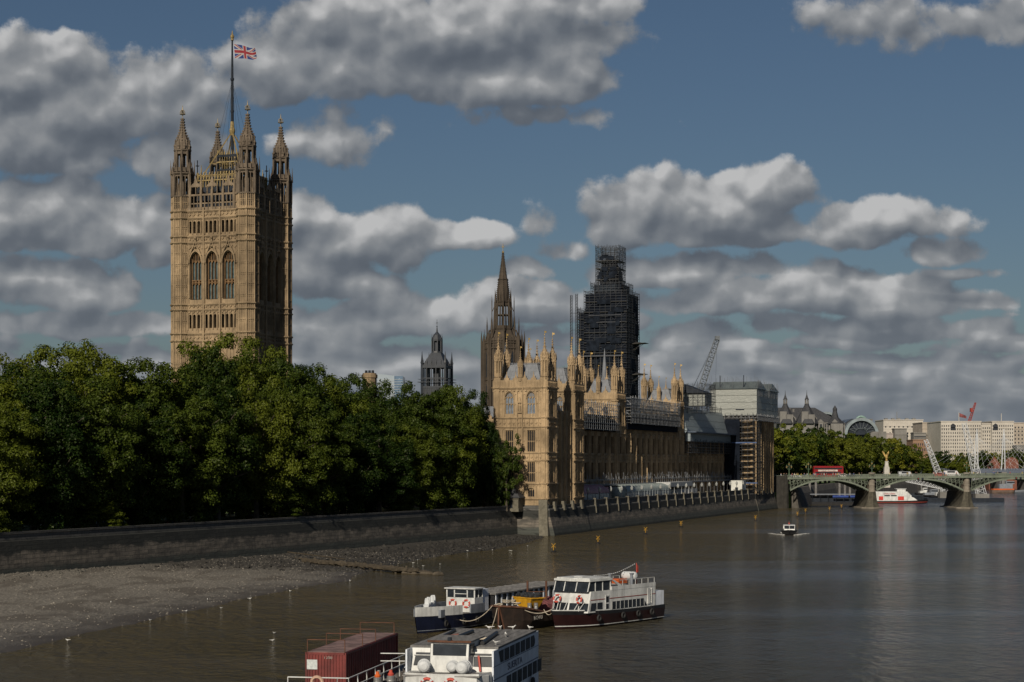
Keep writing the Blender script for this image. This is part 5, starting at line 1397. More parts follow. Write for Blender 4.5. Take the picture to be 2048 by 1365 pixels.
# far trees beyond the bridge
bank = [(104, 690), (120, 740), (150, 850), (232, 1050)]
def bx_(d):
    for (x0, d0), (x1, d1) in zip(bank, bank[1:]):
        if d <= d1: return x0+(x1-x0)*(d-d0)/(d1-d0)
    return 232+(d-1050)*.54
n = 0; d = 712
while d < 1075:
    x = bx_(d)-11; px = 1024+F*x/d
    tree('embankment_tree', x, d, 6, 25.5+rt.uniform(-2, 2)-(max(0, px-1790)*.08), 9.5, (FARY if (px > 1640 or n % 3 == 0) else FARM)[n % 2], rt.uniform(0, 6), f'{ORD[n]} tree from the left in the front row along the far embankment', 'trees along the far embankment', 24.0)
    n += 1; d += 18
n = 0; d = 722
while d < 1040:
    x = bx_(d)-28
    tree('embankment_tree', x, d, 6, 30+rt.uniform(-2, 2), 10, (FARM if n % 3 else FARY)[n % 2], rt.uniform(0, 6), f'{ORD[n]} tree from the left in the taller back row of the far embankment', 'trees along the far embankment', 24.0)
    n += 1; d += 26
for i, (px, yt, d, kind) in enumerate([(1822, 888, 1090, 0), (1850, 905, 1150, 0), (1880, 900, 1160, 0), (1905, 905, 1170, 1), (1935, 903, 1160, 0), (1965, 897, 1175, 0), (1990, 900, 1180, 1), (2015, 898, 1180, 0), (2040, 896, 1190, 1), (2070, 898, 1190, 0), (1865, 918, 1120, 0), (1920, 915, 1120, 0)]):
    x, y = at(px, d); tree('distant_tree', x, y, 6, CAMH+(HORIZ-yt)*d/F-6, 9.5, (FARY if kind else FARM)[i % 2], i*1.3, f'{ORD[i]} of the distant trees in front of the pale buildings on the far right', 'distant trees before the pale buildings', 24.0)

# ================================================================== people
skin_m = mat('skin', (.35, .20, .14), .6, .1, 3); hair_m = mat('hair', (.03, .02, .015), .7, .1)
def person_mesh(pose, top, leg, seed=0):
    r = random.Random(seed); s = r.uniform(-.06, .06)
    if pose == 'stand': P = {'pel': (0, 0, .93), 'ch': (0, .0, 1.3), 'nk': (0, 0, 1.47), 'hd': (0, -.03, 1.62), 'cr': (0, -.02, 1.70), 'kl': (-.11, -.03, .5), 'fl': (-.13, .03, .07), 'tl': (-.14, -.14, .04), 'kr': (.11, .02, .5), 'fr': (.12, -.02+s, .07), 'tr': (.13, -.2+s, .04), 'sl': (-.19, 0, 1.4), 'el': (-.25, .02, 1.12), 'hl': (-.23, -.1, .87), 'sr': (.19, 0, 1.4), 'er': (.26, .03, 1.12), 'hr': (.2, -.16, .92)}
    elif pose == 'walk': P = {'pel': (0, 0, .92), 'ch': (0, -.03, 1.29), 'nk': (0, -.05, 1.46), 'hd': (0, -.08, 1.61), 'cr': (0, -.07, 1.69), 'kl': (-.1, -.2, .52), 'fl': (-.1, -.3, .08), 'tl': (-.1, -.46, .07), 'kr': (.1, .08, .5), 'fr': (.1, .36, .14), 'tr': (.1, .26, .04), 'sl': (-.19, 0, 1.39), 'el': (-.24, .16, 1.14), 'hl': (-.22, .12, .9), 'sr': (.19, 0, 1.39), 'er': (.24, -.12, 1.13), 'hr': (.2, -.32, .98)}
    else: P = {'pel': (0, 0, .12), 'ch': (0, .08, .48), 'nk': (0, .06, .66), 'hd': (0, .02, .81), 'cr': (0, .03, .89), 'kl': (-.16, -.4, .42), 'fl': (-.17, -.62, .07), 'tl': (-.17, -.78, .05), 'kr': (.16, -.42, .38), 'fr': (.18, -.7, .07), 'tr': (.18, -.86, .06), 'sl': (-.19, .07, .58), 'el': (-.26, -.1, .36), 'hl': (-.16, -.34, .42), 'sr': (.19, .07, .58), 'er': (.27, .2, .33), 'hr': (.24, .36, .06)}
    R = {'pel': (.15, .11), 'ch': (.17, .11), 'nk': (.055, .055), 'hd': (.085, .10), 'cr': (.06, .07), 'kl': (.062, .062), 'fl': (.045, .045), 'tl': (.04, .03), 'kr': (.062, .062), 'fr': (.045, .045), 'tr': (.04, .03), 'sl': (.06, .06), 'el': (.045, .045), 'hl': (.035, .035), 'sr': (.06, .06), 'er': (.045, .045), 'hr': (.035, .035)}
    E = [('pel', 'ch'), ('ch', 'nk'), ('nk', 'hd'), ('hd', 'cr'), ('pel', 'kl'), ('kl', 'fl'), ('fl', 'tl'), ('pel', 'kr'), ('kr', 'fr'), ('fr', 'tr'), ('ch', 'sl'), ('sl', 'el'), ('el', 'hl'), ('ch', 'sr'), ('sr', 'er'), ('er', 'hr')]
    ks = list(P); me = bpy.data.meshes.new('person'); me.from_pydata([P[k] for k in ks], [(ks.index(a), ks.index(b)) for a, b in E], [])
    o = bpy.data.objects.new('tmp', me); COL.objects.link(o); md = o.modifiers.new('s', 'SKIN'); sv = me.skin_vertices[0].data
    for i, k in enumerate(ks): sv[i].radius = R[k]
    sv[0].use_root = True
    o.modifiers.new('u', 'SUBSURF').levels = 1
    dg = bpy.context.evaluated_depsgraph_get(); m2 = bpy.data.meshes.new_from_object(o.evaluated_get(dg)); bpy.data.objects.remove(o)
    m2.name = 'person'; m2.materials.clear()
    for x in (skin_m, top, leg, hair_m): m2.materials.append(x)
    hz = P['hd'][2]; pz = P['pel'][2]
    for p in m2.polygons:
        c = p.center
        if c.z > hz+.03 or (c.z > hz-.06 and c.y > P['hd'][1]+.05): i = 3
        elif c.z > P['nk'][2]-.02: i = 0
        elif min((c-Vector(P['hl'])).length, (c-Vector(P['hr'])).length) < .11: i = 0
        elif pose != 'sit': i = 1 if c.z > pz-.02 else 2
        else: i = 1 if (c.y > -.12 and c.z > .2) else 2
        p.material_index = i; p.use_smooth = True
    return m2
CL = [('white', (.6, .6, .58)), ('black', (.02, .02, .025)), ('blue', (.06, .12, .28)), ('red', (.38, .04, .03)), ('grey', (.22, .22, .23)), ('yellow', (.5, .4, .06)), ('beige', (.4, .33, .24))]
CM = [(n, mat('cloth_'+n, c, .85, .15)) for n, c in CL]; jean = mat('jeans', (.04, .06, .12), .85, .2); dark = mat('dark_trousers', (.025, .025, .03), .85, .2)
PM = {}
def person(pose, ci, x, y, z, rz, label, group=None):
    k = (pose, ci)
    if k not in PM: PM[k] = person_mesh(pose, CM[ci][1], jean if ci % 2 else dark, ci)
    o = bpy.data.objects.new('person', PM[k]); COL.objects.link(o); o.location = (x, y, z); o.rotation_euler = (0, 0, rz); tag(o, label, 'person', group); return o
def lawn(px, back): k = (px-1024)/F; d = 176.1/(.426-k); return wallx(d)-.92*back, d+.39*back
for px, back, pose, ci, rz, lab in [(281, 9, 'stand', 1, 1.2, 'person in black standing at the left of the group on the lawn above the wall'), (289, 9, 'stand', 0, 2.0, 'person in a white top and dark trousers standing in the group on the lawn'),
        (297, 9.5, 'stand', 1, -1, 'person in black standing next to the one in white on the lawn'), (302, 9, 'walk', 4, -.6, 'person in grey at the right of the standing group on the lawn'),
        (314, 22, 'sit', 0, .5, 'person in white sitting alone on the sunlit lawn right of the group'), (326, 14, 'sit', 6, 1.4, 'person in beige leaning back by the tree trunk on the lawn'),
        (455, 12, 'sit', 3, .4, 'person in red sitting on the grass under the middle trees'), (466, 12, 'sit', 2, 2.2, 'person in blue sitting on the grass beside one in red'),
        (122, 12, 'sit', 6, .3, 'person in beige sitting on the grass near the left of the lawn'), (218, 13, 'sit', 0, 1.8, 'person in white sitting between dark trunks on the lawn'), (170, 16, 'sit', 4, 1.0, 'person in grey sitting deep in the shade on the lawn'), (12, 14, 'sit', 2, .7, 'person in blue sitting on the grass at the far left')]:
    x, y = lawn(px, back); person(pose, ci, x, y, 6.0, rz, lab)

# ================================================================== road bridge
green = mat('bridge_green', (.125, .148, .112), .6, .22, .6, streak=.3); green_d = mat('dark_bridge_green', (.05, .062, .048), .7, .3, .8)
gran = mat('pier_granite', (.21, .185, .15), .85, .3, .6, streak=.35)
br = thing('arched_bridge', (0, 668, 0), 0, 'low green painted iron arch bridge on granite piers crossing the river', 'bridge')
PX = [101.2, 133.05, 168.1, 205.4, 243.5, 281.5]; hw = 1.3
def zt(x): return 12.15+.9*sin(min(1, max(0, (x-95)/150))*pi/2)
m = MB(); sp_ = MB(); und = MB()
for a, b in zip(PX, PX[1:]):
    x0, x1 = a+hw+.2, b-hw-.2; c = (x0+x1)/2; zc = zt(c)-2.1; z0 = 6.4; N = 22
    arc = [(x0+(x1-x0)*i/N, z0+(zc-z0)*(1-abs(2*i/N-1)**2.15)) for i in range(N+1)]
    for y in (0, 25.4):
        m.loft([[(x, y-.25, z), (x, y+.35, z), (x, y+.35, z+.62), (x, y-.25, z+.62)] for x, z in arc])
    for y in (4, 8, 12, 16, 20): und.loft([[(x, y, z+.1), (x, y+.3, z+.1), (x, y+.3, z+.9), (x, y, z+.9)] for x, z in arc])
    for i in range(0, N, 1):
        x, z = arc[i]; X2, z2 = arc[i+1]; top = zt(x)-1.35
        if top-z > 1.0:
            sp_.box(x-.07, x+.07, -.05, .12, z+.5, top)
            r = min((top-z-.6)/2, .6)
            if r > .25: sp_.torus((x+(X2-x)/2, .05, (max(z, z2)+.6+top)/2), r, .09, (1, 0, 0), (0, 0, 1), 10, 4)
            sp_.tube((x, .05, z+.6), (X2, .05, top), .07, 4)
for y in (-.35, 25.3):
    n = 60
    for i in range(n):
        xa, xb = 97+190*i/n, 97+190*(i+1)/n; za, zb = zt(xa), zt(xb)
        m.hexa([(xa, y, za-1.5), (xb, y, zb-1.5), (xb, y+.5, zb-1.5), (xa, y+.5, za-1.5)], [(xa, y, za-1.1), (xb, y, zb-1.1), (xb, y+.5, zb-1.1), (xa, y+.5, za-1.1)])
        m.hexa([(xa, y+.1, za-1.1), (xb, y+.1, zb-1.1), (xb, y+.4, zb-1.1), (xa, y+.4, za-1.1)], [(xa, y+.1, za-.85), (xb, y+.1, zb-.85), (xb, y+.4, zb-.85), (xa, y+.4, za-.85)])
        m.hexa([(xa, y-.08, za-.16), (xb, y-.08, zb-.16), (xb, y+.5, zb-.16), (xa, y+.5, za-.16)], [(xa, y-.08, za), (xb, y-.08, zb), (xb, y+.5, zb), (xa, y+.5, za)])
        for j in range(4):
            x = xa+(xb-xa)*j/4; z = zt(x); m.box(x-.09, x+.09, y+.1, y+.3, z-.9, z-.1); m.box(x+.25, x+.55, y+.14, y+.26, z-.85, z-.35)
    m.box(97, 287, y+.05 if y < 0 else y+.3, y+.09 if y < 0 else y+.34, 0, 0.001) if False else None
m.build('arch_face', green, br); sp_.build('spandrel_tracery', green, br)
for i in range(40):
    xa, xb = 97+190*i/40, 97+190*(i+1)/40; za, zb = zt(xa)-1.15, zt(xb)-1.15
    und.hexa([(xa, .1, za-.5), (xb, .1, zb-.5), (xb, 25.3, zb-.5), (xa, 25.3, za-.5)], [(xa, .1, za), (xb, .1, zb), (xb, 25.3, zb), (xa, 25.3, za)])
und.build('deck', green_d, br)
pierm = tidal
up = MB(); up.lathe(0, 1.2, [(6.1, 1.35), (6.6, 1.35), (6.8, 1.12), (8.3, 1.08), (8.4, 1.25), (8.7, 1.25), (8.8, 1.05), (12.6, 1.0), (12.7, 1.3), (13.1, 1.3), (13.3, .9)], 8); up.box(-1.1, 1.1, 1.5, 26, 6.2, 10.2)
lo = MB(); lo.loft([[(-a, y0, z), (0, y0-b, z), (a, y0, z), (a, 26, z), (0, 26+b, z), (-a, 26, z)] for z, a, b, y0 in ((-1.5, 3.6, 3.0, .6), (.0, 3.0, 2.4, .6), (1.2, 2.3, 1.9, .5), (3.2, 1.7, 1.5, .4), (5.6, 1.35, 1.3, .3), (6.15, 1.35, 1.3, .3))])
ft = MB(); ft.loft([[(-a, .3, z), (0, .3-b, z), (a, .3, z), (a, 26, z), (0, 26+b, z), (-a, 26, z)] for z, a, b in ((-1.5, 4.1, 3.6), (.28, 4.0, 3.5), (.42, 3.8, 3.3))])
u_ = l_ = f_ = None
for x in PX[1:]:
    if u_ is None:
        u_ = up.build('pier', gran, br); u_.location = (x, 0, 0); l_ = lo.build('pier_foot', mat('weedy_stone', (.085, .078, .058), .85, .5, .8, streak=.5), br); l_.location = (x, 0, 0); f_ = ft.build('pier_base', gran, br); f_.location = (x, 0, 0)
    else:
        for q in (u_, l_, f_): c = q.copy(); COL.objects.link(c); c.location = (x, 0, 0)
ab = MB(); ab.box(94, 101.8, -.4, 26, -1, 10.6); ab.lathe(100.9, .3, [(-1, 1.3), (10.6, 1.1), (12.4, .9), (12.7, 1.0)], 8); ab.box(90, 101.6, -.45, .1, 10.6, 12.1); ab.build('abutment', mat('shaded_abut_stone', (.03, .028, .024), .9, .4, .5, streak=.5), br)  # near-black stone puts the shade of trees and palace into its colour
# navigation lights under the crown of the arches
for i, (a, b) in enumerate(zip(PX[1:4], PX[2:5])):
    c = (a+b)/2; m = MB(); m.box(c-1.1, c-.4, -.6, -.3, zt(c)-2.0, zt(c)-1.3); m.box(c+.5, c+1.2, -.6, -.3, zt(c)-2.0, zt(c)-1.3); m.build('signal_housing', iron_d, br)
    m = MB(); m.ball((c-.75, -.62, zt(c)-1.65), .17, 6, 5); m.build('signal_lamp', mat('orange_lens', (.45, .06, .02), .4), br)
# lamp standards
def lampstd():
    m = MB(); m.lathe(0, 0, [(0, .38), (.4, .38), (.6, .2), (1.6, .14), (1.8, .28), (2.0, .13), (3.9, .07)], 8)
    for s in (-1, 1): m.path([(0, 0, 2.3), (s*.55, 0, 2.2), (s*.85, 0, 2.6)], .07, 5)
    for s, z in ((-.85, 2.6), (.85, 2.6), (0, 3.6)): m.lathe(s, 0, [(z-.1, .08), (z, .16), (z+.75, .30), (z+.8, .34), (z+1.15, .06), (z+1.3, .03)], 6)
    g = MB()
    for s, z in ((-.85, 2.6), (.85, 2.6), (0, 3.6)): g.lathe(s, 0, [(z+.1, .2), (z+.7, .31)], 6)
    return m, g
lm, lg_ = lampstd(); L0 = None
for i, (x, y) in enumerate([(102.4, 668.9), (109.5, 668.5), (133.05, 669.1), (168.1, 669.1), (205.4, 669.1)]):
    lab = ['green triple lantern lamp on the bridge abutment, leftmost', 'green triple lantern lamp just right of the abutment lamp', 'green triple lantern lamp above the left river pier', 'green triple lantern lamp above the right river pier', 'green triple lantern lamp above a pier beyond the right edge'][i]
    zz = zt(x)+.05 if x != 109.5 else zt(x)
    if L0 is None:
        L0 = thing('bridge_lamp', (x, y, zz), 0, lab, 'lamp post', 'triple lantern lamps on the bridge'); lm.build('post', mat('lamp_green', (.06, .10, .06), .6, .2), L0); lg_.build('lantern_glass', gold_s, L0)
    else: dup(L0, None, (x, y, zz), None, lab)
# people crossing
rp = random.Random(77)
for i in range(78):
    x = rp.uniform(98, 195) if i < 60 else rp.uniform(98, 122); y = 668+rp.choice((1.2, 1.9, 2.6, 3.2)); ci = rp.randrange(7)
    person(rp.choice(('walk', 'walk', 'stand')), ci, x, y, zt(x)-.9, rp.choice((pi/2, -pi/2)), f'pedestrian in a {CL[ci][0]} top crossing the bridge behind its near parapet', 'pedestrians crossing the bridge')
# double decker bus
bs = thing('double_decker_bus', (118.2, 677, zt(118)-1.15), 0, 'red double decker bus crossing the bridge in front of dark trees', 'bus')
red = mat('bus_red', (.20, .010, .012), .3, .15, .5); bglass = mat('bus_glass', (.02, .022, .028), .15, .2)
def rbox(x0, x1, y0, y1, z0, z1, r=.25):
    m = MB(); rings = []
    for z, i in ((z0, .0), (z1-r, 0), (z1-r*.3, r*.35), (z1, r)): rings.append([(x0+i+r*.5, y0+i, z), (x1-i-r*.5, y0+i, z), (x1-i, y0+i+r*.5, z), (x1-i, y1-i-r*.5, z), (x1-i-r*.5, y1-i, z), (x0+i+r*.5, y1-i, z), (x0+i, y1-i-r*.5, z), (x0+i, y0+i+r*.5, z)])
    m.loft(rings); return m
rbox(-5.6, 5.6, -1.25, 1.25, .35, 4.45, .35).build('body', red, bs)
m = MB(); m.box(-5.3, 5.1, -1.27, 1.27, 3.2, 3.75); m.box(-5.0, 4.6, -1.27, 1.27, 1.6, 2.25); m.box(5.45, 5.62, -1.05, 1.05, 3.0, 3.9); m.box(5.45, 5.62, -1.05, 1.05, 1.3, 2.5); m.build('window_band', bglass, bs)
m = MB(); m.box(-3.9, 3.4, -1.29, -1.26, 2.42, 3.05); m.build('side_advert', mat('advert_cream', (.5, .44, .40), .5, .5, 1.2), bs)
wmsh = MB(); wmsh.M = Matrix.Rotation(pi/2, 4, 'X'); wmsh.lathe(0, 0, [(-.15, .5), (.15, .5)], 14); w0 = None
for x in (-3.6, 3.2):
    for y in (-1.15, 1.15):
        if w0 is None: w0 = wmsh.build('wheel', mat('tyre', (.02, .02, .02), .8), bs); w0.location = (x, y, .5)
        else: place('wheel', w0.data, bs, (x, y, .5))
def car(x, y, rz, col, lab, L=4.4, H=1.5, name='car'):
    o = thing(name, (x, y, zt(x)-1.15), rz, lab, 'van' if H > 1.8 else 'car'); m = MB()
    pr = [(-L/2, .3), (-L/2, .95), (-L/2+.2, 1.0*H/1.5), (-L*.28, H), (L*.12, H), (L*.3, .95), (L/2-.1, .85), (L/2, .3)] if H < 1.8 else [(-L/2, .3), (-L/2, H), (L*.28, H), (L*.4, 1.2), (L/2, 1.0), (L/2, .3)]
    m.poly([(a, -.85, z) for a, z in pr], (0, 1.7, 0)); m.build('body', mat('paint_'+lab.split()[0], col, .3, .1), o)
    g = MB(); zz = H*.68; g.box(-L*.3, L*.16, -.87, .87, zz, H-.12); g.build('windows', bglass, o)
    for a in (-L*.3, L*.3):
        for b_ in (-.8, .8): place('wheel', w0.data, o, (a, b_, .33), 0, .65)
    return o
car(105.5, 674, 0, (.5, .5, .5), 'silver car on the bridge at the left end'); car(123.8, 676, 0, (.45, .45, .43), 'pale car following behind the bus on the bridge')
car(126.5, 673, 0, (.02, .03, .05), 'black car on the bridge approaching the left pier'); car(164, 675, 0, (.55, .55, .55), 'white ambulance style van on the bridge near the right pier', 6.2, 2.3, 'van')
car(147, 676, 0, (.4, .42, .44), 'grey van in the middle of the bridge', 5.4, 2.1, 'van'); car(159.5, 674, 0, (.4, .02, .02), 'red car beside the white van on the bridge')
# gilded eagle memorial
em = thing('eagle_memorial', (*at(1773, 800), 0), 0, 'gilded eagle with raised wings on a tall pale stone pylon beyond the bridge', 'monument')
em.location.z = 6; k = 800/F
m = MB(); zb = CAMH+(HORIZ-948)*k-6; m.box(-1.35, 1.35, -1.35, 1.35, 0, zb); m.loft([[(-a, -a, z), (a, -a, z), (a, a, z), (-a, a, z)] for z, a in ((zb-1, 1.2), (zb+3, 1.05), (zb+3.1, .8), (zb+5.2, .62), (zb+5.3, .75), (zb+5.6, .7))]); m.build('pylon', mat('portland', (.42, .40, .36), .8, .2, .6), em)
z0 = zb+5.6; m = MB(); m.ball((0, 0, z0+.35), .6, 8, 6); m.lathe(0, 0, [(z0+.7, .3), (z0+1.4, .62), (z0+2.2, .5), (z0+2.8, .25), (z0+3.0, .28), (z0+3.25, .1)], 8, None, 1, .8); m.cone(.25, 0, z0+2.85, z0+2.86, .1, .1, 4)
m.tube((.2, 0, z0+3.05), (.6, 0, z0+2.9), .12, 5, .03)
m.build('eagle', gold, em)
for s, q in ((-1, 1), (1, .62)):
    w_ = MB(); pts = [(s*.3*q, 0, z0+1.5), (s*1.0*q, .1, z0+2.3), (s*1.9*q, .2, z0+4.2), (s*1.5*q, .2, z0+4.5), (s*1.25*q, .2, z0+4.1), (s*1.0*q, .2, z0+3.9), (s*.7*q, .1, z0+3.2), (s*.25*q, 0, z0+2.4)]
    w_.poly(pts, (0, .22, 0)); w_.build('wing', gold, em)

# ================================================================== far buildings
pale = mat('pale_stone', (.47, .44, .39), .85, .18, .05, streak=.2); pale2 = mat('cream_stone', (.40, .35, .29), .85, .2, .06, streak=.2); greyst = mat('grey_stone', (.17, .165, .155), .85, .3, .08, streak=.3); brick = mat('brick', (.24, .15, .10), .85, .2, .1); slate = mat('slate', (.035, .037, .042), .7, .3)
wdark = mat('far_window', (.035, .038, .045), .3, .2)
def zy(py, d): return CAMH+(HORIZ-py)*d/F
def block(name, label, cat, d, parts, rz=0, group=None):
    """parts: (px0,px1,ytop,ybot,depth offset,depth,material,cols,rows,win w frac,win h frac)"""
    cx = at((parts[0][0]+parts[0][1])/2, d)[0]; o = thing(name, (cx, d, 0), rz, label, cat, group); nw = 0
    for (p0, p1, yt, yb, oy, dp, m_, nc, nr, fw, fh) in parts:
        x0, x1 = at(p0, d)[0]-cx, at(p1, d)[0]-cx; z1 = zy(yt, d); z0 = zy(yb, d)
        w = MB(); w.box(x0, x1, oy, oy+dp, 0, z1); w.box(x0-.3, x1+.3, oy-.4, oy+dp, z1-.1, z1+.5); w.box(x0-.2, x1+.2, oy-.3, oy+.1, z1-4.2, z1-3.8)
        if nc:
            cw = (x1-x0)/nc; rh = (z1-1.5-z0)/nr; wins = MB()
            for i in range(nc+1): w.box(x0+cw*i-.12, x0+cw*i+.12, oy-.22, oy+.05, z0, z1-1)
            for j in range(nr):
                zz = z0+rh*j; w.box(x0, x1, oy-.15, oy+.05, zz-.1, zz+.15)
            if nc*nr+nw <= 99:
                wm_ = MB(); wm_.box(-cw*fw/2, cw*fw/2, -.06, .05, 0, rh*fh); wm_.cur = 0; first = None
                for i in range(nc):
                    for j in range(nr):
                        c = (x0+cw*(i+.5), oy-.02, z0+rh*(j+.22))
                        if first is None: first = wm_.build('window', wdark, o); first.location = c
                        else: place('window', first.data, o, c)
                nw += nc*nr
            else:
                for i in range(nc):
                    for j in range(nr): wins.box(x0+cw*(i+.5)-cw*fw/2, x0+cw*(i+.5)+cw*fw/2, oy-.08, oy+.05, z0+rh*(j+.22), z0+rh*(j+.22+fh))
                wins.build('window_grid', wdark, o)['kind'] = 'stuff'
        w.build('wall', m_, o)
    return o
b1 = block('pale_block', 'pale flat-topped stone block standing left of the riverside offices', 'building', 1300, [(1767, 1846, 841, 872, 0, 30, pale, 9, 2, .3, .3), (1767, 1800, 868, 900, -4, 10, mat('pinkish_render', (.33, .29, .27), .8, .2), 0, 0, 0, 0), (1784, 1808, 859, 890, -9, 12, greyst, 0, 0, 0, 0)])
m = MB(); cx = 0
for a in (-12, -7, -3, 3, 8): m.box(a, a+2.2, 6, 9, 47, 49.5)
m.tube((-3.5, 5, 48), (-3.5, 5, 54), .25, 4); m.build('rooftop_plant', greyst, b1)
b2 = block('brick_offices', 'office block with a brick lower front and long dark glass storeys', 'building', 1240, [(1846, 1886, 846, 905, 2, 30, pale2, 0, 0, 0, 0), (1824, 1884, 881, 905, -3, 20, brick, 14, 2, .5, .6), (1863, 1882, 850, 881, -1, 10, greyst, 1, 4, .92, .5), (1827, 1852, 867, 881, -1, 10, greyst, 1, 2, .94, .5)])
b3 = block('riverside_offices', 'broad pale stone office block with two arched windows and a regular window grid', 'building', 1200, [(1882, 1962, 844, 912, 0, 40, pale, 18, 9, .42, .5), (1962, 1984, 848, 912, 3, 30, pale, 5, 8, .42, .5), (1984, 2027, 844, 912, 0, 40, pale, 10, 9, .42, .5)])
m = MB()
for px in (1906, 1991):
    x = at(px, 1200)[0]-at(1922, 1200)[0]; z = zy(856, 1200); m.poly([(x-1.6, -.3, z-1.6), (x+1.6, -.3, z-1.6), (x+1.6, -.3, z+1), (x+1.1, -.3, z+2.2), (x, -.3, z+2.9), (x-1.1, -.3, z+2.2), (x-1.6, -.3, z+1)], (0, .2, 0))
m.build('arched_window', wdark, b3)
m = MB()
for px, yt in ((1920, 825), (2005, 827)):
    x = at(px, 1200)[0]-at(1922, 1200)[0]; m.tube((x, 3, zy(845, 1200)), (x, 3, zy(yt, 1200)), .22, 4)
m.build('roof_flagpole', pale, b3)
for px, yt in ((1920, 826),):
    x = at(px, 1200)[0]; m = MB(); z = zy(yt, 1200)
    m.loft([[(x+.3+i*.8, 1203+.5*sin(i*1.3), z-.35*i), (x+.3+i*.8, 1203+.5*sin(i*1.3), z-2.6-.2*i), (x+.3+i*.8, 1203.1+.5*sin(i*1.3), z-2.6-.2*i), (x+.3+i*.8, 1203.1+.5*sin(i*1.3), z-.35*i)] for i in range(7)])
    tag(m.build('roof_flag', mat('flag_red', (.2, .06, .06), .8, .5, .6)), 'small red flag on the pale riverside office roof', 'flag')
b4 = block('cream_offices', 'cream stone office block cut by the right edge of the picture', 'building', 1260, [(2027, 2110, 847, 912, 0, 40, pale2, 12, 8, .4, .45)])
b5 = block('grey_terrace', 'low grey roofed terrace at the far right below the cream offices', 'building', 1190, [(2034, 2110, 892, 912, 0, 20, greyst, 10, 2, .4, .5)])
rc = thing('red_crane', (0, 0, 0), 0, 'red lattice tower crane jib rising behind the pale offices', 'crane')
m = MB(); p = Vector(at(1938, 1400, 845)); q = Vector(at(1951, 1400, 806)); lattice(m, p, q, 1.8, 8, .2, 1.0); m.box(p.x+1, p.x+2.8, 1399, 1402, p.z+8, p.z+11); m.tube((p.x, 1400, 6), p, .9, 4); m.build('jib', mat('crane_red', (.26, .035, .025), .5, .2), rc)
# turreted hotel-like building
wc = thing('turreted_mansion', (*at(1612, 1090), 0), 0, 'grey stone mansion block with steep dark roofs and spired turrets', 'building')
def wx(px): return at(px, 1090)[0]-at(1612, 1090)[0]
def wz(py): return zy(py, 1090)
m = MB(); r_ = MB(); wn = MB()
m.box(wx(1556), wx(1690), 0, 35, 0, wz(846)); m.box(wx(1556), wx(1685), -.4, 35, wz(846), wz(845))
r_.hexa([(wx(1556), 1, wz(846)), (wx(1685), 1, wz(846)), (wx(1685), 34, wz(846)), (wx(1556), 34, wz(846))], [(wx(1560), 8, wz(815)), (wx(1634), 8, wz(815)), (wx(1634), 28, wz(815)), (wx(1560), 28, wz(815))])
for px, w_, yt in ((1570, 13, 852), (1613, 13, 852)):
    a, b = wx(px-w_), wx(px+w_); m.box(a, b, -6, 4, 0, wz(848)); c = wx(px); m.box(a, a+4, -6.5, -3, wz(850), wz(824)); m.box(b-4, b, -6.5, -3, wz(850), wz(830))
    r_.lathe(c, -1, [(wz(848), 7.2), (wz(842), 6.4), (wz(830), 4.6), (wz(818), 2.6), (wz(811), 1.5), (wz(808), 1.3)], 8)
    m.lathe(c, -1, [(wz(808), 1.2), (wz(806), 1.2)], 8)
    for i in range(6): aa = i*pi/3; m.tube((c+1.0*cos(aa), -1+1.0*sin(aa), wz(808)), (c+1.0*cos(aa), -1+1.0*sin(aa), wz(799)), .25, 4)
    r_.lathe(c, -1, [(wz(799), 1.4), (wz(797), .9), (wz(790), .25), (wz(781), .05)], 8)
for px, yt in ((1585, 838), (1627, 838), (1600, 842), (1640, 845), (1668, 845)):
    a = wx(px-5); b = wx(px+5); m.box(a, b, -3, 3, 0, wz(yt)); m.poly([(a-.3, -3.2, wz(yt)), (b+.3, -3.2, wz(yt)), ((a+b)/2, -3.2, wz(yt-6))], (0, 4, 0)); wn.box((a+b)/2-.7, (a+b)/2+.7, -3.3, -3, wz(yt)-4.5, wz(yt)-1.2)
for px, yt in ((1588, 821), (1606, 822), (1622, 823), (1580, 819)): m.box(wx(px), wx(px+4), 6, 9, wz(840), wz(yt-3))
m.box(wx(1660), wx(1684), -4, 8, 0, wz(848)); r_.lathe(wx(1671), 2, [(wz(848), 6.0), (wz(835), 2.2), (wz(823), 1.3), (wz(818), 1.4), (wz(811), .1)], 8)
for i in range(26):
    for j in range(3):
        x = wx(1560)+i*1.5; wn.box(x, x+.7, -.5, -.35, wz(852+j*9)-.8, wz(852+j*9)+1.2)
m.build('wall', greyst, wc); r_.build('roof', slate, wc); wn.build('window_rows', wdark, wc)['kind'] = 'stuff'
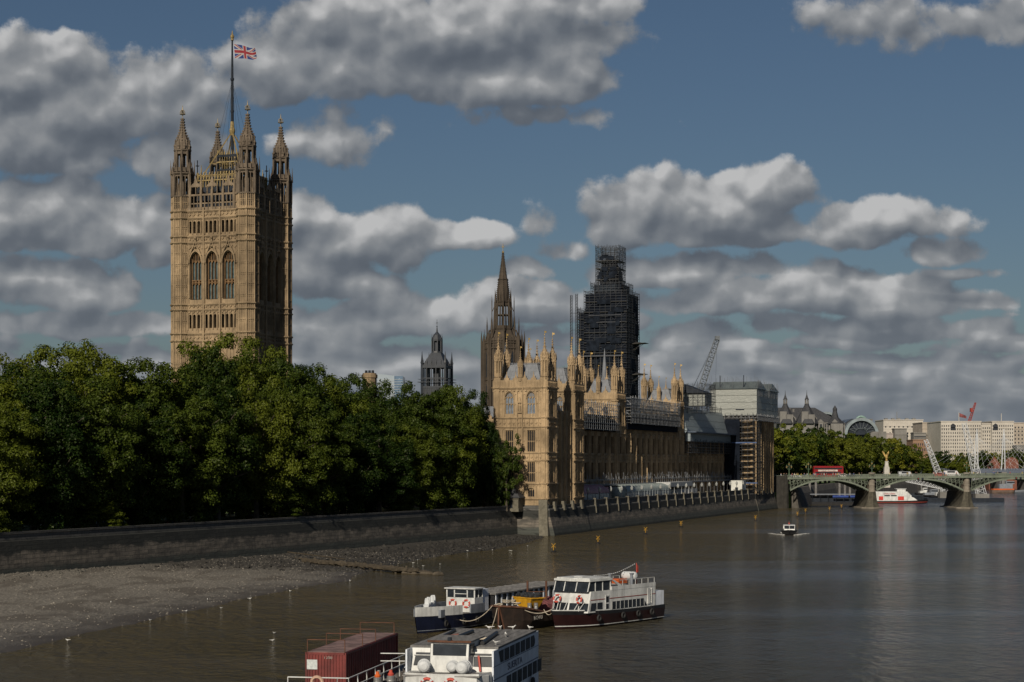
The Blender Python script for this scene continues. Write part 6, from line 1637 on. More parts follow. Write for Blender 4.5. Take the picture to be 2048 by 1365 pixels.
# vaulted station offices
st = thing('arched_station_building', (*at(1718, 1250), 0), 0, 'dark glass building with great blue-grey segmental arches above the trees', 'building')
def sx(px): return at(px, 1250)[0]-at(1718, 1250)[0]
def sz(py): return zy(py, 1250)
archm = mat('arch_cladding', (.20, .24, .26), .5, .25, .3); darkg = mat('dark_glazing', (.025, .03, .04), .25, .3, .4)
def bigarch(cx_, zc_, R, y0, dp, full=True, r0=2.0):
    m = MB(); N = 28; pts = [(cx_+R*cos(pi*(i/N)), zc_+R*.98*sin(pi*(i/N))) for i in range(N+1)]; inn = [(cx_+(R-r0)*cos(pi*(i/N)), zc_+(R-r0)*.98*sin(pi*(i/N))) for i in range(N+1)]
    rings = [[(p[0], y0, p[1]), (p[0], y0+dp, p[1]), (q[0], y0+dp, q[1]), (q[0], y0, q[1])] for p, q in zip(pts, inn)]; m.loft(rings); m.build('arch', archm, st)
    g = MB(); g.poly([(x, y0+2.5, z) for x, z in inn], (0, dp-3, 0)); g.build('glazing', darkg, st)
    k = MB()
    for i in range(3, N-2, 3): k.tube((cx_+(R-r0)*.45*cos(pi*i/N), y0+2, zc_+(R-r0)*.45*sin(pi*i/N)), (inn[i][0], y0+2, inn[i][1]), .35, 4)
    k.torus((cx_, y0+2, zc_), (R-r0)*.45, .35, (1, 0, 0), (0, 0, 1), 20, 4, pi); k.tube((cx_-R, y0+2, zc_+4), (cx_+R, y0+2, zc_+4), .3, 4); k.build('glazing_frame', mat('frame_dark', (.06, .075, .085), .5), st)
bigarch(sx(1720), sz(870), 11.8, -6, 10); bigarch(sx(1659), sz(851), 9.9, 12, 10, True, 1.6)
m = MB(); m.box(sx(1636), sx(1700), 14, 40, 0, sz(842)); m.poly([(sx(1690), 0, 0), (sx(1690), 0, sz(846)), (sx(1703), 0, sz(838)), (sx(1742), 0, sz(840)), (sx(1742), 0, 0)], (0, 30, 0)); m.build('roof_body', darkg, st)
m = MB(); m.box(sx(1740), sx(1768), -8, 20, 0, sz(864)); m.box(sx(1736), sx(1752), -9, -3, 0, sz(866)); m.box(sx(1735), sx(1748), 5, 20, sz(866), sz(838)); m.build('stone_tower', greyst, st)
m = MB(); m.torus((sx(1729), 12, sz(843)), 3.4, .9, (1, 0, 0), (0, 0, 1), 14, 4, pi); m.build('copper_roof', mat('copper_green', (.22, .33, .29), .6), st)
for px in (1634, 1640, 1646, 1652, 1658): pass
# chimney block and glass slab left of the lantern tower
ch = thing('stone_chimney_stack', (*at(739, 560), 0), radians(-19), 'round-cornered brown stone stack with three dark pots above the trees', 'chimney')
m = MB(); zt_ = zy(747, 560); m.lathe(0, 0, [(6, 2.2), (zt_-1.6, 2.2), (zt_-1.4, 2.5), (zt_-.5, 2.5), (zt_-.4, 2.2), (zt_, 2.1)], 10); m.build('stack', stone_t, ch)
pt = MB(); pt.lathe(0, 0, [(0, .45), (.9, .38)], 8); p0 = None
for a in (-1.1, 0, 1.1):
    if p0 is None: p0 = pt.build('chimney_pot', iron_d, ch); p0.location = (a, 0, zt_)
    else: place('chimney_pot', p0.data, ch, (a, 0, zt_))
gb = thing('glass_tower_block', (*at(783, 1500), 0), 0, 'distant pale blue glass office slab between the chimney stack and lantern tower', 'building')
m = MB(); kx = 1500/F; m.poly([(-28*kx, 0, 0), (-28*kx, 0, zy(748, 1500)), (6*kx, 0, zy(752, 1500)), (6*kx, 0, 0)], (0, 30, 0)); m.build('wall', mat('pale_glass', (.30, .35, .40), .2, .15, .02, spec=.6), gb)
m = MB(); m.box(6*kx, 23*kx, -3, 30, 0, zy(753, 1500))
m.build('wall', mat('blue_glass', (.10, .15, .22), .2, .3, .05), gb)
m = MB()
for i in range(11): m.box(-28*kx, 23.1*kx, -3.2, -3.1, zy(760+i*5, 1500), zy(759.2+i*5, 1500))
m.build('glazing_bars', mat('pale_bars', (.35, .38, .40), .5), gb)

# ================================================================== railway / foot bridge far right
hb2 = thing('cable_stayed_footbridge', (0, 1120, 0), 0, 'distant low footbridge hung from white leaning masts by fans of cables', 'bridge')
white = mat('white_steel', (.50, .52, .54), .5, .15); navy = mat('deck_blue', (.09, .11, .15), .6, .3)
m = MB(); x0, x1 = at(1838, 1120)[0], at(2100, 1120)[0]; zd = zy(941, 1120)
m.box(x0, x1, 0, 5, zd-1.2, zd); m.box(x0, x1, -.2, 0, zd+.2, zd+.5)
for i in range(60): x = x0+(x1-x0)*i/60; m.box(x, x+.15, -.2, 0, zd-.2, zd+1.3)
m.box(x0, x1, 12, 24, zd-3.5, zd+1.0); m.build('deck', navy, hb2)
for px in (1953, 2007, 2062):
    x = at(px, 1120)[0]; zt2 = zy(868, 1120); m = MB()
    m.tube((x-1.2, 2, zd-8), (x-.3, -1, zt2), .4, 6); m.tube((x+1.6, 2, zd-8), (x+.3, -1, zt2), .4, 6); m.tube((x, -1, zt2-1), (x, -1, zt2+3), .35, 6); m.build('mast', white, hb2)
    c = MB()
    for i in range(-6, 7):
        if i: c.tube((x, -1, zt2-1-.2*abs(i)), (x+i*5.2, .5, zd+.3), .05, 3)
    c.build('stay_cables', white, hb2)
    p_ = MB(); p_.box(x-1.5, x+1.5, -2, 26, -1, zd-1); p_.build('pier', greyst, hb2)
for (pa, ya, pb, yb, w1, w2, lab) in ((1851, 880, 1877, 948, 1.4, 3.4, 'shorter white lattice boom leaning left behind the bridge parapet'), (1928, 846, 1953, 950, 1.6, 4.6, 'taller white lattice boom leaning left behind the right pier')):
    o = thing('lattice_boom', (0, 0, 0), 0, lab, 'crane boom', 'white lattice booms'); m = MB(); d = 790
    p = Vector(at(pa, d, ya)); q = Vector(at(pb, d, yb)); q2 = q+(q-p).normalized()*9; lattice(m, p, q2, w1, 14, .13, w2*.8); m.build('boom', white, o)
    m = MB(); m.box(q2.x-3, q2.x+3, d-2, d+2, 1.5, q2.z+.5); m.build('boom_foot', greyst, o)
    m = MB(); m.loft([[(q2.x-9, d-4, z), (q2.x+9, d-4, z), (q2.x+10, d+4, z), (q2.x-10, d+4, z)] for z in (-.5, 1.6)]); m.build('pontoon', iron_d, o)
# red brick buildings under the cables
for i, (px, yt, w_) in enumerate(((1989, 917, 12), (2024, 915, 14))):
    d = 1170; x = at(px, d)[0]; m = MB(); z1 = zy(yt, d); m.box(x-w_*.3, x+w_*.3, d, d+12, 0, z1-4); m.poly([(x-w_*.3, d, z1-4)]+[(x+w_*.3*cos(pi*(1-j/8)), d, z1-4+4*sin(pi*j/8)) for j in range(9)], (0, 12, 0)) if i else m.poly([(x-w_*.33, d, z1-4), (x+w_*.33, d, z1-4), (x, d, z1+1)], (0, 12, 0))
    tag(m.build('brick_pavilion', mat('red_brick', (.17, .065, .045), .85, .3)), ['gabled red brick house behind the footbridge cables', 'round-topped red brick hall at the right behind the cables'][i], 'building')
# ================================================================== boats
wpaint = mat('white_paint', (.55, .56, .55), .45, .2, .9, streak=.4); wpaint2 = mat('blue_white_skylit_paint', (.58, .62, .68), .5, .12, .9, streak=.3)
navyp = mat('navy_hull', (.007, .010, .026), .35, .3, .6, streak=.3); maroon = mat('maroon_hull', (.020, .006, .006), .4, .3, .6, streak=.3); blackp = mat('black_paint', (.012, .012, .014), .45, .3, .8)
rust = mat('rusty_plate', (.024, .014, .010), .85, .5, 1.0, streak=.5); rust2 = mat('bright_rust', (.10, .045, .027), .9, .4, 2); greyp = mat('grey_paint', (.19, .21, .24), .5, .2, 1, streak=.3)
deckw = mat('weathered_deck', (.17, .165, .16), .85, .35, .8, stretch=(4, .4, 1), bump=.3); bglass2 = mat('boat_glass', (.022, .027, .034), .2, .4, 1.2, spec=.2)
rope_m = mat('rope', (.42, .37, .29), .9, .25, 4); orange = mat('orange_plastic', (.50, .10, .02), .5, .15); redp = mat('lifebuoy_red', (.42, .06, .04), .5, .15); plast = mat('white_plastic', (.52, .54, .55), .4, .12, 2)
container_m = mat('container_red', (.13, .020, .017), .6, .35, 1.2, streak=.45); yel = mat('skip_yellow', (.50, .26, .015), .5, .25, 1.5, streak=.3); steel = mat('keg_steel', (.35, .35, .34), .35, .25, 4, metal=.6)
def boat(name, x, y, h, label, cat='boat'):
    return thing(name, (x, y, 0), atan2(h[1], h[0]), label, cat)
def hull(par, x0, x1, B, zt_, zb_, mats, rows, rake=.8, full=.62, stern=.88, n=18, name='hull', deck=None, pw=2.3):
    m = MB(); st = []
    for i in range(n+1):
        t = i/n; x = x0+(x1-x0)*t; hb = B/2*(1-max(0, (t-full)/(1-full))**pw*.985)*(stern+(1-stern)*min(1, t/.2)); z = zt_+(zb_-zt_)*max(0, (t-.35)/.65)**1.7
        r = []
        for fz, fw in rows: zz = z*fz if fz >= 0 else fz; r.append((x-rake*(1-max(fz, 0))*t**4, hb*fw, zz))
        st.append(r)
    k = len(rows); base = len(m.v)
    for side in (1, -1):
        for j in range(k-1):
            m.cur = mats[j]
            for i in range(n):
                a, b, c, d = st[i][j], st[i+1][j], st[i+1][j+1], st[i][j+1]; q = [(p[0], p[1]*side, p[2]) for p in (a, b, c, d)]
                m.add(q, [(0, 1, 2, 3) if side > 0 else (3, 2, 1, 0)])
    m.cur = mats[0]
    for j in range(k-1): a, b = st[0][j], st[0][j+1]; m.cur = mats[j]; m.add([(a[0], a[1], a[2]), (a[0], -a[1], a[2]), (b[0], -b[1], b[2]), (b[0], b[1], b[2])], [(0, 1, 2, 3)])
    dk = MB()
    for i in range(n): a, b = st[i][0], st[i+1][0]; dk.add([(a[0], a[1]*.97, a[2]-.12), (b[0], b[1]*.97, b[2]-.12), (b[0], -b[1]*.97, b[2]-.12), (a[0], -a[1]*.97, a[2]-.12)], [(0, 1, 2, 3)])
    o = None
    return m, dk, st
def buoy(par, c, ax, ay, R=.34, m_=None):
    m = MB(); m.torus(c, R, R*.28, ax, ay, 16, 6); o = m.build('lifebuoy', m_ or redp, par, True)
    m = MB()
    for k in range(4): m.torus(c, R, R*.30, ax, ay, 2, 6, .35, k*pi/2+.6)
    m.build('buoy_band', plast, o); return o
def text(par, s, size, loc, ax, up, m_, name='lettering', ext=.012, wide=1.0):
    cu = bpy.data.curves.new(name, 'FONT'); cu.body = s; cu.size = size; cu.extrude = ext; cu.offset = 0.0
    o = bpy.data.objects.new('t', cu); COL.objects.link(o); bpy.context.view_layer.update()
    me = bpy.data.meshes.new_from_object(o.evaluated_get(bpy.context.evaluated_depsgraph_get())); bpy.data.objects.remove(o)
    me.name = name; me.materials.clear(); me.materials.append(m_)
    ax = Vector(ax).normalized(); up = Vector(up).normalized(); n_ = ax.cross(up)
    q = bpy.data.objects.new(name, me); COL.objects.link(q); q.parent = par
    q.matrix_local = Matrix.Translation(loc) @ Matrix((ax, up, n_)).transposed().to_4x4() @ Matrix.Diagonal((wide, 1, 1, 1)); return q
def canister(par, c, r, L_, ax, name='liferaft_canister'):
    m = MB(); ax = Vector(ax); M = ax.to_track_quat('Z', 'Y').to_matrix().to_4x4(); m.M = Matrix.Translation(c) @ M
    m.lathe(0, 0, [(-L_/2-.12, r*.45), (-L_/2-.04, r*.8), (-L_/2+.06, r*.97), (-.06, r), (-.05, r*1.05), (.05, r*1.05), (.06, r), (L_/2-.06, r*.97), (L_/2+.04, r*.8), (L_/2+.12, r*.45)], 16)
    for z in (-L_*.28, L_*.28): m.torus((0, 0, z), r, .025, (1, 0, 0), (0, 1, 0), 16, 4)
    return m.build(name, plast, par)

# ---- white river cruiser with maroon hull
cb = boat('river_cruiser', 5.95, 181.2, (-.6, -.8), 'white river cruiser with a maroon hull, rightmost of the moored boats')
m, dk, st = hull(cb, -14.2, 3.5, 4.9, 1.55, 1.85, [1, 0, 2, 0], [(1, 1), (.78, .99), (.17, .93), (.12, .925), (-.5, .6)], .7, .6)
m.build('hull', [maroon, blackp, wpaint], cb); dk.build('deck', deckw, cb)
bw_ = MB()
for i in range(11, 18):
    a, b = st[i][0], st[i+1][0]
    for s in (1, -1): bw_.hexa([(a[0], a[1]*s, a[2]), (b[0], b[1]*s, b[2]), (b[0], b[1]*s*.95, b[2]), (a[0], a[1]*s*.95, a[2])], [(a[0], a[1]*s, a[2]+.1), (b[0], b[1]*s, b[2]+.1), (b[0], b[1]*s*.95, b[2]+.1), (a[0], a[1]*s*.95, a[2]+.1)])
bw_.build('bulwark', wpaint, cb)
m = MB(); yb = 2.2
# saloon body with raked front
def sec(x, y, z0, z1, xr): return
m.loft([[(-12.2, -yb, z), (.3-.28*(z-1.5), -yb, z), (.75-.28*(z-1.5), 0, z), (.3-.28*(z-1.5), yb, z), (-12.2, yb, z)] for z in (1.5, 3.6)])
m.build('saloon', wpaint, cb)
m = MB()
for s in (1, -1):
    for i in range(3): a = .28-i*.0; 
for s in (1, -1):   # wide front panes, three each side of the stem line
    for k in range(2):
        y0 = s*(.12+k*1.05); y1 = s*(1.08+k*1.05)
        fx = lambda y, z: .75-.45*abs(y)/yb-.28*(z-1.5)+.02
        m.add([(fx(y0, 1.66), y0, 1.66), (fx(y1, 1.66), y1, 1.66), (fx(y1, 2.45), y1, 2.45), (fx(y0, 2.45), y0, 2.45)], [(0, 1, 2, 3)])
m.build('saloon_front_glass', bglass2, cb)
sw_m = MB()
for s in (1, -1):
    ys = s*(yb+.015)
    for (xa, xb) in ((-.1, -2.3),): sw_m.add([(xa, ys, 1.65), (xb, ys, 1.65), (xb, ys, 2.45), (xa-.2, ys, 2.45)], [(0, 1, 2, 3)])
    sw_m.add([(-4.0, ys, 1.62), (-10.6, ys, 1.62), (-9.9, ys, 2.42), (-4.0, ys, 2.42)], [(0, 1, 2, 3)])
sw_m.build('side_windows', bglass2, cb)
m = MB()
for s in (1, -1):
    ys = s*(yb+.03)
    for i in range(9): x = -4.0-.75*i; m.box(x-.03, x+.03, min(ys, ys-s*.02), max(ys, ys-s*.02), 1.62, 2.42)
    m.box(-1.3, -1.24, ys-.01, ys+.01, 1.65, 2.45)
m.build('window_posts', wpaint, cb)
d_ = MB(); d_.box(-3.45, -2.75, yb, yb+.05, 1.5, 3.15); do = d_.build('side_door', wpaint, cb); d_ = MB(); d_.box(-3.33, -2.87, yb+.05, yb+.07, 1.65, 2.25); d_.box(-3.33, -2.87, yb+.05, yb+.07, 2.4, 3.0); d_.build('door_glass', bglass2, do)
m = MB()
for s in (1, -1): m.box(-12.2, -.2, s*(yb+.0)-.02, s*(yb+.0)+.02, 2.72, 2.8)
m.build('trim_stripe', mat('trim_red', (.22, .05, .04), .5), cb)
# wheelhouse
m = MB(); m.loft([[(-3.9, -2.05, z), (.1-.35*(z-3.6), -2.05, z), (.42-.35*(z-3.6), 0, z), (.1-.35*(z-3.6), 2.05, z), (-3.9, 2.05, z)] for z in (3.55, 4.62)]); m.build('wheelhouse', bglass2, cb)
m = MB(); m.loft([[(-4.1, -2.2, z), (-.1, -2.2, z), (.3, 0, z), (-.1, 2.2, z), (-4.1, 2.2, z)] for z in (4.6, 4.82)])
m.loft([[(-3.9, -2.0, z), (-.3, -2.0, z), (0, 0, z), (-.3, 2.0, z), (-3.9, 2.0, z)] for z in (4.82, 4.93)])
for y in (-2.06, -.72, .72, 2.06):
    ex = .42-.32*abs(y)/2.05; m.tube((ex+.02, y, 3.6), (ex-.36, y, 4.62), .06, 4)
for s in (-2.07, 2.07):
    for x in (-1.2, -2.5, -3.9): m.tube((x, s, 3.55), (x, s, 4.62), .06, 4)
m.box(-2.6, -1.2, -.5, .5, 4.93, 5.0); m.build('wheelhouse_roof', wpaint, cb)
m = MB()
for s in (2.18, -2.18): m.box(-12.2, -3.9, s-.04, s+.04, 3.55, 3.95); m.poly([(-4.0, s-.05, 4.6), (-4.4, s-.05, 4.6), (-5.9, s-.05, 3.9), (-5.3, s-.05, 3.9)], (0, .1, 0))
m.build('upper_bulwark', wpaint, cb)
dk = MB(); dk.box(-12.2, -3.9, -2.15, 2.15, 3.6, 3.64); dk.build('upper_deck', deckw, cb)
m = MB(); m.box(-14.0, -12.2, -2.1, 2.1, 1.5, 3.0); m.build('stern_housing', wpaint2, cb)
buoy(cb, (.60, 1.35, 2.85), (.3, 1, 0), (-.3, 0, 1), .36); buoy(cb, (.60, -1.35, 2.85), (-.3, 1, 0), (-.3, 0, 1), .36)
canister(cb, (-9.2, .9, 4.75), .42, 1.5, (0, 1, 0)); canister(cb, (-11.2, -.3, 4.35), .36, 1.2, (0, 1, 0))
m = MB()
for i in range(3): m.box(-8.8, -7.2, -.9+.1*i, .9, 4.0+i*.16, 4.12+i*.16)
m.build('orange_floats', orange, cb)
for a, b in ((-6.9, 0), (-8.7, 1.5)): m = MB(); m.lathe(a, b, [(3.6, .16), (4.9, .16), (5.0, .24), (5.06, .24)], 8); m.build('exhaust_funnel', greyp, cb)
m = MB(); m.tube((-10.4, 1.0, 3.6), (-10.4, 1.0, 6.0), .045, 5); m.poly([(-10.4, .98, 5.9), (-10.5, .98, 5.0), (-10.75, .98, 5.05), (-10.7, .98, 5.7)], (0, .04, 0)); m.build('ensign', redp, cb)
m = MB()
m.path([(-3.6-6.6*i/21, .6*i/21+.3, 5.0+.9*i/21-.35*sin(pi*i/21)) for i in range(22)], .012, 3)
for i in range(22): f = i/21; m.ball((-3.6-6.6*f, .6*f+.3, 5.0+.9*f-.35*sin(pi*f)), .05, 5, 4)
m.build('string_lights', plast, cb)
m = MB()
for s in (1, -1):
    for x in (-12, -10.8, -9.6, -8.4, -7.2, -6): m.tube((x, s*2.18, 3.95), (x, s*2.18, 4.5), .03, 4)
    m.tube((-12, s*2.18, 4.5), (-5.5, s*2.18, 4.5), .03, 4)
for y in (-1.9, -1.3, 1.3, 1.9, 0): m.tube((1.4-.2*abs(y), y*.8, 1.7), (.7-.2*abs(y), y*.95, 2.6), .04, 4)
m.build('handrail', wpaint, cb)
m = MB(); m.box(-11.0, -10.6, yb+.02, yb+.1, 1.8, 3.4); m.box(-11.35, -11.3, yb+.02, yb+.1, 1.8, 3.4)
for i in range(7): m.box(-11.3, -11.0, yb+.03, yb+.08, 1.9+i*.22, 1.95+i*.22)
m.build('boarding_ladder', wpaint, cb)

# ---- blue hulled workboat with long roofed barge body
_n = Vector((-.42, -.9)).normalized(); tg = boat('workboat', -5.2, 182.7, _n, 'navy hulled workboat with a white wheelhouse and a long grey flat roof behind it')
m, dk, st = hull(tg, -27, 9.8, 4.6, 1.35, 1.7, [0, 0, 1, 0], [(1, 1), (.5, .98), (.16, .95), (.12, .945), (-.5, .6)], .5, .72, .9, 24, pw=2.6); m.build('hull', [navyp, greyp], tg); dk.build('deck', deckw, tg)
m = MB(); m.box(-1.9, 0, -1.6, 1.6, 1.4, 2.85); m.box(-1.9, -.02, -1.6, 1.6, 3.62, 3.75); m.box(-2.1, .2, -1.75, 1.75, 3.72, 3.82)
for y in (-1.6, -.75, .7, 1.5): m.box(-.12, .0, y-.0, y+.12, 2.8, 3.66)
for x in (-1.9, -1.0): m.box(x, x+.1, -1.6, -1.5, 2.8, 3.66); m.box(x, x+.1, 1.5, 1.6, 2.8, 3.66)
m.box(-.1, .02, -.7, .7, 3.2, 3.26); m.build('wheelhouse', wpaint, tg)
m = MB(); m.box(-1.85, -.06, -1.54, 1.54, 2.8, 3.64); m.build('wheelhouse_glass', bglass2, tg)
buoy(tg, (.06, .68, 2.25), (0, 1, 0), (0, 0, 1), .36); buoy(tg, (.06, -.85, 2.25), (0, 1, 0), (0, 0, 1), .36)
m = MB(); m.box(-3.4, -2.1, -1.2, 1.5, 1.4, 3.6); m.build('engine_casing', wpaint2, tg)
m = MB(); m.box(-23, -3.8, -2.15, 2.15, 2.95, 3.08)
for x in range(-23, -4, 2): m.box(x, x+.05, -2.15, 2.15, 3.08, 3.12)
m.build('long_roof', deckw, tg)
m = MB(); m.box(-22.8, -4, -1.9, 1.9, 1.3, 2.95); m.build('cabin_side', blackp, tg)
m = MB()
for s in (-2.05, 2.0):
    for i in range(15): m.box(-22.9+i*1.33, -22.6+i*1.33, s, s+.06, 1.3, 2.95)
m.build('side_posts', wpaint2, tg)
# bow bulwarks
w_ = MB(); g_ = MB()
for i in range(17, 24):
    a, b = st[i][0], st[i+1][0]; tgt = w_ if i > 19 else g_
    if i == 19: continue
    for s in (1, -1): tgt.hexa([(a[0], a[1]*s, a[2]-.05), (b[0], b[1]*s, b[2]-.05), (b[0], b[1]*s*.93, b[2]-.05), (a[0], a[1]*s*.93, a[2]-.05)], [(a[0], a[1]*s, a[2]+.85), (b[0], b[1]*s, b[2]+.85), (b[0], b[1]*s*.93, b[2]+.85), (a[0], a[1]*s*.93, a[2]+.85)])
w_.build('bow_bulwark', wpaint, tg); g_.build('side_bulwark', greyp, tg)
m = MB(); m.box(3.2, 7.2, -1.5, 1.5, 1.4, 2.15); m.build('foredeck_hatch', greyp, tg)
canister(tg, (5.6, 1.2, 2.2), .2, 1.6, (1, 0, 0), 'white_roller')
def seat_mesh():
    m = MB(); m.box(-.25, .25, -.25, .25, .0, .34); m.box(-.27, .27, -.27, .27, .34, .44)
    m.loft([[(-.24, -.24+.05*k, z), (-.30, 0, z), (-.24, .24-.05*k, z), (-.16, .2-.05*k, z), (-.2, 0, z), (-.16, -.2+.05*k, z)] for k, z in ((0, .44), (0, .8), (1, 1.05))])
    me = bpy.data.meshes.new('plastic_seat'); me.from_pydata(m.v, [], m.f); me.materials.append(plast); return me
sm_ = seat_mesh(); c0, s0_ = _n.x, _n.y
for i, (x, y, rz) in enumerate(((6.6, -.4, .3), (5.2, -1.0, .1), (3.6, -1.5, -.2), (2.6, -1.75, .5))):
    wx_ = -5.2+x*_n.x-y*_n.y; wy_ = 182.7+x*_n.y+y*_n.x; o = bpy.data.objects.new('plastic_seat', sm_); COL.objects.link(o); o.location = (wx_, wy_, 2.15); o.rotation_euler = (0, 0, atan2(_n.y, _n.x)+rz)
    tag(o, ['white moulded seat nearest the bow of the navy workboat', 'white moulded seat second from the bow of the navy workboat', 'white moulded seat low in front of the wheelhouse, third from the bow', 'white moulded seat at the right, closest to the lifebuoys'][i], 'seat', 'loose plastic seats on the workboat')

# ---- rusty dumb barge
_b = Vector((-.5, -.866)).normalized(); bx0 = Vector((-1.45, 176.3))-_b*0
rb = boat('rusty_barge', -1.25, 176.4, _b, 'low rust-streaked black barge with a bluff bow between the workboat and the cruiser')
m = MB(); rings = []
for t_, hb, zt2, xk in ((0, .35, 2.45, -1.2), (-.5, 1.1, 2.42, -1.7), (-1.4, 1.8, 2.3, -2.3), (-2.8, 2.15, 2.05, -3.2), (-5, 2.2, 1.65, -5), (-9, 2.2, 1.35, -9), (-16, 2.2, 1.3, -16)):
    rings.append([(t_, -hb, zt2), (t_*.5+xk*.5, -hb*.95, zt2*.45), (xk, -hb*.6, -.4), (xk, hb*.6, -.4), (t_*.5+xk*.5, hb*.95, zt2*.45), (t_, hb, zt2)])
m.loft(rings); m.build('hull', rust, rb)
m = MB()
for a, b in zip(rings, rings[1:]):
    for j in (0, 5): m.tube(a[j], b[j], .11, 6)
m.tube(rings[0][0], rings[0][5], .11, 6); m.tube((.05, 0, 2.4), (-1.2, 0, -.2), .12, 6); m.build('rubbing_strake', rust2, rb)
m = MB()
for x, y in ((-7.2, -.9), (-8.4, .6)): m.tube((x, y, 1.4), (x, y, 4.5), .11, 6)
m.tube((-7.2, -.9, 3.4), (-8.4, .6, 3.4), .05, 4); m.build('mooring_post', rust2, rb)
text(rb, 'IRO4 U', .55, (-3.0, 2.2, 1.0), (-1, .0, -.0), (0, 0, 1), mat('faded_white', (.42, .40, .36), .8, .3, 3), 'hull_lettering', .01)
def bpt(x, y): return (-1.25+x*_b.x-y*_b.y, 176.4+x*_b.y+y*_b.x)
ba = atan2(_b.y, _b.x)
sk = thing('waste_skip', (*bpt(-4.9, .55), 2.0), ba+1.2, 'yellow waste skip heaped with dark rubbish on the rusty barge', 'skip')
m = MB(); m.hexa([(-.75, -.65, 0), (.75, -.65, 0), (.75, .65, 0), (-.75, .65, 0)], [(-1.45, -.85, 1.05), (1.45, -.85, 1.05), (1.45, .85, 1.05), (-1.45, .85, 1.05)]); m.box(-1.5, 1.5, -.9, .9, 1.0, 1.08); m.build('skip_body', yel, sk)
m = MB(); rs = random.Random(8)
for i in range(60): m.ball((rs.uniform(-1.25, 1.25), rs.uniform(-.7, .7), 1.1+rs.random()*.3), .1+.15*rs.random(), 5, 4)
m.build('rubbish', mat('bin_bags', (.03, .032, .035), .35, .4, 4), sk)
for i, (x, y) in enumerate(((-3.7, 1.3), (-4.2, 1.75))):
    m = MB(); m.lathe(0, 0, [(0, .17), (.04, .21), (.2, .2), (.22, .22), (.28, .2), (.42, .22), (.44, .2), (.6, .21), (.64, .17)], 12); o = m.build('steel_keg', steel, None); o.location = (*bpt(x, y), 1.95); tag(o, ['left steel keg beside the yellow skip', 'right steel keg beside the yellow skip'][i], 'keg', 'steel kegs on the barge')
m = MB(); rs = random.Random(5)
m.loft([[(-8.8+q*.3, y, z) for y, z in ((-1.7, 1.5), (-1.3, 2.2+.2*rs.random()), (0, 2.6+.3*rs.random()), (1.3, 2.2+.2*rs.random()), (1.8, 1.5))] for q in range(-5, 6)]); o = m.build('maroon_tarpaulin', mat('tarp', (.17, .055, .06), .8, .4, 2), None); o.location = (-1.25, 176.4, 0); o.rotation_euler = (0, 0, ba); tag(o, 'faded maroon tarpaulin over a heap on the back of the rusty barge', 'tarpaulin')
m = MB(); rs = random.Random(15)
for i in range(7): m.torus((-1.8+rs.uniform(-.6, .6), rs.uniform(-.8, .8), 2.5+.07*i), .35+.12*rs.random(), .055, (1, rs.uniform(-.2, .2), .1), (0, 1, rs.uniform(-.3, .3)), 14, 5)
o = m.build('rope_coil', rope_m, None); o.location = (-1.25, 176.4, 0); o.rotation_euler = (0, 0, ba); tag(o, 'tangled pale rope coil on the bow of the rusty barge', 'rope')
m = MB(); rs = random.Random(25)
for i in range(26):
    x = rs.uniform(-13, -2.6); y = rs.uniform(-1.9, -.4) if x > -6.5 else rs.uniform(-1.9, 1.9); z = lerp([(-16, 1.3), (-9, 1.35), (-5, 1.65), (-2.8, 2.05), (0, 2.4)], x); s = rs.uniform(.1, .35)
    m.box(x-s, x+s, y-s*.7, y+s*.7, z, z+s*1.4) if rs.random() < .6 else m.ball((x, y, z+s*.6), s, 6, 4)
o = m.build('deck_clutter', mat('clutter', (.09, .08, .07), .8, .6, 1.5), None); o['kind'] = 'stuff'; o.location = (-1.25, 176.4, 0); o.rotation_euler = (0, 0, ba)
def sag(name, p, q, s, lab, r=.035, mm=None):
    p = Vector(p); q = Vector(q); m = MB(); pts = [p.lerp(q, i/14)-Vector((0, 0, s*4*(i/14)*(1-i/14))) for i in range(15)]; m.path(pts, r, 5); tag(m.build(name, mm or rope_m), lab, 'rope', None)
sag('mooring_rope', (*bpt(-.3, -.9), 2.5), (-6.3, 178.6, 1.7), 1.2, 'pale rope sagging from the rusty barge bow to the navy workboat')
sag('mooring_rope', (*bpt(-.2, -.3), 2.4), (-2.5, 172.5, .1), .7, 'pale rope looping down from the rusty barge bow to the water')
sag('mooring_rope', (*bpt(-1.2, 1.4), 2.5), (3.9, 178.2, 2.0), .55, 'long pale rope sagging along the barge side to the cruiser bow', .045)
sag('mooring_rope', (*bpt(-5, 2.2), 1.9), (4.1, 178.7, 1.9), .5, 'short pale rope hanging between barge side and cruiser bow')
sag('mooring_chain', (*bpt(.1, 0), 2.3), (*bpt(.5, .2), .1), .0, 'rusty chain hanging straight down from the barge stem', .09, rust2)

# ---- double deck boat in the foreground
_s = Vector((-.21, -.978)).normalized(); su = boat('passenger_boat', -3.43, 107.56, _s, 'large white two-deck passenger boat with a grey planked roof, nearest the camera')
m = MB(); Bh = 2.65; m.loft([[(-13, -Bh*.9, z), (2.0, -Bh*.97, z), (3.2-.0, -Bh*.8, z), (3.5, 0, z), (3.2, Bh*.8, z), (2.0, Bh*.97, z), (-13, Bh*.9, z)] for z in (-.5, 4.05)]); m.build('hull', wpaint, su)
m = MB(); m.loft([[(-12, -Bh*1.0, z), (0.1, -Bh, z), (.1, Bh, z), (-12, Bh, z)] for z in (1.0, 5.38)]) if False else None
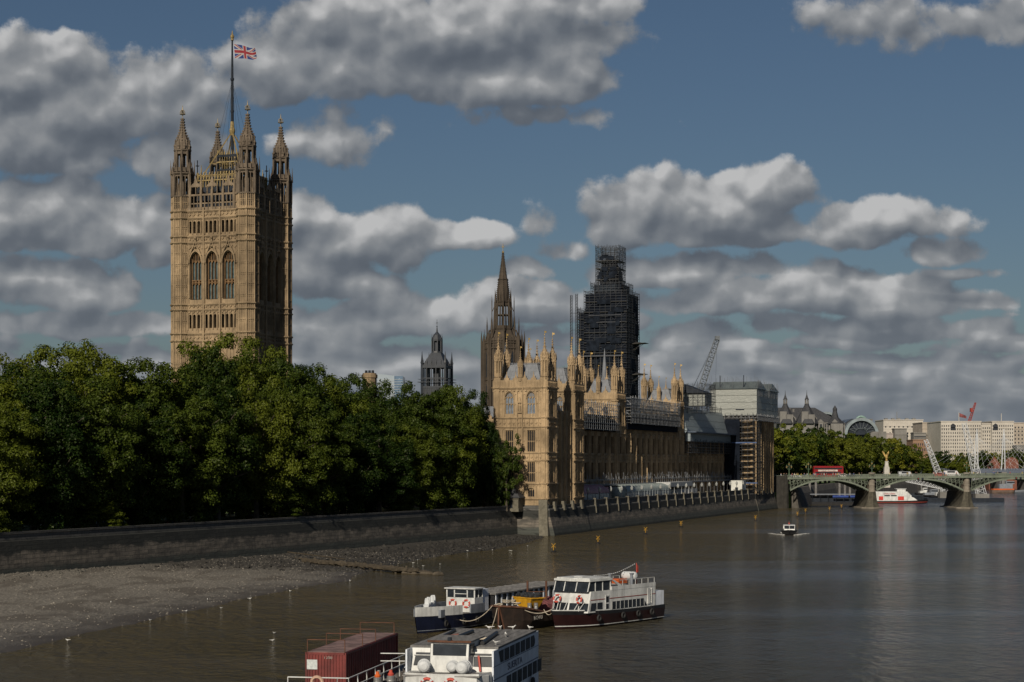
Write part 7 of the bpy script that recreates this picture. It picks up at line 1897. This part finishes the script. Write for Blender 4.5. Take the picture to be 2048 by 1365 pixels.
# upper cabin: front wall raked, side walls bluish
m = MB(); m.loft([[(-11.3, -Bh, z), (f, -Bh, z), (f, Bh, z), (-11.3, Bh, z)] for z, f in ((3.9, .55), (5.4, 0))]); m.build('upper_cabin', wpaint, su)
m = MB(); m.box(-11.4, .05, -Bh-.04, Bh+.04, 5.38, 5.5)
for i in range(9): m.box(-11.3, -.2, -Bh+.3+i*.58, -Bh+.33+i*.58, 5.5, 5.515)
m.build('planked_roof', deckw, su)
m = MB(); m.box(-12.2, 1.2, Bh*.97, Bh+.02, .3, 5.36); m.box(-12.2, 1.2, -Bh-.02, -Bh*.97, .3, 5.36); m.build('side_plating', wpaint2, su)  # sky light put into the side paint, brighter and bluer than the front
m = MB(); m.box(-12.2, 1.3, Bh+.02, Bh+.05, 3.62, 3.68); m.box(-12.2, 1.3, Bh+.02, Bh+.05, 4.42, 4.45); m.build('side_stripe', mat('stripe_blue', (.05, .08, .14), .5), su)
sglass = mat('dull_side_glass', (.035, .042, .052), .55, .35, 1.0, spec=.05)
w_ = MB(); wq = None
for i in range(7):
    x1_ = -.15-i*1.58; x0_ = x1_-1.3; m = MB(); y = Bh+.022
    pts = [(x1_, y, 5.22), (x0_, y, 5.22), (x0_, y, 4.5), (x1_-(.5 if i == 0 else 0), y, 4.5)] if i < 6 else [(x1_, y, 5.22), (x0_+.3, y, 5.22), (x0_, y, 4.95), (x0_, y, 4.7), (x0_+.3, y, 4.5), (x1_, y, 4.5)]
    m.poly(pts, (0, .02, 0)); m.build('side_window', sglass, su)
    m = MB(); m.poly([(x1_-2.2, y, 3.5), (x0_-2.2, y, 3.5), (x0_-2.2, y, 2.7), (x1_-2.2, y, 2.7)], (0, .02, 0)); m.build('lower_window', sglass, su)
text(su, 'SUERITA', .60, (-2.6, Bh+.035, 3.84), (-1, 0, 0), (0, 0, 1), mat('letter_navy', (.03, .045, .10), .5, .1), 'boat_name', .01, 1.9)
# front windows either side
m = MB()
for a, b in ((1.25, 2.4), (-2.4, -1.25)):
    m = MB(); z0_, z1_ = 4.35, 5.1; f = lambda z: .55-(z-3.9)/1.5*.55+.02
    m.poly([(f(z0_), a, z0_), (f(z0_), b, z0_), (f(z1_), b-(.1 if b > 0 else 0), z1_), (f(z1_), a+(.0 if b > 0 else .1), z1_)], (.02, 0, 0)); m.build('front_window', bglass2, su)
m = MB()
for a, b in ((1.25, 2.4), (-2.4, -1.25)): m.box(.22, .28, a, b, 4.93, 4.98)
m.build('front_blind', wpaint, su)
# wheelhouse
m = MB(); m.loft([[(-1.2, -1.25, z), (f, -1.15, z), (f, 1.15, z), (-1.2, 1.25, z)] for z, f in ((4.0, 1.3), (5.0, 1.2), (5.85, 1.05))]); m.build('wheelhouse', wpaint, su)
m = MB(); m.poly([(1.18, -1.0, 5.05), (1.18, 1.0, 5.05), (1.06, 1.02, 5.72), (1.06, -1.02, 5.72)], (.03, 0, 0))
m.poly([(.95, 1.21, 5.0), (.1, 1.24, 5.0), (.1, 1.24, 5.7), (.85, 1.21, 5.7)], (0, .02, 0)); m.poly([(.95, -1.21, 5.0), (.1, -1.24, 5.0), (.1, -1.24, 5.7), (.85, -1.21, 5.7)], (0, -.02, 0)); m.build('windscreen', bglass2, su)
m = MB(); m.box(-2.4, 1.2, -1.3, 1.3, 5.83, 5.92); m.build('wheelhouse_roof', deckw, su); m = MB(); m.box(1.18, 1.24, -1.32, 1.32, 5.82, 5.94); m.build('rusty_roof_edge', rust2, su)
for y, r in ((1.62, .36), (-.15, .36), (-.9, .36)): pass
canister(su, (1.9, -1.35, 4.5), .37, .95, (1, .25, 0)); canister(su, (1.8, .35, 4.5), .33, .8, (1, .1, 0)); canister(su, (1.95, 1.05, 4.48), .38, .9, (1, -.1, 0))
m = MB(); m.box(1.5, 3.3, -2.3, 2.3, 4.04, 4.1); m.build('bow_deck', deckw, su)
m = MB(); m.loft([[(1.6, -2.62, z), (3.0, -2.2, z), (3.48, 0, z), (3.0, 2.2, z), (1.6, 2.62, z)] for z in (3.5, 4.22)], False, False); m.build('bow_bulwark', wpaint, su)
m = MB(); m.box(3.0, 3.12, 1.25, 2.1, 2.9, 3.9); m.box(3.0, 3.12, -2.1, -1.35, 2.9, 3.9); m.build('bow_opening', iron_d, su)
buoy(su, (3.5, -.75, 3.62), (0, 1, 0), (0, 0, 1), .33); buoy(su, (3.5, .65, 3.62), (0, 1, 0), (0, 0, 1), .33)
m = MB(); m.tube((-2.2, -1.7, 5.6), (-9, -2.2, 5.6), .1, 6); m.tube((-.9, 1.5, 5.62), (-7.5, .9, 5.62), .13, 8); m.tube((-4.5, -.9, 5.6), (-8.5, -.9, 5.6), .12, 8); m.build('roof_pipes', blackp, su)
m = MB(); rs = random.Random(2)
for i in range(6): m.torus((-2.6-.35*i, .95+.12*rs.random(), 5.6), .22, .045, (1, 0, .05), (0, 1, .05), 12, 5)
m.build('roof_rope', rope_m, su)
m = MB(); m.poly([(-4, -2.2, 5.52), (-2.4, -1.7, 5.52), (-5.5, -.9, 5.52), (-7.4, -1.6, 5.52)], (0, 0, .03)); m.build('red_roof_netting', mat('faded_red', (.30, .13, .10), .8, .5, 3), su)
m = MB(); m.box(1.0, 1.25, -.1, .1, 5.92, 6.12); m.build('searchlight', iron_d, su)
m = MB()
for y in (1.75,): m.tube((.7, y, 4.1), (.5, y-.15, 5.0), .07, 5)
m.build('extinguisher', redp, su)
m = MB(); m.tube((1.3, -2.7, 4.3), (-4, -2.75, 5.2), .03, 4); 
for q in (4.3, 4.75): m.tube((1.0, -2.75, q+.35), (1.2, -4.2, q+.35), .035, 4)
m.build('handrail', wpaint, su)

# ---- container pontoon
_c = Vector((-.18, -.984)).normalized(); po = boat('work_pontoon', -11.55, 112.2, _c, 'flat steel work pontoon with white railings carrying the red container', 'pontoon')
m = MB(); m.loft([[(-16, -2.2, z), (3.4, -2.2, z), (3.4, 4.2, z), (-16, 4.2, z)] for z in (-.4, 2.1)]); m.build('hull', mat('pontoon_blue', (.035, .055, .09), .6, .4, 1, streak=.4), po)
m = MB(); m.box(-15.9, 3.3, -2.1, 4.1, 2.1, 2.13); m.build('deck', deckw, po)
m = MB()
def rail(pts, h=1.3):
    for a, b in zip(pts, pts[1:]):
        n = max(1, round((Vector(b)-Vector(a)).length/2.0))
        for i in range(n+1):
            p = Vector(a).lerp(Vector(b), i/n); m.tube((p.x, p.y, 2.13), (p.x, p.y, 2.13+h), .035, 5)
        for q in (h, h*.55): m.tube((a[0], a[1], 2.13+q), (b[0], b[1], 2.13+q), .04, 5)
rail([(3.0, -1.5), (3.0, 1.6), (3.0, 2.3), (-15.5, 2.45)]); m.build('railing', wpaint, po)
m = MB(); m.torus((3.08, .35, 3.15), .33, .1, (0, 1, 0), (0, 0, 1), 16, 6); m.build('lifebuoy', mat('faded_buoy', (.45, .30, .22), .7, .3, 3), po)
def ppt(x, y): return (-11.55+x*_c.x-y*_c.y, 112.2+x*_c.y+y*_c.x)
ca = atan2(_c.y, _c.x)
co = thing('shipping_container', (*ppt(0, 0), 2.13), ca, 'long rusty red shipping container with rail hoops on its roof, on the pontoon', 'container')
m = MB(); hw_ = 1.24; Lc = 13.3; hc = 2.5
def corr(y, sgn):   # corrugated side
    n = 60; top = []
    vs = []; fs = []
    for i in range(n*2+1):
        x = -Lc*i/(n*2); o_ = y-sgn*(.07 if (i//1) % 4 in (1, 2) else 0); vs += [(x, o_, .12), (x, o_, hc-.12)]
    fs = [(2*i, 2*i+2, 2*i+3, 2*i+1) for i in range(n*2)]; m.add(vs, fs)
corr(hw_, 1); corr(-hw_, -1)
m.box(-Lc+.01, -.01, -hw_+.08, hw_-.08, .1, hc-.05)
for y in (-hw_, hw_): m.box(-Lc, 0, y-.06, y+.06, 0, .14); m.box(-Lc, 0, y-.06, y+.06, hc-.14, hc)
for x in (-Lc, -.1):
    for y in (-hw_, hw_): m.box(x, x+.12, y-.07, y+.07, 0, hc)
    m.box(x, x+.12, -hw_, hw_, hc-.14, hc); m.box(x, x+.12, -hw_, hw_, 0, .14)
for i in range(13): y = -hw_+.12+i*.19; m.box(-.01, .05, y, y+.09, .14, hc-.14)
m.build('container_body', container_m, co)
m = MB(); m.box(-Lc+.1, -.05, -hw_+.05, hw_-.05, hc-.03, hc+.03); m.build('container_roof', mat('roof_rust', (.20, .13, .12), .85, .5, 1.2), co)
m = MB(); m.box(.055, .07, -hw_+.05, -.52, 1.45, 2.05); m.build('notice', mat('notice_paper', (.46, .50, .50), .7, .2, 6), co)
text(co, '1 2703', .2, (.07, -.1, 2.12), (0, 1, 0), (0, 0, 1), mat('faded_white', (.42, .40, .36), .8, .3, 3), 'lettering', .005)
for x in (-.1, -4.3, -7.6, -12.6):
    m = MB()
    for y in (-1.2, 1.2): m.tube((x, y, hc), (x, y, hc+.8), .035, 4)
    m.tube((x, -1.2, hc+.78), (x, 1.2, hc+.78), .035, 4); m.build('roof_hoop', rust2, co)
for i, (x, y, top, lab) in enumerate(((-1.2, 3.0, orange, 'orange capped steel gas bottle on the pontoon beside the railing'), (-1.9, 2.9, steel, 'plain steel keg standing behind the orange capped bottle'), (-2.2, 3.6, redp, 'red capped steel keg at the right of the pontoon deck'))):
    o = thing('steel_keg', (*ppt(x, y), 2.13), 0, lab, 'keg', 'kegs and bottles on the pontoon'); m = MB(); m.lathe(0, 0, [(0, .22), (.05, .26), (.25, .25), (.28, .28), (.34, .25), (.55, .25), (.58, .28), (.64, .25), (.85, .26), (.9, .2)], 14); m.build('keg_body', steel, o); m = MB(); m.lathe(0, 0, [(.9, .18), (1.0, .2), (1.1, .12), (1.25, .1)], 10); m.build('keg_cap', top, o)
m = MB(); rs = random.Random(31)
for i in range(34):
    x = rs.uniform(-14, 1.0); y = rs.uniform(2.7, 3.9); s = rs.uniform(.1, .3); m.box(x-s, x+s, y-s*.6, y+s*.6, 2.13, 2.13+s*2) if rs.random() < .5 else m.tube((x, y, 2.3), (x+rs.uniform(-1, 1), y+rs.uniform(-.3, .3), 2.3+rs.random()*.6), .05, 5)
o = m.build('pontoon_clutter', mat('clutter', (.09, .08, .07), .8, .6, 1.5), None); o['kind'] = 'stuff'; o.location = (-11.55, 112.2, 0); o.rotation_euler = (0, 0, ca)

tyre_m = mat('tyre', (.02, .02, .02), .8)
def fender(par, x, y, z, s=1):
    m = MB(); m.torus((x, y+.12*s, z), .26, .1, (1, 0, 0), (0, 0, 1), 14, 6); m.tube((x, y, z+.3), (x, y, z+.75), .02, 4); m.build('tyre_fender', tyre_m, par)
for x in (-11, -8.4, -5.6, -1.2): fender(cb, x, 2.42, .95)
for x in (6.4, 3.6, 1.0, -3, -8, -14): fender(tg, x, 2.25 if x < 3 else (2.1 if x < 6 else 1.55), .8)
for x in (.2, -3, -6, -9.5): fender(su, x, 2.72, 2.3)
for x in (1.2, -3.4, -8, -12.6): fender(po, x, 4.22, 1.4)
# ---- small launch with wake
la = boat('patrol_launch', *at(1579, 418), (-.12, -.99), 'small dark hulled launch with a white cabin coming towards the camera in mid river')
m, dk, st = hull(la, -8, 2.6, 3.7, .85, 1.25, [0, 0, 0], [(1, 1), (.5, .95), (-.3, .6)], .6, .5); m.build('hull', blackp, la); dk.build('deck', greyp, la)
m = MB(); m.loft([[(-5.2, -1.3, z), (f, -1.2, z), (f, 1.2, z), (-5.2, 1.3, z)] for z, f in ((.9, -.2), (1.35, -.35))]); m.box(-5.3, -.7, -1.3, 1.3, 2.1, 2.22)
for x, y in ((-.6, -1.2), (-.6, 1.2), (-.6, 0), (-2.6, -1.25), (-2.6, 1.25), (-5.1, -1.25), (-5.1, 1.25)): m.tube((x, y, 1.3), (x-.1, y, 2.15), .07, 4)
m.build('cabin', wpaint, la); m = MB(); m.box(-2.9, -.75, -1.12, 1.12, 1.35, 2.1); m.build('cabin_glass', bglass2, la)
m = MB(); m.tube((-3, 0, 2.2), (-3, 0, 3.0), .05, 4); m.ball((-3, 0, 2.5), .2, 6, 4); m.build('mast', redp, la)
foam = mat('foam', (.42, .42, .40), .8, .3, 3)
m = MB(); rs = random.Random(6)
for s in (1, -1):
    for i in range(70):
        f = rs.random(); x = 2.0-f*12; y = s*(1.2+f*3.4+rs.uniform(-.4, .4)); r = .28*(1-f*.6)*rs.uniform(.5, 1.2); m.ball((x, y, .02), r, 6, 4, 1.8, 1, .35)
for i in range(60): x = rs.uniform(-18, -7); m.ball((x, rs.uniform(-1.5, 1.5), .0), rs.uniform(.1, .3), 6, 4, 1.8, 1, .3)
o = m.build('bow_foam', foam, None, True); o['kind'] = 'stuff'; o.location = la.location; o.rotation_euler = la.rotation_euler

# ---- sightseeing boat behind the bridge
cc = boat('sightseeing_boat', *at(1800, 758), (1, -.05), 'white sightseeing boat with red panels on its side, behind the left river pier')
m, dk, st = hull(cc, -12, 11.8, 6, 1.0, 1.5, [0, 1, 0], [(1, 1), (.45, .98), (.3, .97), (-.3, .7)], .8, .7); m.build('hull', [blackp, redp], cc); dk.build('deck', deckw, cc)
m = MB(); m.box(-11.5, 2.6, -2.7, 2.7, .9, 4.9); m.box(-1.5, 2.0, -2, 2, 4.9, 6.0); m.box(-2.0, 2.4, -2.3, 2.3, 6.0, 6.15); m.hexa([(2.6, -2.7, .9), (7, -2.4, 1.1), (7, 2.4, 1.1), (2.6, 2.7, .9)], [(2.6, -2.7, 4.9), (4.2, -2.2, 3.4), (4.2, 2.2, 3.4), (2.6, 2.7, 4.9)]); m.build('superstructure', wpaint, cc)
m = MB(); m.box(-9.2, -7.4, -2.76, -2.7, 1.3, 2.9); m.box(-1.3, 1.2, -2.76, -2.7, 1.3, 2.9); m.box(-11.45, -9.9, -2.76, -2.7, 1.3, 2.9) if False else None; m.build('red_panels', mat('panel_red', (.50, .04, .03), .5), cc)
m = MB(); m.box(-6.9, -4.6, -2.75, -2.7, 2.95, 3.45); m.box(-4.2, -1.8, -2.75, -2.7, 2.95, 3.45); m.box(4.4, 9.4, -2.3, 2.3, 1.4, 3.3); m.build('dark_windows', bglass2, cc)
text(cc, 'citycruises', 1.15, (-7.2, -2.78, 3.75), (1, 0, 0), (0, 0, 1), mat('letter_red', (.35, .02, .03), .5), 'boat_lettering', .01)
# ---- landing pier pontoon under the left arch
lp = thing('landing_pier', (*at(1668, 735), 0), 0, 'dark floating landing pier with a blue sign and roof under the left arch', 'pier')
m = MB(); m.box(-14, 14, -3, 3, -.4, 1.0); m.build('pontoon', blackp, lp); m = MB(); m.box(-13, 13.5, -2.5, 2.5, 4.0, 4.3); m.build('canopy', greyp, lp)
m = MB()
for i in range(9):
    for y in (-2.4, 2.4): m.tube((-12.5+i*3.2, y, 1), (-12.5+i*3.2, y, 4), .12, 4)
m.box(-12, 12, 0, 1.6, 1, 3.4); m.build('frame', iron_d, lp)
m = MB(); m.box(-1, 5.4, -2.7, -2.6, 2.9, 3.7); m.box(6, 12.5, -2.7, -2.6, 2.9, 3.7); m.build('blue_sign', mat('sign_blue', (.02, .05, .22), .5), lp)
for x in (-9, -6.5, 3.2, 5.4, 7.4): m = MB(); m.tube((x, 5, -1), (x, 5, 11), .5, 8); m.build('mooring_pile', mat('pile_grey', (.16, .155, .15), .8, .3), lp)
m = MB(); lattice(m, (-24, 2, 6.5), (-6, 2, 1.5), 1.6, 9, .12); m.build('gangway', greyp, lp)
def workvessel(name, px, d, L_, lab, hm, cm, ch=2.5):
    o = boat(name, *at(px, d), (1, .05), lab); m, dk, st = hull(o, -L_/2, L_/2, 5, 1.1, 1.7, [0, 0], [(1, 1), (.4, .95), (-.3, .7)], .5, .65); m.build('hull', hm, o); dk.build('deck', deckw, o)
    m = MB(); m.box(-L_*.3, L_*.05, -1.6, 1.6, 1, 1+ch); m.box(-L_*.12, L_*.1, -1.3, 1.3, 1+ch, 2.6+ch); m.tube((-L_*.2, 0, 1), (-L_*.2, 0, ch+5), .1, 4); m.build('cabin', cm, o)
    m = MB(); m.box(-L_*.1, L_*.105, -1.32, 1.32, 1.5+ch, 2.2+ch); m.build('cabin_windows', bglass2, o); return o
workvessel('tug_boat', 1888, 880, 14, 'dark tug with a white cabin moored left of the right bridge pier', blackp, wpaint, 1.6)
workvessel('tug_boat', 1868, 900, 17, 'long low dark workboat beyond the sightseeing boat', blackp, greyp, 1.2)
workvessel('tug_boat', 1850, 960, 10, 'small dark launch half hidden behind the sightseeing boat bow', blackp, wpaint, 1.2)
workvessel('moored_ship', 2020, 1040, 22, 'grey moored ship beyond the orange barge at far right', greyp, greyp, 4)
ob = boat('orange_barge', *at(2006, 1010), (1, .1), 'low barge with an orange load seen under the right arch', 'barge'); m, dk, st = hull(ob, -7, 7, 5, 2.0, 2.2, [0, 0], [(1, 1), (.4, .97), (-.3, .8)], .4, .8); m.build('hull', mat('barge_brown', (.13, .09, .07), .8, .3), ob); m = MB(); m.box(-6.2, 5.6, -2.2, 2.2, 1.9, 2.7); m.build('orange_load', orange, ob)
ol = thing('white_gangway', (*at(1860, 850), 0), 0, 'long white lattice gangway and pontoon seen through the middle arch', 'gangway'); m = MB(); lattice(m, (-11, 0, 9.3), (7, 0, 5.5), 2.4, 11, .16); m.build('gangway', white, ol); m = MB(); m.box(4, 22, -2, 3, -.3, 2.6); m.box(6, 8, -1, 1, 2.6, 9); m.build('pontoon', blackp, ol)

# ---- yellow channel markers
mk = None
pts = [(1107, 1105, 'nearest yellow cross marker, off the lit corner of the palace'), (1196, 1088, 'second nearest yellow cross marker in the river'), (1291, 1069, 'third yellow cross marker from the left'), (1362, 1055, 'fourth yellow cross marker from the left'), (1511, 1042, 'yellow cross marker off the far pavilion'), (1595, 1034, 'yellow marker just above the launch'), (1611, 1027, 'yellow cross marker right of the one above the launch'), (1659, 1023, 'yellow marker in front of the left arch'), (1683, 1018, 'farthest yellow marker by the left river pier')]
ym = mat('marker_yellow', (.40, .22, .02), .5, .2, 2)
for px, py, lab in pts:
    d = CAMH*F/(py-HORIZ); x, y = at(px, d)
    if mk is None:
        mk = thing('channel_marker', (x, y, 0), .2, lab, 'marker', 'yellow markers along the terrace'); mk.scale = (.72,)*3; m = MB(); m.lathe(0, 0, [(-.2, .75), (.22, .75), (.3, .5), (.5, .12)], 12); m.build('float', blackp, mk)
        m = MB(); m.tube((0, 0, .3), (0, 0, 1.6), .10, 6)
        for a in (pi/4, -pi/4): m.tube((-.75*sin(a), 0, 1.75-.75*cos(a)), (.75*sin(a), 0, 1.75+.75*cos(a)), .085, 4)
        m.tube((0, -.5, 1.75), (0, .5, 1.75), .06, 4)
        m.tube((-.5, 0, 1.15), (.5, 0, 1.15), .03, 4) if False else None; m.build('cross_topmark', ym, mk)
    else: dup(mk, None, (x, y, 0), .2+.1*sin(px), lab)
# ---- gulls
def gull_mesh():
    m = MB(); m.loft([[(x, r*cos(a), z+r*.85*sin(a)) for a in [2*pi*i/8 for i in range(8)]] for x, z, r in ((-.26, .20, .012), (-.16, .18, .045), (-.04, .155, .075), (.06, .165, .07), (.13, .21, .045), (.16, .25, .042), (.2, .26, .03), (.23, .255, .012), (.27, .245, .004))])
    for s in (-.03, .03): m.tube((-.0, s, .0), (-.0, s, .1), .008, 4)
    m.poly([(-.1, -.075, .17), (-.36, -.03, .19), (-.36, .03, .19), (-.1, .075, .17)], (0, 0, .03))
    me = bpy.data.meshes.new('gull'); me.from_pydata(m.v, [], m.f); me.materials.append(mat('gull_white', (.62, .62, .60), .8, .15, 6)); return me
gm = gull_mesh(); rg_ = random.Random(12)
GP = [(135, 1280, 1), (442, 1218, 0), (548, 1268, 0), (372, 1222, 1), (500, 1197, 1), (580, 1182, 1), (415, 1200, 1), (222, 1208, 1), (835, 1120, 1), (846, 1132, 1), (826, 1126, 1), (880, 1130, 0), (1019, 1103, 0), (1022, 1103, 0), (1055, 1092, 1), (935, 1102, 1), (960, 1098, 1), (985, 1100, 1), (545, 1283, 0), (300, 1240, 1), (700, 1163, 0)]
for i, (px, py, sh) in enumerate(GP):
    d = (CAMH-.15*sh)*F/(py-HORIZ); x, y = at(px, d); z = max(-.03 if not sh else 0, shore_z(x, d) if x < lerp(WL, d)+2 and d < 410 else -.03); z = max(z, -.05)
    o = bpy.data.objects.new('gull', gm); COL.objects.link(o); o.location = (x, y, z); o.rotation_euler = (0, 0, rg_.uniform(0, 6.28)); o.scale = (1.0,)*3
    o.scale = (.85,)*3; tag(o, 'small white gull resting on the shingle or the shallow water near it', 'gull', 'gulls along the shore')
for i, (x, y, z) in enumerate([(-3.2, -.6, 5.52), (-6.1, 1.8, 5.52), (-10.6, -.3, 5.52), (-10.9, .4, 5.52), (-11, 1.2, 5.52), (-11.1, 2.3, 5.52), (-1.0, 2.3, 5.52)]):
    o = bpy.data.objects.new('gull', gm); COL.objects.link(o); o.location = (-3.43+x*_s.x-y*_s.y, 107.56+x*_s.y+y*_s.x, z); o.rotation_euler = (0, 0, i*1.7); tag(o, 'white gull standing on the planked roof of the nearest boat', 'gull', 'gulls on the boat roof')
